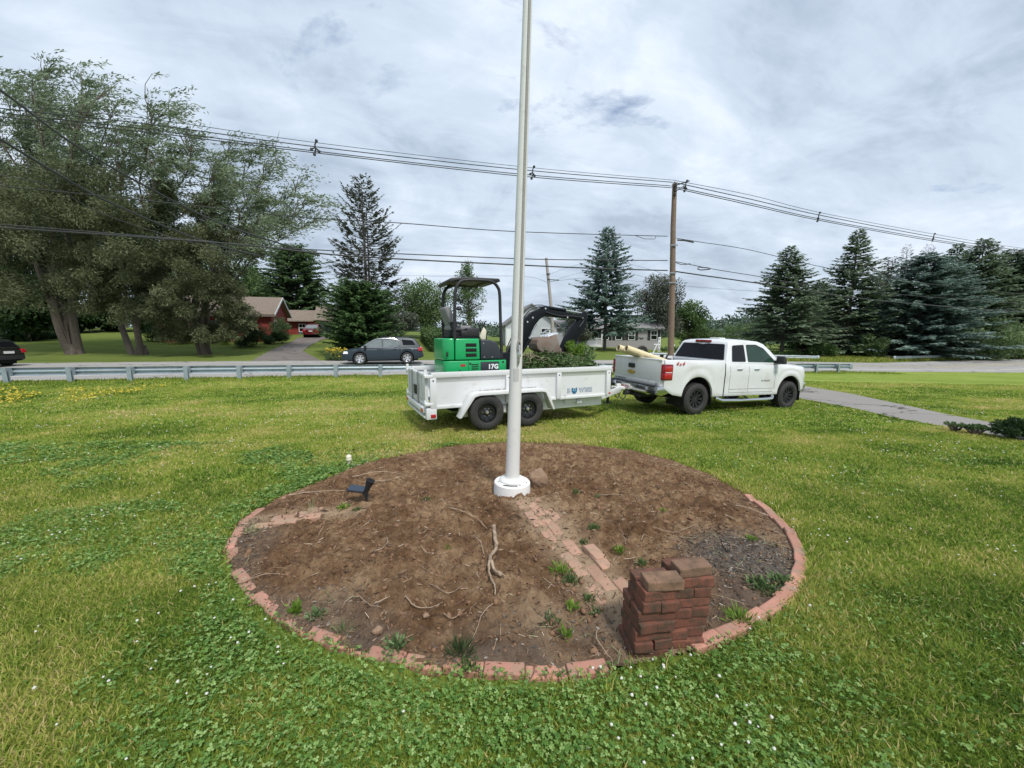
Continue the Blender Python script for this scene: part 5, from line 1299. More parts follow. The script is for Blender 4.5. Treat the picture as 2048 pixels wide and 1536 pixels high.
# ---------------- foliage helpers ----------------
def unit(v): return v / np.maximum(np.linalg.norm(v, axis=-1, keepdims=True), 1e-9)
def leaf_quads(P, D, L, W, rng, nrm=None):
    """rhombic leaves: P base, D direction, L length, W width arrays"""
    n = len(P); D = unit(D); r = rng.normal(size=(n, 3)) if nrm is None else nrm
    S = unit(np.cross(D, r)); L = np.broadcast_to(np.asarray(L, float).reshape(-1, 1), (n, 1)); W = np.broadcast_to(np.asarray(W, float).reshape(-1, 1), (n, 1))
    m = P + D * L * .45
    V = np.stack([P, m + S * W / 2, P + D * L, m - S * W / 2], 1).reshape(-1, 3)
    return V, np.arange(n * 4).reshape(n, 4)
def leaf_object(name, parts, mat, tint, parent=None):
    V = np.concatenate([p[0] for p in parts]); k = 0; Fs = []
    for v, f in parts: Fs.append(f + k); k += len(v)
    return npmesh(name, V, np.concatenate(Fs), mat, tint, parent)
def clump_leaves(rng, centres, radii, n, L, W, droop=0.0, squash=.75, shell=.45, wind=None):
    """leaves scattered in ellipsoid clumps, denser towards their outside"""
    w_ = radii ** 2; ci = rng.choice(len(centres), n, p=w_ / w_.sum())
    d = unit(rng.normal(size=(n, 3))); r = rng.random(n) ** shell
    off = d * r[:, None] * radii[ci][:, None]; off[:, 2] *= squash
    P = centres[ci] + off
    D = unit(d * .8 + rng.normal(size=(n, 3)) * .7 + np.array([0, 0, -droop])); 
    if wind is not None: D = unit(D + wind)
    cl = rng.random(len(centres))[ci]
    return P, D, np.clip(.55 * cl + .45 * rng.random(n), 0, 1), L * rng.uniform(.6, 1.3, n), W * rng.uniform(.7, 1.2, n)
def limb(q, a, b, r0, r1, bend=.1, rng=random, n=5, sag=0):
    a, b = Vector(a), Vector(b); l = (b - a).length; pts = []; k = Vector((rng.uniform(-1, 1), rng.uniform(-1, 1), rng.uniform(-.3, .6))) * bend * l
    for i in range(n + 1):
        t = i / n; p = a.lerp(b, t) + k * math.sin(math.pi * t); pts.append(p)
    q.tube(pts, [r0 + (r1 - r0) * i / n for i in range(n + 1)], 7 if r0 > .05 else 4, cap=False)
    return pts
# brush heaped in the front of the trailer
rng = np.random.default_rng(11)
bx_ = rng.uniform(2.25, 4.15, 9000); by_ = rng.uniform(-.78, .8, 9000)
hz_ = .72 + .74 * np.clip(1 - ((bx_ - 3.3) / 1.1) ** 2 * .35, 0, 1) * np.clip(1 - (by_ / .95) ** 4, 0, 1) * (.75 + .5 * fbm(bx_ * 2.5, by_ * 2.5, 3))
P = np.stack([bx_, by_, rng.uniform(.5, 1, 9000) ** .4 * hz_], -1) + rng.normal(size=(9000, 3)) * .035
Mt = np.array(Mtr); Pw = P @ Mt[:3, :3].T + Mt[:3, 3]
V, F = leaf_quads(Pw, rng.normal(size=(9000, 3)), .08, .05, rng)
bpile = npmesh('brush_pile', V - np.array(Mtr @ Vector((3.2, 0, .66))), F, lf_decid, np.clip(rng.random(9000) ** 1.3 * .8 + .3 * (fbm(bx_ * 2, by_ * 2, 9) - .4) + .15 * (bx_ > 3.4), 0, 1)); bpile.location = Mtr @ Vector((3.2, 0, .66))
tag(bpile, 'heap of uprooted shrubs and clippings filling the front of the trailer', 'brush', kind='stuff')
q = MB(); random.seed(5)
for i in range(260):
    a = Vector((random.uniform(2.3, 4.0), random.uniform(-.6, .7), random.uniform(1.1, 1.42))); d = Vector((random.uniform(-1, 1), random.uniform(-1, 1), random.uniform(-.1, .55))).normalized() * random.uniform(.12, .36)
    q.tube([a, a + d * .5 + Vector((0, 0, .03)), a + d], [random.uniform(.004, .009), .004, .002], 4, cap=False)
o = q.build('tangled_twigs', twig_pale, None, recalc=False); o.matrix_world = Mtr; tag(o, 'tangle of bare twigs sticking out of the brush in the trailer', 'twigs', kind='stuff')
def small_shrub(label, base, h, spread, n, L_, W__, m_, seed, stems=7, name='cut_shrub', upright=True):
    rng = np.random.default_rng(seed); random.seed(seed); t_ = thing(name, label, 'shrub', base)
    q = MB(); ends = []
    for i in range(stems):
        a = 2 * math.pi * i / stems + random.random(); r = spread * random.uniform(.4, 1)
        e = Vector((math.cos(a) * r, math.sin(a) * r, h * random.uniform(.6, 1))); limb(q, (0, 0, 0), e, .008, .003, .12, n=4); ends.append(e)
    q.build('stem', bark_grey, t_, recalc=False)
    c = np.array([list(e) for e in ends] + [list(e * .65) for e in ends]); rad = np.full(len(c), spread * .42)
    P, D, tn, L1, W1 = clump_leaves(rng, c, rad, n, L_, W__, squash=1.2 if upright else .8)
    leaf_object('foliage', [leaf_quads(P, D, L1, W1, rng)], m_, tn, t_)
    return t_
small_shrub('bright yellow green young conifer lying upright in the front of the trailer', Mtr @ Vector((3.75, -.25, 1.1)), .62, .2, 2600, .05, .02, lf_yellowgreen, 3, 9)
small_shrub('leafy pale green shoot sticking out of the front end of the trailer', Mtr @ Vector((4.35, .1, 1.0)), .58, .26, 90, .13, .09, lf_light, 4, 5)
small_shrub('round light green leafy shrub in the middle of the brush heap', Mtr @ Vector((3.35, -.55, .95)), .35, .3, 1500, .05, .035, lf_light, 6, 8)

# ---------------- trees ----------------
CT, ST = math.cos(R_(7.84)), math.sin(R_(7.84))
def spot(px, y):
    u = (px - 1024) / 770; x = u * y
    for _ in range(3): x = u * (y * CT + (1.65 - G(x, y)) * ST)
    return x, y, G(x, y)
def hgt(py, y, g):
    v = (py - 768) / 770; z = y / (CT - v * ST); return 1.65 - z * (ST + v * CT) - g
def spruce_parts(seed, H, R, base_h, lev, nb, twig, prof, droop, up, dens=1.0, tintf=None, bare=0.0, trunk_r=None, fork=0, dead_low=0.0):
    """returns trunk MB and leaf quads for a layered conifer"""
    rng = np.random.default_rng(seed); q = MB(); tr = trunk_r or H * .014
    axes = [(0., 0.)] + [(rng.uniform(-.5, .5), rng.uniform(-.4, .4)) for _ in range(fork)]
    for k, (ax, ay) in enumerate(axes): q.tube([(ax * .3, ay * .3, -.3), (ax, ay, H * .35), (ax * 1.3, ay * 1.3, H * (.97 - .1 * k))], [tr * (1 - .3 * k), tr * .7 * (1 - .3 * k), .02], 8, cap=False)
    Ps, Ds, Ls, Ws, Ts = [], [], [], [], []
    z = base_h
    while z < H - .15:
        hn = (z - base_h) / (H - base_h); RL = R * prof(hn); ax, ay = axes[rng.integers(len(axes))]
        off = rng.uniform(0, 6.28)
        for b in range(nb):
            if rng.random() < .1 + bare * .2: continue
            az_ = off + 2 * math.pi * b / nb + rng.uniform(-.35, .35); Lb = RL * rng.uniform(.62, 1.2) * (.72 + .56 * float(vnoise(np.float64(az_ * 1.3 + seed), np.float64(z * .8), seed))) + .12
            d = np.array([math.cos(az_), math.sin(az_)]); dr = droop * (1 - hn * .9); u_ = up * rng.uniform(.6, 1.3)
            def sp(t): return np.stack([ax * 1.2 * hn + d[0] * Lb * t, ay * 1.2 * hn + d[1] * Lb * t, z + Lb * (-dr * t + u_ * t * t + .12 * hn * t)], -1)
            ts = np.linspace(0, 1, 4); pts = sp(ts)
            if Lb > .8: q.tube([tuple(p) for p in pts], [max(.012, Lb * .012), max(.01, Lb * .009), .008, .004], 3, cap=False)
            m = max(3, int(Lb / twig * 3.6 * dens * (.3 if hn < dead_low and rng.random() < .75 else 1))); t = rng.uniform(.12 + bare * .45, 1.0, m) ** .75
            p = sp(t); s = np.where(rng.random(m) < .5, -1, 1)[:, None]
            side = np.array([-d[1], d[0], 0])[None, :] * s; fw = np.array([d[0], d[1], -dr * .8 + 1.2 * u_])[None, :]
            D = unit(side * rng.uniform(.3, 1.1, (m, 1)) + fw * rng.uniform(.5, 1.1, (m, 1)) + np.array([0, 0, 1.0]) * rng.uniform(-.75, .25, (m, 1)))
            wid = (twig * .9 + Lb * .18 * (1 - t)) * rng.uniform(.6, 1.2, m)
            Ps.append(p); Ds.append(D); Ls.append(wid); Ws.append(wid * rng.uniform(.26, .55, m)); Ts.append(np.clip(.25 + .5 * t + rng.normal(0, .14, m), 0, 1))
        z += lev * rng.uniform(.75, 1.25) * (1 - .35 * hn)
    P, D, Ln, W, T = (np.concatenate(a) for a in (Ps, Ds, Ls, Ws, Ts))
    r2 = unit(np.stack([rng.normal(size=len(P)) * .5, rng.normal(size=len(P)) * .5, np.ones(len(P))], -1))
    return q, leaf_quads(P, D, Ln, W, rng, r2), T
CONIF = {}
def conifer(kind, label, px, y, top, hw, m_leaf, m_bark, group, rot=0, name='spruce_tree', **k):
    x, y, g = spot(px, y); H = hgt(top, y, g); Rr_ = hw / 770 * y
    t = thing(name, label, 'tree', (x, y, g - .1), (0, 0, rot), group)
    if kind not in CONIF:
        q, lf, T = spruce_parts(**k); tr = q.build('trunk', m_bark, t, recalc=False); cr = leaf_object('crown', [lf], m_leaf, T, t); CONIF[kind] = (tr, cr, k['H'], k['R'])
        t.scale = (Rr_ / k['R'], Rr_ / k['R'], H / k['H'])
    else:
        tr, cr, H0, R0 = CONIF[kind]
        for s in (tr, cr): c = s.copy(); link(c, t)
        if cr.data.materials[0] != m_leaf:
            c.data = cr.data.copy(); c.data.materials[0] = m_leaf
        t.scale = (Rr_ / R0, Rr_ / R0, H / H0)
    return t
conical = lambda h: (1 - h) ** .85 * (.86 + .14 * min(1, h * 6))
full = lambda h: (1 - h) ** .62 * (.78 + .22 * min(1, h * 5))
narrow = lambda h: (1 - h) ** .7 * .9 + .05
GS = 'spruces beyond the road on the right'
kA = dict(seed=1, H=15, R=5.2, base_h=2.7, dead_low=.3, lev=.36, nb=11, twig=.30, prof=conical, droop=.30, up=.20, dens=2.0)
kB = dict(seed=2, H=14, R=6.0, base_h=.6, lev=.36, nb=12, twig=.34, prof=full, droop=.26, up=.16, dens=2.1)
kC = dict(seed=3, H=16, R=4.6, base_h=1.4, dead_low=.22, lev=.38, nb=10, twig=.32, prof=conical, droop=.42, up=.30, dens=1.9)
conifer('A', 'blue green spruce with a bare trunk, first right of the pickup', 1562, 50, 487, 96, lf_spruce, bark_grey, GS, 0, **kA)
conifer('C', 'tall slender spruce with drooping lower boughs, second right of the pickup', 1688, 51, 455, 92, lf_spruce, bark_grey, GS, 1, **kC)
conifer('B', 'broad blue spruce reaching the ground, widest of the right hand trees', 1828, 48, 503, 122, lf_blue, bark_grey, GS, 0, **kB)
kD = dict(seed=7, H=15, R=3.8, base_h=1.5, lev=.5, nb=7, twig=.34, prof=narrow, droop=.15, up=.25, dens=1.3, fork=2)
conifer('D', 'ragged dark conifer with thin crown between the slender and the broad blue spruce', 1762, 66, 512, 70, lf_mix, bark_grey, GS, 0, **kD)
conifer('C', 'dark spruce top left of the tallest right hand spruce', 1884, 60, 483, 80, lf_darkfir, bark_grey, GS, 2.2)
conifer('A', 'tallest spruce near the right edge with a pointed crown', 1933, 54, 472, 104, lf_spruce, bark_grey, GS, 1.7)
conifer('B', 'dark spruce second from the right edge, its top lower than its neighbours', 1988, 57, 497, 92, lf_spruce, bark_grey, GS, .8)
conifer('C', 'spruce whose top stands just inside the right edge', 2032, 55, 484, 90, lf_spruce, bark_grey, GS, 4)
conifer('A', 'spruce cut by the right edge of the picture', 2092, 53, 490, 80, lf_spruce, bark_grey, GS, 3.1)
conifer('B', 'spruce outside the right edge with only its left boughs in view', 2160, 50, 500, 80, lf_spruce, bark_grey, GS, 2.1)
conifer('B', 'dark green fir filling the gap between the first two right hand spruces', 1628, 68, 560, 70, lf_darkfir, bark_grey, GS, 2.7)
conifer('C', 'dark green spruce rising just behind the left shoulder of the broad blue spruce', 1750, 72, 540, 66, lf_darkfir, bark_grey, GS, 5.1)
# bare tops
kE = dict(seed=9, H=13, R=3.4, base_h=4, lev=.4, nb=8, twig=.3, prof=full, droop=-.25, up=.25, dens=.5, bare=.9)
conifer('E', 'bare dead conifer whose twiggy top rises left of the broad blue spruce', 1788, 74, 488, 34, lf_bare, bark_grey, GS, 0, **kE)
conifer('E', 'bare dead conifer top standing right behind the broad blue spruce', 1828, 66, 487, 32, lf_bare, bark_grey, GS, 1.3)
# dead spruce in the middle left
kF = dict(seed=21, H=17, R=4.4, base_h=1.6, lev=.36, nb=10, twig=.30, prof=lambda h: (1 - h) ** .55 * .95 * (1.0 if h < .75 else .9), droop=.42, up=.62, dens=.95, bare=.5, fork=3)
conifer('F', 'big half dead spruce with sparse upswept boughs behind the dark fir', 738, 46, 353, 84, lf_mix, bark_grey, None, 0, name='half_dead_spruce', **kF)
# centre spruce before the grey house
kG = dict(seed=31, H=12.5, R=4.6, base_h=2.0, dead_low=.12, lev=.38, nb=9, twig=.28, prof=lambda h: (1 - h) ** .8 * (.9 + .1 * min(1, h * 8)), droop=.30, up=.24, dens=2.0)
conifer('G', 'blue green spruce standing before the grey house left of the utility pole', 1209, 47, 449, 92, lf_blue, bark_grey, None, 0, **kG)
conifer('G2', 'bushy dark fir behind the blue SUV reaching the ground', 722, 30.5, 560, 84, lf_decfir, bark_grey, None, 0, name='fir_tree', seed=33, H=6, R=3.0, base_h=.25, lev=.2, nb=12, twig=.24, prof=lambda h: (1 - h) ** .36 * (.72 + .28 * min(1, h * 4)), droop=.05, up=.12, dens=2.0)
conifer('G3', 'tall dark evergreen behind the garage roof of the red house', 598, 60, 488, 82, lf_darkfir, bark_grey, None, 0, name='evergreen_tree', seed=34, H=15, R=6.5, base_h=.8, lev=.42, nb=11, twig=.46, prof=lambda h: (1 - h) ** .33, droop=.15, up=.1, dens=1.6)


def broadleaf(label, px, y, top, hw, m_leaf, n, L_, W__, seed, name='tree', cat='tree', group=None, trunk_frac=.25, squash=.8, clumps=34, clump_r=.27, base=None, bark_m=None, asym=(0, 0), shell=.5, taper=False):
    x, y, g = spot(px, y); H = hgt(top, y, g); Rw = hw / 770 * y
    rng = np.random.default_rng(seed); random.seed(seed)
    t = thing(name, label, cat, (x, y, g - .05), group=group)
    zc = H * (trunk_frac + 1) / 2; rz = H * (1 - trunk_frac) / 2
    d = unit(rng.normal(size=(clumps, 3))); r = rng.uniform(.35, .86, clumps)[:, None]
    C = d * r * np.array([Rw, Rw * .9, rz]) * .95 + np.array([asym[0] * Rw, asym[1] * Rw, zc]); C[:, 2] = np.maximum(C[:, 2], H * trunk_frac * .6 + .2)
    if taper: C[:, :2] *= np.clip(1.45 - 1.25 * C[:, 2:3] / H, .12, 1.1)
    C[:, 0] += (C[:, 2] - zc) * asym[0] * .3
    rad = rng.uniform(.6, 1.25, clumps) * clump_r * min(Rw, rz) * 1.25
    q = MB(); limb(q, (0, 0, -.2), (asym[0] * Rw * .3, 0, zc * .8), max(.05, H * .022), max(.03, H * .011), .05)
    if taper: limb(q, (0, 0, zc * .7), (0, 0, H * .95), H * .012, .01, .02)
    for c in C[:min(clumps, 60 if taper else 22)]: limb(q, (asym[0] * Rw * .15, 0, c[2] * random.uniform(.8, .95) if taper else zc * random.uniform(.3, .75)), tuple(c), max(.025, H * .008), .01, .12, n=3)
    q.build('trunk', bark_m or bark, t, recalc=False)
    P, D, T, L1, W1 = clump_leaves(rng, C, rad, n, L_, W__, squash=squash, shell=shell)
    k = P[:, 2] > .05; P, D, T, L1, W1 = P[k], D[k], T[k], L1[k], W1[k]
    leaf_object('crown', [leaf_quads(P, D, L1, W1, rng)], m_leaf, T, t)
    return t
broadleaf('round green tree between the slender spruce and the broad blue spruce', 1722, 60, 610, 44, lf_decid, 7000, .32, .2, 48, trunk_frac=.05, clumps=34)
broadleaf('loose green broadleaf tree between the half dead spruce and the excavator', 852, 50, 548, 66, lf_light, 11000, .30, .16, 41, trunk_frac=.08, clumps=46, clump_r=.3)
broadleaf('open crowned young tree seen through the excavator canopy', 938, 44, 505, 56, lf_decid, 7000, .19, .10, 46, name='young_tree', trunk_frac=.12, clumps=90, clump_r=.13, taper=True)
broadleaf('dull dark tree behind the excavator bucket left of the centre spruce', 1158, 43.5, 612, 30, lf_mix, 5200, .2, .1, 47, trunk_frac=.1, clumps=30)
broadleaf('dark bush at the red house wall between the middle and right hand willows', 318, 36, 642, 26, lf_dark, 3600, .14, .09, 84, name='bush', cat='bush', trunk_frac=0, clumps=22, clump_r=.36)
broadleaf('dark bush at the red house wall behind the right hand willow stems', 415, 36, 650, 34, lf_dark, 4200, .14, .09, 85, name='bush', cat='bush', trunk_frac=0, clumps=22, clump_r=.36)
broadleaf('low dull green tree against the foot of the half dead spruce', 800, 42, 610, 48, lf_mix, 6000, .25, .12, 42, trunk_frac=.0, clumps=26)
broadleaf('round topped grey green tree between the centre spruce and the utility pole', 1312, 58, 541, 50, lf_mix, 15000, .3, .15, 43, trunk_frac=.1, clumps=60, clump_r=.3)
broadleaf('leafy bright green tree just right of the utility pole', 1372, 60, 598, 44, lf_decid, 9000, .32, .2, 44, trunk_frac=.15, clumps=34)
broadleaf('small light green tree left of the centre spruce', 1140, 56, 598, 34, lf_light, 4000, .26, .14, 45, trunk_frac=.2, clumps=22)
# thicket beyond the road, behind the pickup
for i, (px, y, tp, hw, m_, lb) in enumerate([
    (1412, 66, 650, 40, lf_light, 'pale green bush behind the pickup, left end of the thicket'), (1470, 70, 640, 44, lf_light, 'pale green bush behind the cab of the pickup'),
    (1525, 74, 636, 40, lf_decid, 'mid green bush behind the pickup beside the first right hand spruce'), (1610, 52, 660, 36, lf_light, 'pale green bush between the first two right hand spruces'),
    (1440, 60, 672, 34, lf_light, 'low pale bush just above the pickup roof'), (1640, 47, 682, 36, lf_decid, 'low bush behind the short pale guardrail'), (1745, 47, 668, 30, lf_light, 'green bush between the slender and the broad blue spruce'),
    (1968, 45.5, 630, 62, lf_light, 'large light green bush before the right hand spruces'), (2050, 46, 652, 50, lf_decid, 'mid green bush at the right edge beyond the road'), (1385, 62, 648, 34, lf_decid, 'dark bush at the foot of the utility pole')]):
    broadleaf(lb, px, y, tp, hw, m_, 5200, .27, .16, 60 + i, name='bush', cat='bush', group='thicket beyond the road', trunk_frac=0, clumps=30, clump_r=.32)
# small plants round the red house
broadleaf('dark rounded bush on the lawn before the red house', 494, 33.5, 638, 42, lf_dark, 8000, .13, .08, 80, name='bush', cat='bush', trunk_frac=0, clumps=30, clump_r=.34)
broadleaf('low dark bush right of the rounded bush beside the far driveway', 548, 36.5, 662, 32, lf_dark, 4500, .13, .08, 81, name='bush', cat='bush', trunk_frac=0, clumps=22, clump_r=.36)
broadleaf('light leafy shrub against the gable of the red house', 566, 37.0, 632, 24, lf_light, 1600, .16, .1, 82, name='shrub', cat='shrub', trunk_frac=.1, clumps=16, clump_r=.3)
broadleaf('small yellow green shrub left of the rounded bush by the red house', 450, 35, 664, 13, lf_yellowgreen, 700, .12, .08, 83, name='shrub', cat='shrub', trunk_frac=0, clumps=10, clump_r=.36)
# clipped hedge
def hedge():
    a, b = Vector((-6.3, 34.5, 0)), Vector((-10.2, 47.5, 0)); rng = np.random.default_rng(90); n = 16000
    t_ = thing('clipped_hedge', 'clipped green hedge running back beside the blue SUV', 'hedge', (a.x, a.y, G(a.x, a.y)))
    d = (b - a).normalized(); p = Vector((-d.y, d.x, 0)); l = (b - a).length
    s = rng.uniform(0, l, n); f = rng.integers(0, 3, n); w_ = rng.uniform(-.75, .75, n); h = rng.uniform(0, 1.35, n)
    w_ = np.where(f == 0, -.75, np.where(f == 1, .75, w_)); h = np.where(f == 2, 1.4 + .1 * fbm(s * 1.3, w_ * 1.3, 4), h)
    x = a.x + d.x * s + p.x * w_; y = a.y + d.y * s + p.y * w_; z = Gv(x, y) + h
    P = np.stack([x, y, z], -1) + rng.normal(size=(n, 3)) * .09
    V, F = leaf_quads(P - np.array(t_.location), rng.normal(size=(n, 3)), .22, .13, rng); npmesh('foliage', V, F, lf_decid, rng.random(n) * .9, t_)
    q = MB(t_.location)
    for k in range(14):
        c = a + d * (l * (k + .5) / 14); g = G(c.x, c.y)
        for j in range(3): q.tube([(c.x + random.uniform(-.2, .2), c.y, g), (c.x + random.uniform(-.4, .4), c.y, g + 1.1)], [.03, .012], 4, cap=False)
    # solid inner twigs keep light from passing through the hedge
    for k in range(26):
        c = a + d * (l * (k + .5) / 26); g = G(c.x, c.y)
        q.lathe([(0, 0), (.55, .1), (.6, .7), (.5, 1.2), (0, 1.28)], (c.x, c.y, g), 'Z', 8)
    q.build('inner_twigs', bark, t_, recalc=False)
hedge()
def grass_clump(label, px, y, h, r, n, m_, seed, name='ornamental_grass', L2=None, tint=(0, 1)):
    x, y, g = spot(px, y); rng = np.random.default_rng(seed); t = thing(name, label, 'plant', (x, y, g))
    a = rng.uniform(0, 6.28, n); ln = h * rng.uniform(.7, 1.2, n); out = rng.uniform(.1, 1, n) * r; Vs, Fs, Ts = [], [], []
    b0 = np.stack([np.cos(a) * .08 * r, np.sin(a) * .08 * r, a * 0], -1); mid_ = np.stack([np.cos(a) * out * .55, np.sin(a) * out * .55, ln * .85], -1); tip = np.stack([np.cos(a) * out * 1.15, np.sin(a) * out * 1.15, ln * (.95 - .5 * out / r)], -1)
    s = np.stack([-np.sin(a), np.cos(a), a * 0], -1) * .02 * max(1, y / 20)
    V = np.concatenate([b0 - s, b0 + s, mid_ + s, mid_ - s, tip]); i = np.arange(n)
    F = np.concatenate([np.stack([i, i + n, i + 2 * n, i + 3 * n], -1), np.stack([i + 3 * n, i + 2 * n, i + 4 * n, i + 4 * n], -1)[:0]])
    F3 = np.stack([i + 3 * n, i + 2 * n, i + 4 * n], -1)
    tn = rng.uniform(*tint, n)
    npmesh('leaves', V, F, m_, tn, t); npmesh('leaf_tips', V, F3, m_, tn, t)
    return t
grass_clump('pale arching ornamental grass against the red house wall', 362, 34.5, 1.15, .95, 700, lf_straw, 5)
# yellow day lilies beside the blue SUV
x, y, g = spot(674, 27.2); dl = thing('day_lilies', 'clump of yellow day lilies in front of the blue SUV', 'flowers', (x, y, g)); rng = np.random.default_rng(6)
n = 900; a = rng.uniform(0, 6.28, n); r = rng.uniform(0, 1, n) ** .5; P = np.stack([np.cos(a) * r * .75, np.sin(a) * r * .5, rng.uniform(0, .5, n)], -1)
leaf_object('foliage', [leaf_quads(P, rng.normal(size=(n, 3)) * .5 + [0, 0, 1], .35, .05, rng)], lf_light, rng.random(n), dl)
n = 150; a = rng.uniform(0, 6.28, n); r = rng.uniform(0, 1, n) ** .5; P = np.stack([np.cos(a) * r * .75, np.sin(a) * r * .5, rng.uniform(.35, .85, n)], -1)
leaf_object('blossoms', [leaf_quads(P, rng.normal(size=(n, 3)), .14, .12, rng), leaf_quads(P, rng.normal(size=(n, 3)), .14, .12, rng)], lf_yellow, rng.random(2 * n), dl)

# willows: several leaning stems, dense olive skirt, wind-blown open top
def willow(label, px, y, seed, stems, top_pts, skirt, n_low, n_up, trunk_r, zmin=.75):
    x, y, g = spot(px, y); rng = np.random.default_rng(seed); random.seed(seed)
    t = thing('willow_tree', label, 'tree', (x, y, g - .05), group='willows on the far lawn')
    q = MB(); ups = []; lows = []
    def br(a, b, r0, r1, depth):
        pts = limb(q, a, b, r0, r1, .09, n=5)
        return pts
    mains = []
    for (dx, dz, lean) in stems:
        a = Vector((dx * .35, random.uniform(-.3, .3), -.25)); b = Vector((dx + lean * .4, random.uniform(-.8, .8), dz)); mains.append((br(a, b, trunk_r, trunk_r * .6, 0), b))
    for k in range(5): q.tube([(trunk_r * 1.5 * math.cos(k * 1.3), trunk_r * 1.2 * math.sin(k * 1.3), -.3), (trunk_r * .8 * math.cos(k * 1.3), trunk_r * .7 * math.sin(k * 1.3), .7)], [trunk_r * .9, trunk_r * .5], 8, cap=False)
    for (tx, ty, tz) in top_pts:
        m = min(mains, key=lambda k: abs(k[1].x - tx * .4)); a = m[0][random.choice((3, 4, 5))]; e = Vector((tx, ty, tz))
        midp = a.lerp(e, .55) + Vector((-.1 * (tx - a.x), 0, .08 * (tz - a.z)))
        p1 = limb(q, a, midp, trunk_r * .36, trunk_r * .2, .06); p2 = limb(q, midp, e, trunk_r * .2, .02, .1)
        for p in p1[4:] + p2[1:]:
            for k in range(3):
                e2 = p + Vector((random.uniform(-.7, 1.1), random.uniform(-.9, .9), random.uniform(.4, 2.2))) * random.uniform(.5, .95)
                limb(q, p, e2, .035, .01, .15, n=3); ups.append((p, e2))
    q.build('trunk', bark, t, recalc=False)
    # open top: strings of narrow leaves blown to the right
    A = np.array([list(u[0]) for u in ups]); B = np.array([list(u[1]) for u in ups]); kk = 24; npl = n_up // kk
    i = rng.integers(0, len(A), npl); s = rng.random((npl, 1)) * 1.0; S_ = A[i] + (B[i] - A[i]) * s; d0 = unit(unit(B[i] - A[i]) * .8 + rng.normal(size=(npl, 3)) * .45 + np.array([.25, 0, .25])); ln = rng.uniform(.6, 1.7, (npl, 1))
    tt_ = rng.random((npl, kk, 1)) ** .8; P = S_[:, None] + d0[:, None] * ln[:, None] * tt_ * .8 + np.array([1.15, 0, -.5]) * ln[:, None] * tt_ ** 2 * .85
    tg = unit(d0[:, None] * .5 + np.array([1.2, 0, -.55]) * tt_); P = (P + rng.normal(size=P.shape) * .07).reshape(-1, 3); D = unit(tg.reshape(-1, 3) + rng.normal(size=P.shape) * .38); n_up = len(P)
    T = np.clip(.1 + .45 * rng.random(n_up) + .4 * np.repeat(rng.random(npl), kk), 0, 1)
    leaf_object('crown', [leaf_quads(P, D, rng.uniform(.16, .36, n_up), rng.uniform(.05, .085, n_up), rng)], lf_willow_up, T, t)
    C = np.array([c[:3] for c in skirt]); rad = np.array([c[3] for c in skirt])
    # break every big clump into smaller ones so that the outline stays uneven
    C2, R2 = [], []
    for c, r in zip(C, rad):
        for k in range(16):
            d = rng.normal(size=3); d /= np.linalg.norm(d); C2.append(c + d * r * rng.uniform(.35, .98) * np.array([1, 1, .9])); R2.append(r * rng.uniform(.2, .42))
    C2 = np.array(C2); C2[:, 2] = np.maximum(C2[:, 2], 1.2); R2 = np.array(R2)
    P, D, T, L1, W1 = clump_leaves(rng, C2, R2, int(n_low * 1.7), .19, .06, shell=.6, squash=.9, wind=np.array([.5, 0, -.25]))
    k = P[:, 2] > zmin + .9 * rng.random(len(P)) * (zmin > 1) + .4 * rng.random(len(P)) + .5 * zmin * (fbm(P[:, 0] * .9, P[:, 1] * .9, 5) - .5); P, D, T, L1, W1 = P[k], D[k], T[k], L1[k], W1[k]
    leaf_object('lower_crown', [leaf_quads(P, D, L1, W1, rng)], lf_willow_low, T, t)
    return t
def tops(lst, y):
    """list of photo points (px,py) -> local x,z at depth y relative to a base x and ground"""
    return lst
def wl(px0, y, pts, seed):
    x0, _, g = spot(px0, y); random.seed(seed); out = []
    for a, b_ in pts:
        b_ += 24 if b_ < 400 else 0; z = hgt(b_, y, 0); v = (b_ - 768) / 770; zc = y / (CT - v * ST); out.append(((a - 1024) / 770 * zc - x0, random.uniform(-2.2, 2.2), z - g))
    return out
def sk(px0, y, pts, seed):
    o = wl(px0, y, [(a, b_) for a, b_, r in pts], seed); return [(p[0], p[1] * .6 - 1.1, p[2], r) for p, (_, _, r) in zip(o, pts)]
Y1 = 27.0
willow('left hand willow with five grey stems and the highest crown', 150, Y1, 101, [(-.5, 4.5, -.3), (-.2, 5, .1), (.1, 5.2, .3), (.5, 4.8, .6), (-.35, 4.4, -.4)],
       wl(150, Y1, [(-90, 125), (-50, 140), (-10, 135), (30, 150), (65, 145), (100, 140), (150, 160), (190, 165), (225, 185), (262, 210), (300, 190), (325, 215), (60, 210), (150, 220), (240, 250), (10, 230), (-60, 220)], 1),
       sk(150, Y1, [(0, 400, 2.6), (70, 420, 2.6), (150, 440, 2.8), (230, 430, 2.4), (20, 500, 2.6), (110, 530, 2.6), (200, 520, 2.4), (60, 590, 2.0), (150, 600, 2.0), (230, 590, 1.8), (-40, 470, 2.6), (-40, 560, 2.4), (120, 370, 2.2), (210, 370, 2.0), (-20, 340, 2.4), (60, 640, 1.3), (110, 640, 1.3), (170, 640, 1.2), (215, 630, 1.3), (20, 630, 1.5), (80, 600, 1.8), (40, 560, 2.0), (-30, 420, 3.0), (-60, 340, 3.0), (60, 350, 2.2), (-40, 600, 2.0), (90, 490, 1.8)], 2), 70000, 30000, .27, 2.7)
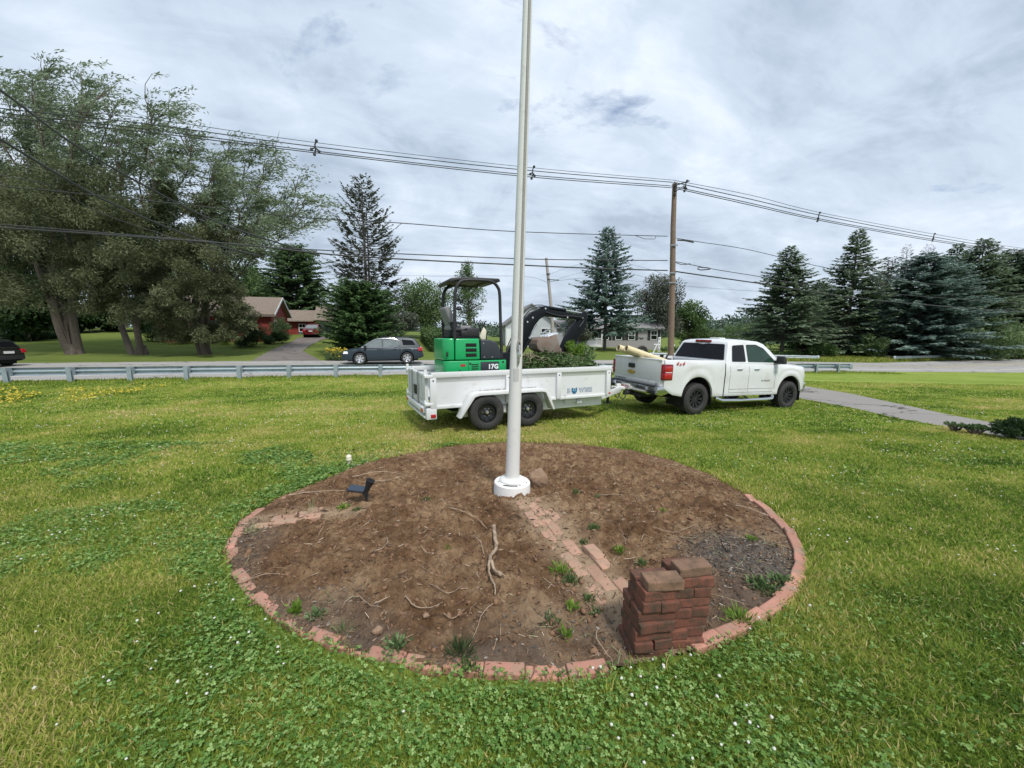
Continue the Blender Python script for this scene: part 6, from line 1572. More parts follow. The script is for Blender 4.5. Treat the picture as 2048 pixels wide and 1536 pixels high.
willow('middle willow with two stems forking near the ground', 285, 27.6, 102, [(-1.3, 4.2, -1.2), (.15, 5, .2)],
       wl(285, 27.6, [(335, 225), (365, 262), (395, 285), (330, 300), (415, 310), (290, 290), (360, 330)], 3),
       sk(285, 27.6, [(250, 470, 2.0), (310, 440, 2.2), (290, 540, 2.0), (240, 560, 1.6), (330, 520, 2.0), (280, 600, 1.5), (320, 590, 1.5), (330, 400, 1.6), (270, 640, 1.2), (320, 640, 1.2), (240, 610, 1.4), (345, 620, 1.2), (300, 655, 1.0)], 4), 36000, 11000, .22, 2.1)
Y3 = 28.6
willow('right hand willow with clustered stems and a branch sweeping far right', 412, Y3, 103, [(-.7, 4, -.6), (-.25, 4.6, -.2), (.2, 4.6, .4), (.6, 4.2, 1.2), (.1, 4.8, .2)],
       wl(412, Y3, [(440, 285), (490, 275), (530, 290), (560, 340), (590, 380), (598, 430), (470, 340), (520, 370), (555, 420), (420, 330), (500, 430), (560, 470)], 5),
       sk(412, Y3, [(370, 480, 2.0), (430, 470, 2.1), (390, 540, 2.1), (450, 540, 2.0), (400, 600, 1.7), (360, 590, 1.5), (455, 600, 1.6), (420, 420, 1.6), (480, 580, 1.2), (500, 500, 1.0), (380, 650, 1.3), (430, 655, 1.3), (475, 640, 1.2), (345, 615, 1.3), (490, 610, 1.2), (400, 675, .9), (450, 675, .9), (475, 665, .9), (500, 640, 1.0), (385, 665, .9)], 6), 44000, 20000, .22)
# woods behind the willows
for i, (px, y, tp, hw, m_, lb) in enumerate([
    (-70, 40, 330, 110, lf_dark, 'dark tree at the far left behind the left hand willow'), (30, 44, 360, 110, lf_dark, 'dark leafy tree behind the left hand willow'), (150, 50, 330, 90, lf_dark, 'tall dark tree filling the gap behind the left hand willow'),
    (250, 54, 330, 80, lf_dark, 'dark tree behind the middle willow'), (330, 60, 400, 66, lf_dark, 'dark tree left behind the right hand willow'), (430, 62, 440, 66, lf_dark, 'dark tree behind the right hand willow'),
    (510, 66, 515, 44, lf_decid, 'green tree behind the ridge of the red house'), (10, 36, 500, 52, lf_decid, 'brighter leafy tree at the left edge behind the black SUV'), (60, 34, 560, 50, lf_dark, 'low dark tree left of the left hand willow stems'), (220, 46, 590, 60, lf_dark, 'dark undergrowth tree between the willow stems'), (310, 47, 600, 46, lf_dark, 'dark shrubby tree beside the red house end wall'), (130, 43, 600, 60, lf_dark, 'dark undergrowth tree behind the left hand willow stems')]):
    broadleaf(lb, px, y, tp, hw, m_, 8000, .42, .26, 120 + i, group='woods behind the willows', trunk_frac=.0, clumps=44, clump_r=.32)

# far woods: reads as one mass
def far_woods():
    rng = np.random.default_rng(77); C, Rd = [], []
    def strip(px0, px1, y0, y1, top0, top1, n, r):
        for _ in range(n):
            f = rng.random(); px = px0 + (px1 - px0) * f; y = rng.uniform(y0, y1); v = top0 + (top1 - top0) * f + rng.normal() * 3
            x, y, g = spot(px, y); H = max(2.5, hgt(v, y, g)); rr = r * y / 100
            for k in range(4): C.append((x + rng.normal() * rr * .6, y + rng.normal() * rr * .4, g + H * rng.uniform(.1, 1) - rr * .4)); Rd.append(rr * rng.uniform(.6, 1.0))
    strip(930, 1110, 105, 135, 668, 660, 60, 2.6); strip(930, 1130, 200, 260, 650, 652, 80, 2.6)
    strip(1340, 1560, 190, 230, 655, 622, 120, 2.8); strip(1400, 1700, 130, 170, 660, 640, 90, 3.2); strip(1540, 2150, 85, 120, 655, 640, 120, 4.0)
    strip(760, 960, 90, 110, 655, 668, 60, 3.0); strip(400, 760, 90, 120, 640, 650, 60, 3.6); strip(-300, 420, 75, 100, 560, 600, 120, 5.0); strip(1700, 2300, 75, 95, 600, 600, 100, 4.5)
    C = np.array(C); Rd = np.array(Rd); n = 60000
    P, D, T, L1, W1 = clump_leaves(rng, C, Rd, n, 1, 1, shell=.35, squash=.85)
    sc__ = np.clip(P[:, 1] / 150, .45, 1.6); V, F = leaf_quads(P, D, sc__ * rng.uniform(.7, 1.3, n), sc__ * .65, rng)
    o = npmesh('far_woods', V, F, lf_far, T); tag(o, 'distant woods along the horizon', 'woods', kind='stuff')
far_woods()
# wooded hill
def hillmesh():
    def z(X, Y):
        px = 1024 + 770 * X / np.maximum(Y, 1); h = 14 * np.exp(-(((px - 1640) / 190) ** 2)) + 5 * np.exp(-(((px - 980) / 300) ** 2))
        return -3 + h * 1.5 * np.clip(1 - ((Y - 330) / 110) ** 2, 0, 1) + 1.6 * fbm(X / 9, Y / 9, 5, 4)
    o = grid('wooded_hill', np.arange(-120, 460, 4.0), np.arange(225, 435, 4.0), z, m_hill); tag(o, kind='structure')
m_hill, b = newmat('wooded_hillside'); p = pos()
setb(b, Base_Color=MIX(NOISE(p, .16, 6, .75), (.03, .055, .04), (.1, .145, .095)), Roughness=1.0, Specular_IOR_Level=0.0); bump(b, NOISE(p, .3, 6, .7), 1.0, 3.0)
hillmesh()
# rough grass and undergrowth beyond the road on the right, and along the guardrail
def tuft_strip(name, label, gen, n, h, w_, m_, seed, tint=(0, 1), lean=.35):
    rng = np.random.default_rng(seed); x, y = gen(rng, n); z = Gv(x, y); a = rng.uniform(0, 6.28, n); hh = h * rng.uniform(.45, 1.25, n)
    P = np.stack([x, y, z - .02], -1); D = np.stack([np.cos(a) * lean, np.sin(a) * lean, np.ones(n)], -1)
    V, F = leaf_quads(P, D, hh, w_ * rng.uniform(.6, 1.4, n), rng)
    return tag(npmesh(name, V, F, m_, rng.uniform(*tint, n)), label, 'grass', kind='stuff')
def strip_gen(t0, t1, n0, n1, wob=.0):
    def f(rng, n):
        t = rng.uniform(t0, t1, n); q_ = rng.uniform(n0, n1, n) + wob * (vnoise(t * .8, t * 0, 3) - .5); return road_xy(t, q_)
    return f
tuft_strip('roadside_grass', 'unmown grass along the foot of the near guardrail', strip_gen(-30, 32, 18.0, 19.45, .6), 26000, .13, .016, lf_grass, 1, (.1, .75))
tuft_strip('rough_grass', 'rough tawny grass beyond the road before the spruces', strip_gen(22, 85, 29.8, 37), 26000, .42, .07, lf_grass, 2, (.2, .9))
tuft_strip('undergrowth', 'dark leafy undergrowth at the feet of the right hand spruces', strip_gen(30, 90, 36.5, 41), 16000, .9, .22, lf_decid, 3, (0, .7), .8)
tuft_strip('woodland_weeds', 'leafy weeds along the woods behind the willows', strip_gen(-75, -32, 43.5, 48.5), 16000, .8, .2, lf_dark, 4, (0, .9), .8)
# shrub bed at the right edge by the driveway
broadleaf('dense dark green shrub beside the driveway at the right edge', 2025, 7.0, 832, 46, lf_dark, 9000, .045, .02, 95, name='shrub', cat='shrub', trunk_frac=0, clumps=34, clump_r=.36)
broadleaf('low leafy plants left of the dark shrub at the right edge', 1950, 7.35, 859, 34, lf_decid, 2600, .035, .02, 96, name='shrub', cat='shrub', trunk_frac=0, clumps=18, clump_r=.36)
broadleaf('pale low plant creeping along the driveway edge at far right', 1910, 7.7, 853, 22, lf_light, 700, .035, .02, 97, name='shrub', cat='shrub', trunk_frac=0, clumps=10, clump_r=.36)

# ---------------- flagpole ----------------
fx, fy = 0.0, 4.24; fz = surfz(fx, fy) + .01
fpz = thing('flagpole', 'tall white flagpole on a round white base in the middle of the bed', 'flagpole', (fx, fy, fz), (R_(0), R_(1.75), 0))
MB().lathe([(0, -.1), (.212, -.1), (.21, .02), (.207, .085), (.195, .098), (.13, .10), (0, .10)], (0, 0, 0), 'Z', 40).build('concrete_base', stone_white, fpz, smooth=30)
MB().lathe([(.150, .098), (.150, .118), (.138, .132), (.11, .142), (.088, .146), (.086, .16), (.079, .16)], (0, 0, 0), 'Z', 36).build('collar', pole_white, fpz, smooth=40)
pr = [(.081, .12), (.073, .9), (.064, 1.85), (.054, 3.3), (.045, 5.0), (.036, 8.0), (.03, 10.5)]
MB().lathe(pr, (0, 0, 0), 'Z', 36).build('pole', pole_white, fpz, smooth=50)
MB().lathe([(.05, 0), (.06, .02), (.06, .06), (0, .1)], (0, 0, 10.5), 'Z', 20).build('cap', silver, fpz)
q = MB(); q.tube([(.022, -.070, 1.62), (.022, -.067, 1.9), (.02, -.058, 3.3), (.016, -.05, 5), (.014, -.04, 8), (.012, -.034, 10.4)], .0085, 6).tube([(.036, -.062, 1.66), (.034, -.06, 1.9), (.03, -.052, 3.3), (.025, -.044, 5), (.02, -.036, 8), (.016, -.03, 10.4)], .0085, 6)
q.tube(smooth_curve([Vector(p) for p in [(.025, -.07, 1.74), (.012, -.078, 1.66), (.025, -.09, 1.60), (.042, -.078, 1.66), (.022, -.088, 1.7), (.012, -.08, 1.62), (.03, -.085, 1.57), (.045, -.075, 1.63), (.03, -.09, 1.55), (.022, -.08, 1.44)]], 5), .008, 6)
q.build('halyard', rope_m, fpz)
q = MB(); q.box(.012, .05, -.09, -.055, 1.53, 1.585); q.box(.024, .038, -.105, -.06, 1.46, 1.66); cl = q.build('cleat', silver, fpz, bevel=.008)
q = MB()      # worn sticker wrapped on the shaft
V = []; F = []
for i, z in enumerate(np.linspace(1.26, 1.4, 5)):
    for j in range(7): a = R_(-112 + j * 8.5); V.append((math.cos(a) * .0712, math.sin(a) * .0712, z))
for i in range(4):
    for j in range(6): F.append((i * 7 + j, i * 7 + j + 1, (i + 1) * 7 + j + 1, (i + 1) * 7 + j))
q.add(V, F); q.build('sticker', mat('worn_sticker', (.5, .5, .49), .6, var=.1, dirt=(.16, .16, .16), dsc=26, dth=.52), fpz, recalc=False)
q = MB()
for a in (-160, -110, -60, -20): q.lathe([(.006, .1), (.006, .108), (0, .11)], (math.cos(R_(a)) * .17, math.sin(R_(a)) * .17, 0), 'Z', 8)
q.tube([(-.10, -.155, .104), (-.02, -.175, .106), (.06, -.165, .104)], .006, 5); q.build('bolt', black_plastic, fpz)

# ---------------- small things in the bed ----------------
def rock(name, label, x, y, s, seed, m_=rock_m, cat='rock', group=None, squash=(1, .9, .85), sub=4):
    bm = bmesh.new(); bmesh.ops.create_icosphere(bm, subdivisions=sub, radius=1); rng_ = random.Random(seed); o3 = Vector((rng_.random() * 50, rng_.random() * 50, rng_.random() * 50))
    from mathutils import noise as mn
    for v in bm.verts:
        p = v.co.copy(); k = 1 + .38 * mn.noise(p * 1.1 + o3) + .14 * mn.noise(p * 3 + o3) + .05 * mn.noise(p * 9 + o3)
        v.co = Vector((p.x * squash[0], p.y * squash[1], p.z * squash[2])) * k * s
    me = bpy.data.meshes.new(name); bm.to_mesh(me); bm.free(); me.materials.append(m_)
    for f in me.polygons: f.use_smooth = sub > 2
    o = link(bpy.data.objects.new(name, me)); o.location = (x, y, surfz(x, y) + s * squash[2] * .45); return tag(o, label, cat, group)
rock('fieldstone', 'brown rounded stone at the foot of the white flagpole base', .31, 4.36, .115, 3, squash=(.95, .8, 1.0))
for i, (x, y, s, lb) in enumerate([(-.78, 2.02, .03, 'small tan stone in the soil near the lower left rim'), (-1.2, 2.9, .016, 'tiny pale stone on the left side of the bed'), (.95, 3.6, .02, 'small dark clod right of the brick path'), (-.52, 2.12, .018, 'dark lump of soil near the lower rim of the bed')]):
    rock('small_stone', lb, x, y, s, 10 + i, cat='stone', sub=3)
# solar spotlight
x, y = -1.53, 3.84; z = surfz(x, y)
so = thing('solar_spotlight', 'black solar spotlight on a stake with a tilted panel', 'garden light', (x, y, z), (0, 0, R_(4)))
q = MB(); q.tube([(.0, 0, -.12), (.0, 0, .06), (-.015, 0, .1)], [.006, .016, .018], 10).box(-.03, .02, -.02, .02, .07, .11); q.build('stake', black_plastic, so)
q = MB(); M = Matrix.Translation((-.09, 0, .135)) @ Euler((R_(8), R_(9), 0)).to_matrix().to_4x4(); q.box(-.085, .085, -.06, .06, -.008, .008, M); pn = q.build('solar_panel', black_plastic, so, bevel=.003)
q = MB(); q.box(-.077, .077, -.052, .052, .0085, .0105, M); q.build('cell', solar_m, pn)
a, b_ = Vector((.0, 0, .10)), Vector((.055, -.0, .225)); d = (b_ - a).normalized()
q = MB(); q.tube([a - d * .01, a + d * .02, a + d * .06, b_ - d * .005, b_, b_, b_ - d * .012], [.018, .026, .03, .045, .048, .042, .04], 24); hd = q.build('lamp_head', black_plastic, so, smooth=40)
q = MB(); q.cyl(b_ - d * .010, b_ - d * .006, .041, n=24); q.build('lens', clear_lens, hd)
q = MB(); q.cyl((-.02, 0, .11), (-.09, 0, .13), .01, n=8); q.build('bracket', black_plastic, so)
x, y = -2.32, 5.28; z = surfz(x, y)
sp_ = thing('sprinkler_cap', 'pale plastic finial standing at the back left rim of the bed', 'sprinkler', (x, y, z))
MB().lathe([(0, -.03), (.03, -.03), (.03, .0), (.018, .02), (.018, .06), (.034, .075), (.04, .09), (.036, .105), (.028, .11), (.036, .12), (.034, .14), (.02, .155), (0, .16)], (0, 0, 0), 'Z', 20).build('body', pale_plastic, sp_, smooth=40)
MB().tube([(.02, 0, .02), (.1, -.02, .015), (.19, -.03, .01)], .008, 6).build('spur', pale_plastic, sp_)
# sticks and roots
def stick(name, label, paths, seed, m_=stick_m, group=None, lift=.01):
    random.seed(seed); q = None
    for pts, r0, r1 in paths:
        P = []
        for k, (x, y, h) in enumerate(pts): P.append(Vector((x, y, surfz(x, y) + h + lift)))
        if q is None: q = MB(P[0]); o0 = P[0].copy()
        r0, r1 = r0 * (.5 if group else .85), r1 * (.5 if group else .85)
        P = smooth_curve(P, 6); n = len(P); P = [p + Vector((random.uniform(-1, 1), random.uniform(-1, 1), random.uniform(-.5, .5))) * r0 * (.8 if group else .28) for p in P]
        q.tube(P, [(r0 + (r1 - r0) * i / (n - 1)) * random.uniform(.88, 1.14) for i in range(n)], 8)
    o = q.build(name, m_, recalc=True, smooth=60); o.location = o0
    return tag(o, label, 'stick', group)
stick('forked_root', 'thick pale forked root lying on the soil in the middle of the bed', [([(-.155, 3.16, .035), (-.145, 3.02, .03), (-.125, 2.92, .03), (-.135, 2.83, .03), (-.165, 2.74, .03), (-.155, 2.66, .03), (-.125, 2.59, .03), (-.075, 2.52, .015)], .020, .012), ([(-.165, 2.76, .03), (-.17, 2.66, .03), (-.165, 2.56, .025), (-.14, 2.49, .02), (-.12, 2.43, .01), (-.11, 2.34, .005)], .013, .005), ([(-.09, 2.56, .02), (-.05, 2.5, .03)], .008, .005)], 1)
SG = 'dry sticks on the soil'
for i, (nm, lb, pts, r0, r1) in enumerate([
    ('stick', 'short straight stick just left of the forked root', [(-.33, 3.05, .01), (-.26, 2.94, .01), (-.22, 2.82, .01)], .008, .006),
    ('stick', 'curved pale stick on the left half of the bed', [(-1.05, 3.03, .01), (-1.02, 2.95, .01), (-1.04, 2.87, .01), (-1.09, 2.8, .01)], .012, .007),
    ('stick', 'thin slanting stick left of the middle of the bed', [(-.72, 2.84, .01), (-.66, 2.76, .01), (-.6, 2.72, .01)], .008, .005),
    ('stick', 'long curved twig at the back left of the bed', [(-2.0, 4.6, .01), (-1.7, 4.72, .02), (-1.45, 4.72, .02), (-1.25, 4.62, .01)], .012, .005),
    ('stick', 'pale split stick at the back left of the bed', [(-1.75, 4.42, .01), (-1.55, 4.47, .02), (-1.38, 4.55, .01)], .014, .008),
    ('stick', 'weathered stick at the left rim behind the solar light', [(-2.5, 4.1, .01), (-2.3, 4.18, .02), (-2.05, 4.17, .02), (-1.9, 4.2, .01)], .016, .006),
    ('stick', 'branched twig before the flagpole left of centre', [(-.62, 3.6, .01), (-.48, 3.55, .03), (-.34, 3.5, .02), (-.24, 3.38, .01)], .011, .006),
    ('stick', 'thin root curling in the lower middle of the bed', [(-.56, 2.42, .01), (-.5, 2.36, .02), (-.42, 2.32, .01), (-.34, 2.38, .01), (-.36, 2.44, .01)], .007, .004),
    ('stick', 'twisted root piece in the lower left of the bed', [(-.68, 2.26, .01), (-.6, 2.2, .02), (-.5, 2.2, .01), (-.44, 2.24, .01)], .008, .004),
    ('stick', 'short forked root in the lower middle of the bed', [(-.42, 2.16, .01), (-.36, 2.12, .01), (-.3, 2.2, .02)], .007, .004),
    ('stick', 'long thin root reaching the lower rim left of the brick stack', [(-.12, 2.24, .02), (-.18, 2.12, .01), (-.2, 2.0, .02), (-.24, 1.88, .01)], .006, .003),
    ('stick', 'wavy bare root crossing the rim just left of the brick stack', [(.50, 2.02, .02), (.47, 1.94, .03), (.49, 1.86, .02), (.52, 1.78, .02), (.49, 1.70, .03)], .007, .004),
    ('stick', 'weathered stick lying over the right hand border bricks', [(2.22, 3.62, .04), (2.34, 3.58, .04), (2.48, 3.52, .03)], .013, .010),
    ('stick', 'short upright looking twig right of the brick path', [(.93, 3.1, .01), (.94, 3.02, .02), (.93, 2.95, .01)], .007, .005),
    ('stick', 'pale twig right of the flagpole in the back half of the bed', [(.95, 3.98, .01), (1.1, 3.98, .02), (1.22, 4.03, .01)], .008, .005),
    ('stick', 'dark twig behind the brick stack near the right rim', [(1.25, 3.2, .01), (1.4, 3.15, .02), (1.55, 3.18, .02), (1.7, 3.3, .01)], .008, .004),
    ('stick', 'long thin straw right of the brick stack', [(1.2, 2.35, .02), (1.35, 2.28, .02), (1.5, 2.22, .01)], .005, .003),
    ('stick', 'thin straight root above the lower left rim', [(-1.0, 2.3, .01), (-.9, 2.22, .01), (-.82, 2.2, .01)], .006, .003),
    ('stick', 'pale chip of wood in the lower left of the bed', [(-.86, 2.2, .01), (-.78, 2.26, .01)], .009, .006),
    ('stick', 'bleached stick along the left rim of the bed', [(-1.95, 2.5, .01), (-1.75, 2.56, .02), (-1.55, 2.55, .01)], .006, .004)]):
    stick(nm, lb, [(pts, r0, r1)], 20 + i, group=SG)

# ---------------- bricks ----------------
def brick_mesh(name, l, w_, h, seed, m_, r=.006):
    random.seed(seed); q = MB(); q.box(-l / 2, l / 2, -w_ / 2, w_ / 2, 0, h)
    me = bpy.data.meshes.new(name); me.from_pydata([tuple(v) for v in q.v], [], q.f); bm = bmesh.new(); bm.from_mesh(me)
    bmesh.ops.recalc_face_normals(bm, faces=bm.faces); bmesh.ops.subdivide_edges(bm, edges=bm.edges[:], cuts=3, use_grid_fill=True)
    from mathutils import noise as mn
    o3 = Vector((seed * 3.1, seed * 1.7, 0))
    ed = [e for e in bm.edges if e.calc_face_angle(0) > .5]; bmesh.ops.bevel(bm, geom=ed, offset=r, segments=2, affect='EDGES', profile=.5, clamp_overlap=True)
    for v in bm.verts: v.co += mn.noise_vector(v.co * 40 + o3) * .0022 + mn.noise_vector(v.co * 9 + o3) * .002
    for f in bm.faces: f.smooth = True
    bm.to_mesh(me); bm.free(); me.materials.append(m_); return me
BR = [brick_mesh('brick', .204, .1, .056, s, brick_stack_m, .0035) for s in range(5)]; BRT = [brick_mesh('brick', .2, .098, .056, s + 9, brick_top_m) for s in range(3)]
ORD = ['first', 'second', 'third', 'fourth', 'fifth', 'sixth', 'seventh', 'eighth', 'ninth', 'tenth', 'eleventh', 'twelfth', 'thirteenth', 'fourteenth', 'fifteenth', 'sixteenth', 'seventeenth', 'eighteenth', 'nineteenth', 'twentieth', 'twenty first', 'twenty second', 'twenty third', 'twenty fourth', 'twenty fifth', 'twenty sixth', 'twenty seventh', 'twenty eighth']
random.seed(8)
def put(me, name, label, loc, rz, group, cat='brick', rx=0, ry=0):
    o = link(bpy.data.objects.new(name, me)); o.location = loc; o.rotation_euler = (rx, ry, rz); return tag(o, label, cat, group)
SA = R_(7); sx, sy = Vector((math.cos(SA), math.sin(SA), 0)), Vector((-math.sin(SA), math.cos(SA), 0))
S0 = Vector((.652, 1.83, 0)); zb0 = G(.8, 1.95) - .012
def pile(colname, ox, oy, n, dx_per, dy_per, startA, zoff=0):
    for k in range(n):
        z = zb0 + zoff + k * .0568; c = S0 + sx * (ox + .1 + dx_per * k + random.uniform(-.011, .011)) + sy * (oy + .1 + dy_per * k + random.uniform(-.008, .008))
        crs = ORD[n - 1 - k]; top = k == n - 1; A = (k + startA) % 2 == 0 or top
        for j in ((0,) if top else (0, 1)):
            me = random.choice(BRT) if top else random.choice(BR)
            if A: p = c + sy * (-.051 + .102 * j + random.uniform(-.003, .003)) + sx * random.uniform(-.008, .008); rz = SA; w_ = ('front lengthwise brick', 'rear lengthwise brick')[j]
            else: p = c + sx * (-.051 + .102 * j + random.uniform(-.003, .003)) + sy * random.uniform(-.008, .008); rz = SA + math.pi / 2; w_ = ('left end-on brick', 'right end-on brick')[j]
            put(me, 'stacked_brick', f'{w_}, {crs} course from the top, {colname} pile of dirty bricks'.replace('front left pile', 'left hand pile').replace('front right pile', 'right hand pile'), (p.x, p.y, z), rz + random.uniform(-.07, .07), 'dirty bricks in the stack', ry=random.uniform(-.01, .01))
pile('front left', 0, 0, 8, .0065, .0, 0)
pile('front right', .229, .045, 8, .008, .006, 0, .004)
# border bricks round the lower rim
EB_ = [brick_mesh('edging', .213, .08, .05, s + 30, brick_edge_m, .008) for s in range(5)]
loop = np.array(RING + [RING[0]]); segl = np.hypot(*np.diff(loop, axis=0).T); cum = np.concatenate([[0], np.cumsum(segl)])
def rim_pt(s):
    i = min(np.searchsorted(cum, s, 'right') - 1, len(RING) - 1); f = (s - cum[i]) / segl[i]; p = loop[i] + (loop[i + 1] - loop[i]) * f; d = (loop[i + 1] - loop[i]) / segl[i]; return p, d
i_st = 12; s_stack = cum[12] + .1; nL = nR = 0
sR = s_stack + .42; k = 0
while sR < cum[21] - .0:
    p, d = rim_pt(sR); inn = np.array([-d[1], d[0]]); p = p + inn * (.022 + random.uniform(-.008, .008)); tilt = random.uniform(-.05, .05)
    up_ = .0 if k < 12 else random.uniform(-.005, .018); ang = math.atan2(d[1], d[0]) + random.uniform(-.05, .05) + (random.uniform(-.25, .25) if k > 12 else 0)
    put(random.choice(EB_), 'border_brick', f'{ORD[k]} red border brick counting right from the brick stack', (p[0], p[1], G(*p) - .024 + up_), ang, 'red bricks round the bed', rx=tilt); k += 1; sR += .216
sL = s_stack - .30; k = 0
while sL > -1.0 and k < 26:
    if k > 9 and random.random() < .12: sL -= .218; continue
    p, d = rim_pt(sL % cum[-1]); inn = np.array([-d[1], d[0]]); p = p + inn * (.02 + random.uniform(-.012, .012))
    bury = -.034 - .013 * abs(math.sin(k * 1.3)); 
    put(random.choice(EB_), 'border_brick', f'{ORD[k]} red border brick counting left from the brick stack', (p[0], p[1], G(*p) + bury), math.atan2(d[1], d[0]) + random.uniform(-.06, .06), 'red bricks round the bed', rx=random.uniform(-.05, .05)); k += 1; sL -= .218
# path bricks from the flagpole to the stack
PB = [brick_mesh('paver', .2, .098, .056, s + 50, brick_path_m, .008) for s in range(5)]
d = PATH_B - PATH_A; l = np.hypot(*d); d /= l; pr_ = np.array([-d[1], d[0]]); ang = math.atan2(d[1], d[0]); k = 0
s = .12; row = 0
while s < 1.75:
    for c_ in (-.105, .0, .105):
        if c_ > .05 and .55 < s < 1.05: continue
        off_ = .1 * ((row + (c_ == 0)) % 2); p = PATH_A + d * (s + off_) + pr_ * (c_ + random.uniform(-.006, .006)); rk = 'right' if c_ < -.05 else ('middle' if c_ == 0 else 'left')
        rk = {'right': 'left', 'left': 'right'}.get(rk, 'middle')
        z = float(Gv(*p)) + float(soil_h(np.float64(p[0]), np.float64(p[1]))) - .048 + random.uniform(-.006, .004) + (.006 if (rk == 'right' and s > 1.0) else 0)
        put(random.choice(PB), 'path_brick', f'worn path brick, {ORD[row]} from the flagpole in the {rk} row of the path', (p[0], p[1], z), ang + random.uniform(-.04, .04), 'worn bricks of the path in the bed', cat='paving brick', rx=random.uniform(-.03, .03), ry=random.uniform(-.03, .03))
    s += .207; row += 1
for i, (x, y, a) in enumerate([(-2.2, 3.5, .2), (-2.05, 3.62, .25), (-2.12, 3.4, .15), (-1.95, 3.5, .3), (-2.3, 3.38, .1), (-1.98, 3.72, .2)]):
    put(random.choice(PB), 'path_brick', f'{ORD[i]} of six half buried pale bricks inside the left rim, counting from the rim inwards' if i < 6 else '', (x, y, bedz(x, y) - .046), a, 'half buried bricks by the left rim', cat='paving brick', rx=random.uniform(-.04, .04))

# ---------------- weeds and litter on the bed ----------------
def weed(label, x, y, h, r, n, L_, W__, m_, seed, name='weed'):
    L_ *= .75; W__ *= .8; n = int(n * 1.3); rng = np.random.default_rng(seed); z = surfz(x, y) - .008; t = thing(name, label, 'weed', (x, y, z), group='weeds in the bed')
    a = rng.uniform(0, 6.28, n); rr = rng.uniform(.05, 1, n) * r; P = np.stack([np.cos(a) * rr * .6, np.sin(a) * rr * .6, rng.uniform(0, .5, n) * h], -1)
    D = np.stack([np.cos(a) * rr / max(r, .001) * .8, np.sin(a) * rr / max(r, .001) * .8, rng.uniform(.3, 1.3, n)], -1) + rng.normal(size=(n, 3)) * .25
    leaf_object('leaves', [leaf_quads(P, D, L_ * rng.uniform(.6, 1.3, n), W__, rng)], m_, rng.random(n), t)
for i, (x, y, h, r, n, L_, W__, m_, lb) in enumerate([
    (.36, 2.62, .06, .12, 120, .07, .010, lf_yellowgreen, 'grassy green weed tuft left of the path bricks'), (.42, 2.48, .06, .10, 90, .07, .010, lf_decid, 'second grassy tuft just below the first left of the path'),
    (1.72, 2.42, .05, .16, 130, .05, .022, lf_decid, 'leafy weed patch by the lower right rim'), (1.9, 2.5, .05, .12, 110, .05, .022, lf_light, 'leafy weed between the grey mulch and the right rim'),
    (1.38, 2.1, .06, .14, 150, .08, .010, lf_yellowgreen, 'grassy tuft right of the brick stack against the border'), (-1.36, 2.2, .13, .05, 60, .05, .018, lf_yellowgreen, 'upright bright green seedling at the lower left rim'),
    (-.64, 1.92, .07, .11, 90, .05, .022, lf_light, 'pale leafy weed at the bottom rim left of the middle'), (-.28, 1.86, .10, .10, 160, .09, .005, lf_dark, 'wispy dark tuft at the bottom rim of the bed'),
    (.22, 2.1, .06, .09, 60, .05, .012, lf_decid, 'sparse weed in the sandy patch left of the stack'), (.30, 1.98, .08, .05, 26, .06, .02, lf_yellowgreen, 'bright seedling left of the brick stack'), (.37, 2.2, .07, .05, 30, .06, .022, lf_yellowgreen, 'small yellow green seedling farther left of the brick stack'),
    (-2.35, 3.3, .06, .12, 100, .05, .008, lf_straw, 'straw coloured tuft at the left rim'), (-1.72, 3.72, .05, .09, 120, .03, .016, lf_yellowgreen, 'bright low weed left of the solar spotlight'), (-1.98, 3.6, .16, .05, 40, .15, .004, lf_straw, 'thin seed stalks left of the solar spotlight'),
    (-1.58, 3.72, .05, .06, 70, .03, .014, lf_decid, 'small dark weed at the foot of the solar spotlight'), (-.92, 3.95, .05, .08, 60, .04, .010, lf_decid, 'dull green weed left of the flagpole base'), (-.22, 1.78, .04, .1, 60, .04, .016, lf_decid, 'low weed on the bottom border bricks'),
    (-.52, 2.86, .03, .04, 26, .03, .015, lf_yellowgreen, 'tiny green sprout in the middle of the soil'), (.7, 3.95, .04, .09, 46, .04, .016, lf_decid, 'small weed right of the path below the flagpole'), (.93, 3.98, .05, .06, 34, .05, .02, lf_light, 'pale weed among twigs right of the path'),
    (1.5, 3.62, .03, .05, 36, .03, .015, lf_yellowgreen, 'tiny green weed in the right half of the bed'), (2.03, 3.05, .05, .06, 60, .04, .012, lf_yellowgreen, 'small green weed in the grey mulch'), (.72, 3.2, .06, .07, 60, .05, .014, lf_decid, 'weed at the right edge of the path'),
    (.86, 2.86, .05, .08, 80, .05, .012, lf_yellowgreen, 'weed growing between the path bricks'), (.6, 3.02, .04, .06, 50, .04, .012, lf_decid, 'small weed on the upper path bricks'), (.5, 2.3, .04, .06, 50, .04, .012, lf_decid, 'weed on the lower left of the path'), (.52, 2.2, .03, .05, 30, .05, .012, lf_light, 'pale weed beside the back left pile of bricks'),
    (.95, 2.62, .05, .05, 40, .06, .010, lf_decid, 'grassy weed behind the brick stack'), (-1.2, 2.16, .05, .08, 60, .05, .016, lf_light, 'grey green weed inside the lower left rim'), (-.98, 2.02, .09, .05, 30, .1, .004, lf_decid, 'thin grass stalks by the white clover at the rim')]):
    weed(lb, x, y, h, r, n, L_, W__, m_, 200 + i)
rng = np.random.default_rng(55)
def in_bed(n, marg=1.0):
    x = rng.uniform(-2.7, 2.7, n); y = rng.uniform(1.7, 6.65, n); k = inpoly(x, y, RING); return x[k], y[k]
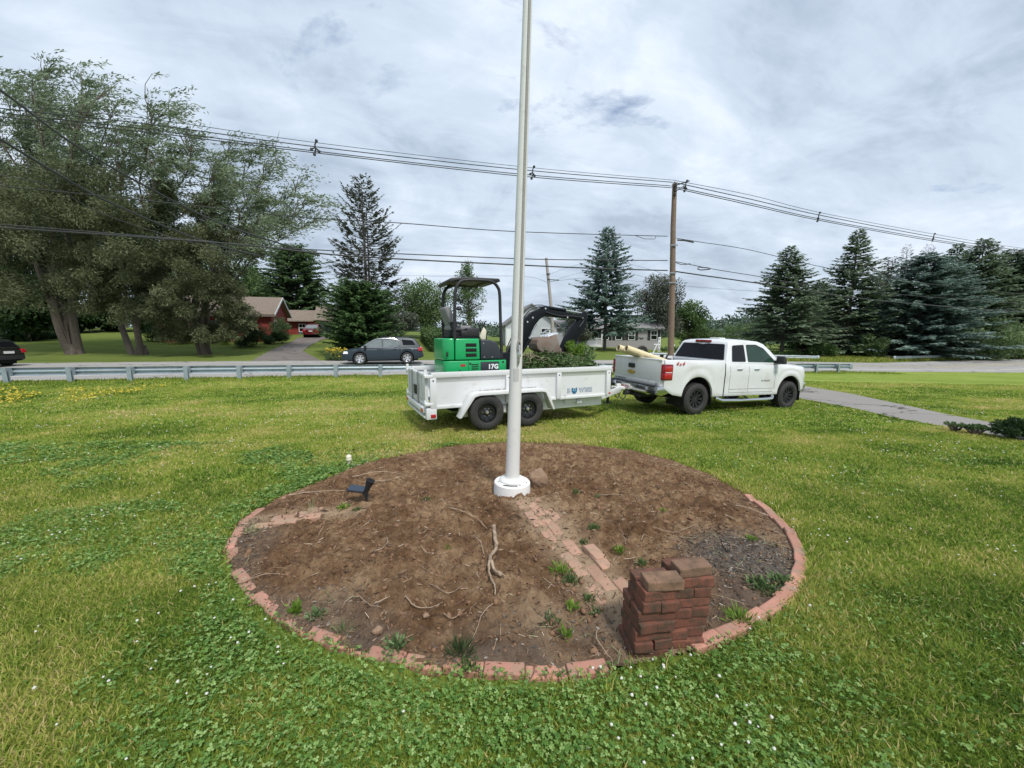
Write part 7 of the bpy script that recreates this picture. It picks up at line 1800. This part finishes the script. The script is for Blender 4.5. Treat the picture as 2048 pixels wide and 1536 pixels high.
x, y = in_bed(34000); dn = fbm(x * 2, y * 2, 9); k = rng.random(len(x)) < .25 + 1.2 * dn * np.clip(5.4 / (y + 1.5), .3, 1.2); x, y = x[k], y[k]
z = Gv(x, y) + soil_h(x, y); n = len(x); sz = rng.gamma(2.0, .0042, n) + .004
V, F = leaf_quads(np.stack([x, y, z + .001], -1), np.stack([rng.normal(size=n), rng.normal(size=n), rng.normal(size=n) * .35 + .1], -1), sz * rng.uniform(1, 3.2, n), sz * .55, rng)
tag(npmesh('soil_crumbs', V, F, lf_debris, np.clip(rng.beta(1.5, 3.2, n), 0, 1)), 'crumbs of soil, bark and root bits over the bed', 'litter', kind='stuff')
# clods: small lumps with volume
def clods():
    bm = bmesh.new(); bmesh.ops.create_icosphere(bm, subdivisions=1, radius=1); bv = np.array([v.co[:] for v in bm.verts]); bf = np.array([[v.index for v in f.verts] for f in bm.faces]); bm.free()
    x, y = in_bed(7000); rim, pth = bed_zones(x, y); k = rng.random(len(x)) > .75 * np.maximum(rim, pth); x, y = x[k], y[k]; n = len(x); s = rng.gamma(1.3, .0036, n) + .0025
    z = Gv(x, y) + soil_h(x, y) + s * .2; J = 1 + rng.normal(size=(n, len(bv), 1)) * .26
    V = bv[None] * J * s[:, None, None] * rng.uniform(.6, 1.3, (n, 1, 3)) + np.stack([x, y, z], -1)[:, None, :]
    F = (bf[None] + (np.arange(n) * len(bv))[:, None, None]).reshape(-1, 3)
    o = npmesh('soil_clods', V.reshape(-1, 3), F, m_clod); tag(o, 'small brown clods scattered over the bed', 'soil clods', kind='stuff')
m_clod = mat('soil_clod', (.22, .13, .08), .97, var=.4, sc_=8, dirt=(.2, .13, .085), dsc=5, dth=.5, spec=.1)
clods()
def twiglets(name, label, n, region, Lr, r, m_, seed):
    rg = np.random.default_rng(seed); x = rg.uniform(-2.65, 2.65, n * 3); y = rg.uniform(1.72, 6.6, n * 3); k = inpoly(x, y, RING) & region(x, y, rg); x, y = x[k][:n], y[k][:n]; n = len(x)
    z = Gv(x, y) + soil_h(x, y) + .004; a = rg.uniform(0, 6.28, n); l = rg.uniform(*Lr, n); dx, dy = np.cos(a) * l, np.sin(a) * l; x2, y2 = x + dx, y + dy; z2 = Gv(x2, y2) + soil_h(x2, y2) + .004 + rg.uniform(0, .02, n)
    mx, my = (x + x2) / 2 - dy * .15 * rg.normal(size=n), (y + y2) / 2 + dx * .15 * rg.normal(size=n); mz = np.maximum((z + z2) / 2, Gv(mx, my) + soil_h(mx, my)) + .004
    P = np.stack([np.stack([x, y, z], -1), np.stack([mx, my, mz], -1), np.stack([x2, y2, z2], -1)], 1); rr = (r * rg.uniform(.6, 1.4, n))[:, None, None]
    nrm = np.stack([-np.sin(a), np.cos(a), a * 0], -1)[:, None, :]; up_ = np.array([0, 0, 1.0])[None, None]
    ring_ = [P + nrm * rr, P + up_ * rr * 1.2, P - nrm * rr]
    V = np.concatenate([np.stack(ring_, 2).reshape(-1, 3)]); base = np.arange(n)[:, None] * 9
    fs = []
    for s_ in (0, 1):
        for j in (0, 1): fs.append(base + np.array([[s_ * 3 + j, s_ * 3 + j + 1, (s_ + 1) * 3 + j + 1, (s_ + 1) * 3 + j]]))
    tag(npmesh(name, V, np.concatenate(fs), m_, rg.random(n * 4)), label, 'twigs', kind='stuff')
twiglets('root_litter', 'fine pale roots and straws strewn over the soil', 1500, lambda x, y, g: g.random(len(x)) < .3 + .9 * fbm(x * 1.6, y * 1.6, 4), (.02, .10), .0016, lf_debris, 3)
twiglets('straw_litter', 'bleached straw along the lower rim of the bed', 700, lambda x, y, g: bed_zones(x, y)[0] > .3, (.03, .12), .0015, lf_straw, 4)
x, y = in_bed(110000); rim, _ = bed_zones(x, y); dk = (np.clip(1 - np.hypot((x - 1.85) / .62, (y - 2.8) / .5), 0, 1) * 2.2).clip(0, 1); k = rng.random(len(x)) < np.maximum(rim * .7, dk); x, y = x[k], y[k]; n = len(x); z = Gv(x, y) + soil_h(x, y)
V, F = leaf_quads(np.stack([x, y, z + rng.uniform(0, .008, n)], -1), np.stack([rng.normal(size=n), rng.normal(size=n), rng.normal(size=n) * .3], -1), rng.uniform(.012, .042, n), rng.uniform(.005, .014, n), rng, unit(rng.normal(size=(n, 3)) * .5 + [0, 0, 0]))
tag(npmesh('mulch', V, F, lf_mulch, np.clip(rng.beta(1.2, 1.9, n), 0, 1)), 'weathered grey bark mulch inside the rim of the bed', 'mulch', kind='stuff')

# ---------------- lawn: blades, clover, flowers ----------------
def blades(x, y, h, w_, rng, lean=.5):
    n = len(x); z = Gl(x, y) - .004; a = rng.uniform(0, 6.28, n); ca, sa_ = np.cos(a), np.sin(a); l1 = rng.uniform(.1, lean, n); bend = rng.uniform(.2, .9, n); t = rng.uniform(0, 6.28, n)
    b0 = np.stack([x, y, z], -1); dx, dy = np.cos(t), np.sin(t)
    m = b0 + np.stack([dx * h * l1 * .5, dy * h * l1 * .5, h * .55], -1); tp = b0 + np.stack([dx * h * (l1 + bend * .6), dy * h * (l1 + bend * .6), h * (1 - bend * .25)], -1)
    s = np.stack([ca * w_, sa_ * w_, a * 0], -1) * .5
    V = np.stack([b0 - s, b0 + s, m + s * .8, m - s * .8, tp], 1); i = np.arange(n) * 5
    return V.reshape(-1, 3), np.concatenate([np.stack([i, i + 1, i + 2], -1), np.stack([i, i + 2, i + 3], -1), np.stack([i + 3, i + 2, i + 4], -1)])
def clover_density(x, y):
    c = fbm(x * .9 + 3, y * .9, 61, 4, .55)
    d = np.clip((c - .42) * 5, 0, 1) * np.clip((3.4 - y) / 1.2, .0, 1) + np.exp(-((np.hypot(x + .6, y - 1.45) / 1.05) ** 2)) * .9 + np.exp(-(((x + 2.3) / .5) ** 2 + ((y - 4.3) / 1.2) ** 2)) * .8 + np.exp(-(((x - .1) / 1.6) ** 2 + ((y - 1.3) / .35) ** 2)) * .6
    d = d + np.clip((c - .52) * 4, 0, .5) * (y < 8)
    d = d * np.clip(1.0 - .9 * np.clip((x - .9) / .9, 0, 1) * (y > 1.2), 0, 1) * np.clip((fbm(x * 3.1, y * 3.1, 66, 3) - .28) * 4, .25, 1)
    return np.clip(d - np.clip((-x - 1.6) / .9, 0, 1) * (y < 2.6) * .5, 0, 1)
def sample_view(rng, n, r0, r1, wide=1.62):
    y = np.sqrt(rng.uniform(r0 ** 2, r1 ** 2, n)); x = rng.uniform(-1, 1, n) * (y * wide + .3); return x, y
def allowed(x, y):
    n = -.259 * x + .966 * y
    return ~inpoly(x, y, RING) & ~inpoly(x, y, DRIVE) & (n < 19.4)
def lawn_tint(x, y, rng):
    n = len(x); u = fbm(x * .55, y * .55, 71, 4); v = fbm(x * 2.6, y * 2.6, 72, 3); m = fbm((x * .96 + y * .28) * .06, (-x * .28 + y * .96) * .9, 73, 3)
    b_ = .455 + (u - .5) * .95 + (v - .5) * .65 + (m - .5) * .75 + .08 * np.clip((y - 3) / 8, 0, 1)
    t = b_ - .04 + rng.normal(0, .2, n) * np.clip(5 / (y + 1), .5, 1); return np.clip(np.where(rng.random(n) < .06, .95, t), 0, 1)
RG = np.random.default_rng(5); Vs, Fs, Ts = [], [], []; off = 0
for (r0, r1, n, h, w_) in ((1.0, 2.6, 170000, .040, .0058), (2.6, 4.6, 150000, .040, .0088), (4.6, 8.0, 150000, .042, .014), (8.0, 14.0, 120000, .045, .024), (14.0, 19.5, 60000, .05, .036)):
    x, y = sample_view(RG, n, r0, r1); k = allowed(x, y); x, y = x[k], y[k]
    keep_ = ~((np.hypot(x / 2.65, (y - 4.17) / 2.46) < 1.03) & (y < 3.8) & (RG.random(len(x)) < .75)); x, y = x[keep_], y[keep_]
    cd = clover_density(x, y); k = RG.random(len(x)) > cd * .62; x, y = x[k], y[k]
    edge = np.hypot(x / 2.65, (y - 4.17) / 2.46); hh = h * RG.uniform(.55, 1.3, len(x)) * (.8 + .5 * fbm(x * 1.8, y * 1.8, 81)) * (1 + .55 * np.exp(-((edge - 1.03) / .035) ** 2) * (RG.random(len(x)) < .6))
    V, F = blades(x, y, hh, w_ * RG.uniform(.6, 1.3, len(x)), RG); T = lawn_tint(x, y, RG); T = np.clip(T - .12 * clover_density(x, y), 0, 1)
    Vs.append(V); Fs.append(F + off); Ts.append(np.concatenate([T, T, T])); off += len(V)
def extra(n, x0, x1, y0, y1, w_, marg):
    global off
    x = RG.uniform(x0, x1, n); y = RG.uniform(y0, y1, n); k = allowed(x, y) & (np.abs(x) > np.maximum(y, 1.0) * 1.62 + .3 - marg) | (allowed(x, y) & (y < 1.0)); x, y = x[k], y[k]
    V, F = blades(x, y, .042 * RG.uniform(.6, 1.3, len(x)), w_ * RG.uniform(.6, 1.3, len(x)), RG); T = lawn_tint(x, y, RG)
    Vs.append(V); Fs.append(F + off); Ts.append(np.concatenate([T, T, T])); off += len(V)
extra(480000, -11, 11, -2.5, 6, .012, .3); extra(120000, -26, 26, 6, 15, .022, .3)
tag(npmesh('lawn_grass', np.concatenate(Vs), np.concatenate(Fs), lf_grass, np.concatenate(Ts)), 'mown lawn grass with dry and green patches', 'grass', kind='stuff')
# clover: three round leaflets on a short stalk
def clover(n_try):
    x, y = sample_view(RG, n_try, 1.0, 6.5); k = allowed(x, y) & ~((np.hypot(x / 2.65, (y - 4.17) / 2.46) < 1.025) & (y < 3.8) & (RG.random(len(x)) < .7)); x, y = x[k], y[k]; k = RG.random(len(x)) < clover_density(x, y) * np.clip(3.6 / y, .25, 1); x, y = x[k], y[k]; n = len(x)
    z = Gl(x, y) + RG.uniform(.012, .045, n); s = RG.uniform(.0042, .0088, n) * np.clip(y / 3, 1, 2); a0 = RG.uniform(0, 6.28, n)
    nx = RG.normal(0, .32, n); ny = RG.normal(0, .32, n) - .12; Vs, T = [], []; tn = np.clip(RG.normal(.45, .3, n), 0, 1)
    for j in range(3):
        a = a0 + j * 2.094; ux, uy = np.cos(a), np.sin(a); vx, vy = -uy, ux
        def P(r, t): px_, py_ = ux * r * s + vx * t * s, uy * r * s + vy * t * s; return np.stack([x + px_, y + py_, z + px_ * nx + py_ * ny], -1)
        Vs.append(np.stack([P(0, 0), P(.55, -.62), P(1.25, -.55), P(1.4, 0), P(1.25, .55), P(.55, .62)], 1)); T.append(np.clip(tn + .05 * j, 0, 1))
    V = np.stack(Vs, 1).reshape(-1, 3); F = np.arange(n * 18).reshape(-1, 6); T = np.stack(T, 1).ravel()
    tag(npmesh('clover', V, F, lf_clover, T), 'dark green clover leaves in patches of the lawn', 'clover', kind='stuff')
clover(360000)
def flowers():
    bm = bmesh.new(); bmesh.ops.create_icosphere(bm, subdivisions=2, radius=1); bv = np.array([v.co[:] for v in bm.verts]); bf = np.array([[v.index for v in f.verts] for f in bm.faces]); bm.free()
    x1, y1 = sample_view(RG, 2600, 1.05, 4.2); x2, y2 = sample_view(RG, 5200, 4.2, 12); x = np.concatenate([x1, x2]); y = np.concatenate([y1, y2]); k = allowed(x, y); x, y = x[k], y[k]
    cl = fbm(x * 1.3, y * 1.3, 91, 3); k = RG.random(len(x)) < np.clip((cl - .47) * 3.0, 0.02, 1) * (.22 + .75 * np.maximum(clover_density(x, y), np.clip((y - 3) / 2, 0, .55) * (np.abs(x) > 1.5))); x, y = x[k], y[k]
    n = len(x); s = RG.uniform(.0042, .0078, n) * np.clip(y / 4.5, 1, 1.5); z = Gl(x, y) + .035 + RG.uniform(0, .03, n)
    J = 1 + RG.normal(size=(n, len(bv), 1)) * .16; V = bv[None] * J * s[:, None, None] * np.array([1, 1, .85]) + np.stack([x, y, z], -1)[:, None]
    F = (bf[None] + (np.arange(n) * len(bv))[:, None, None]).reshape(-1, 3); T = np.clip(RG.normal(.62, .25, len(F)), 0, 1)
    tag(npmesh('clover_flowers', V.reshape(-1, 3), F, lf_flower, T), 'white clover flower heads dotted over the lawn', 'flowers', kind='stuff')
flowers()
# yellow wild flowers at the left edge by the guardrail
n = 5200; t = RG.uniform(-18, -8.5, n); nn = RG.uniform(13.4, 17.2, n); x, y = road_xy(t, nn); k = fbm(x * 1.2, y * 1.2, 14) > .44 + .035 * np.maximum(0, t + 12); x, y = x[k], y[k]; n = len(x)
V, F = leaf_quads(np.stack([x, y, Gl(x, y) + RG.uniform(.05, .16, n)], -1), RG.normal(size=(n, 3)) * [1, 1, .3], .055, .05, RG)
tag(npmesh('yellow_wildflowers', V, F, lf_yellow, RG.random(n)), 'patch of small yellow flowers at the left edge before the guardrail', 'flowers', kind='stuff')
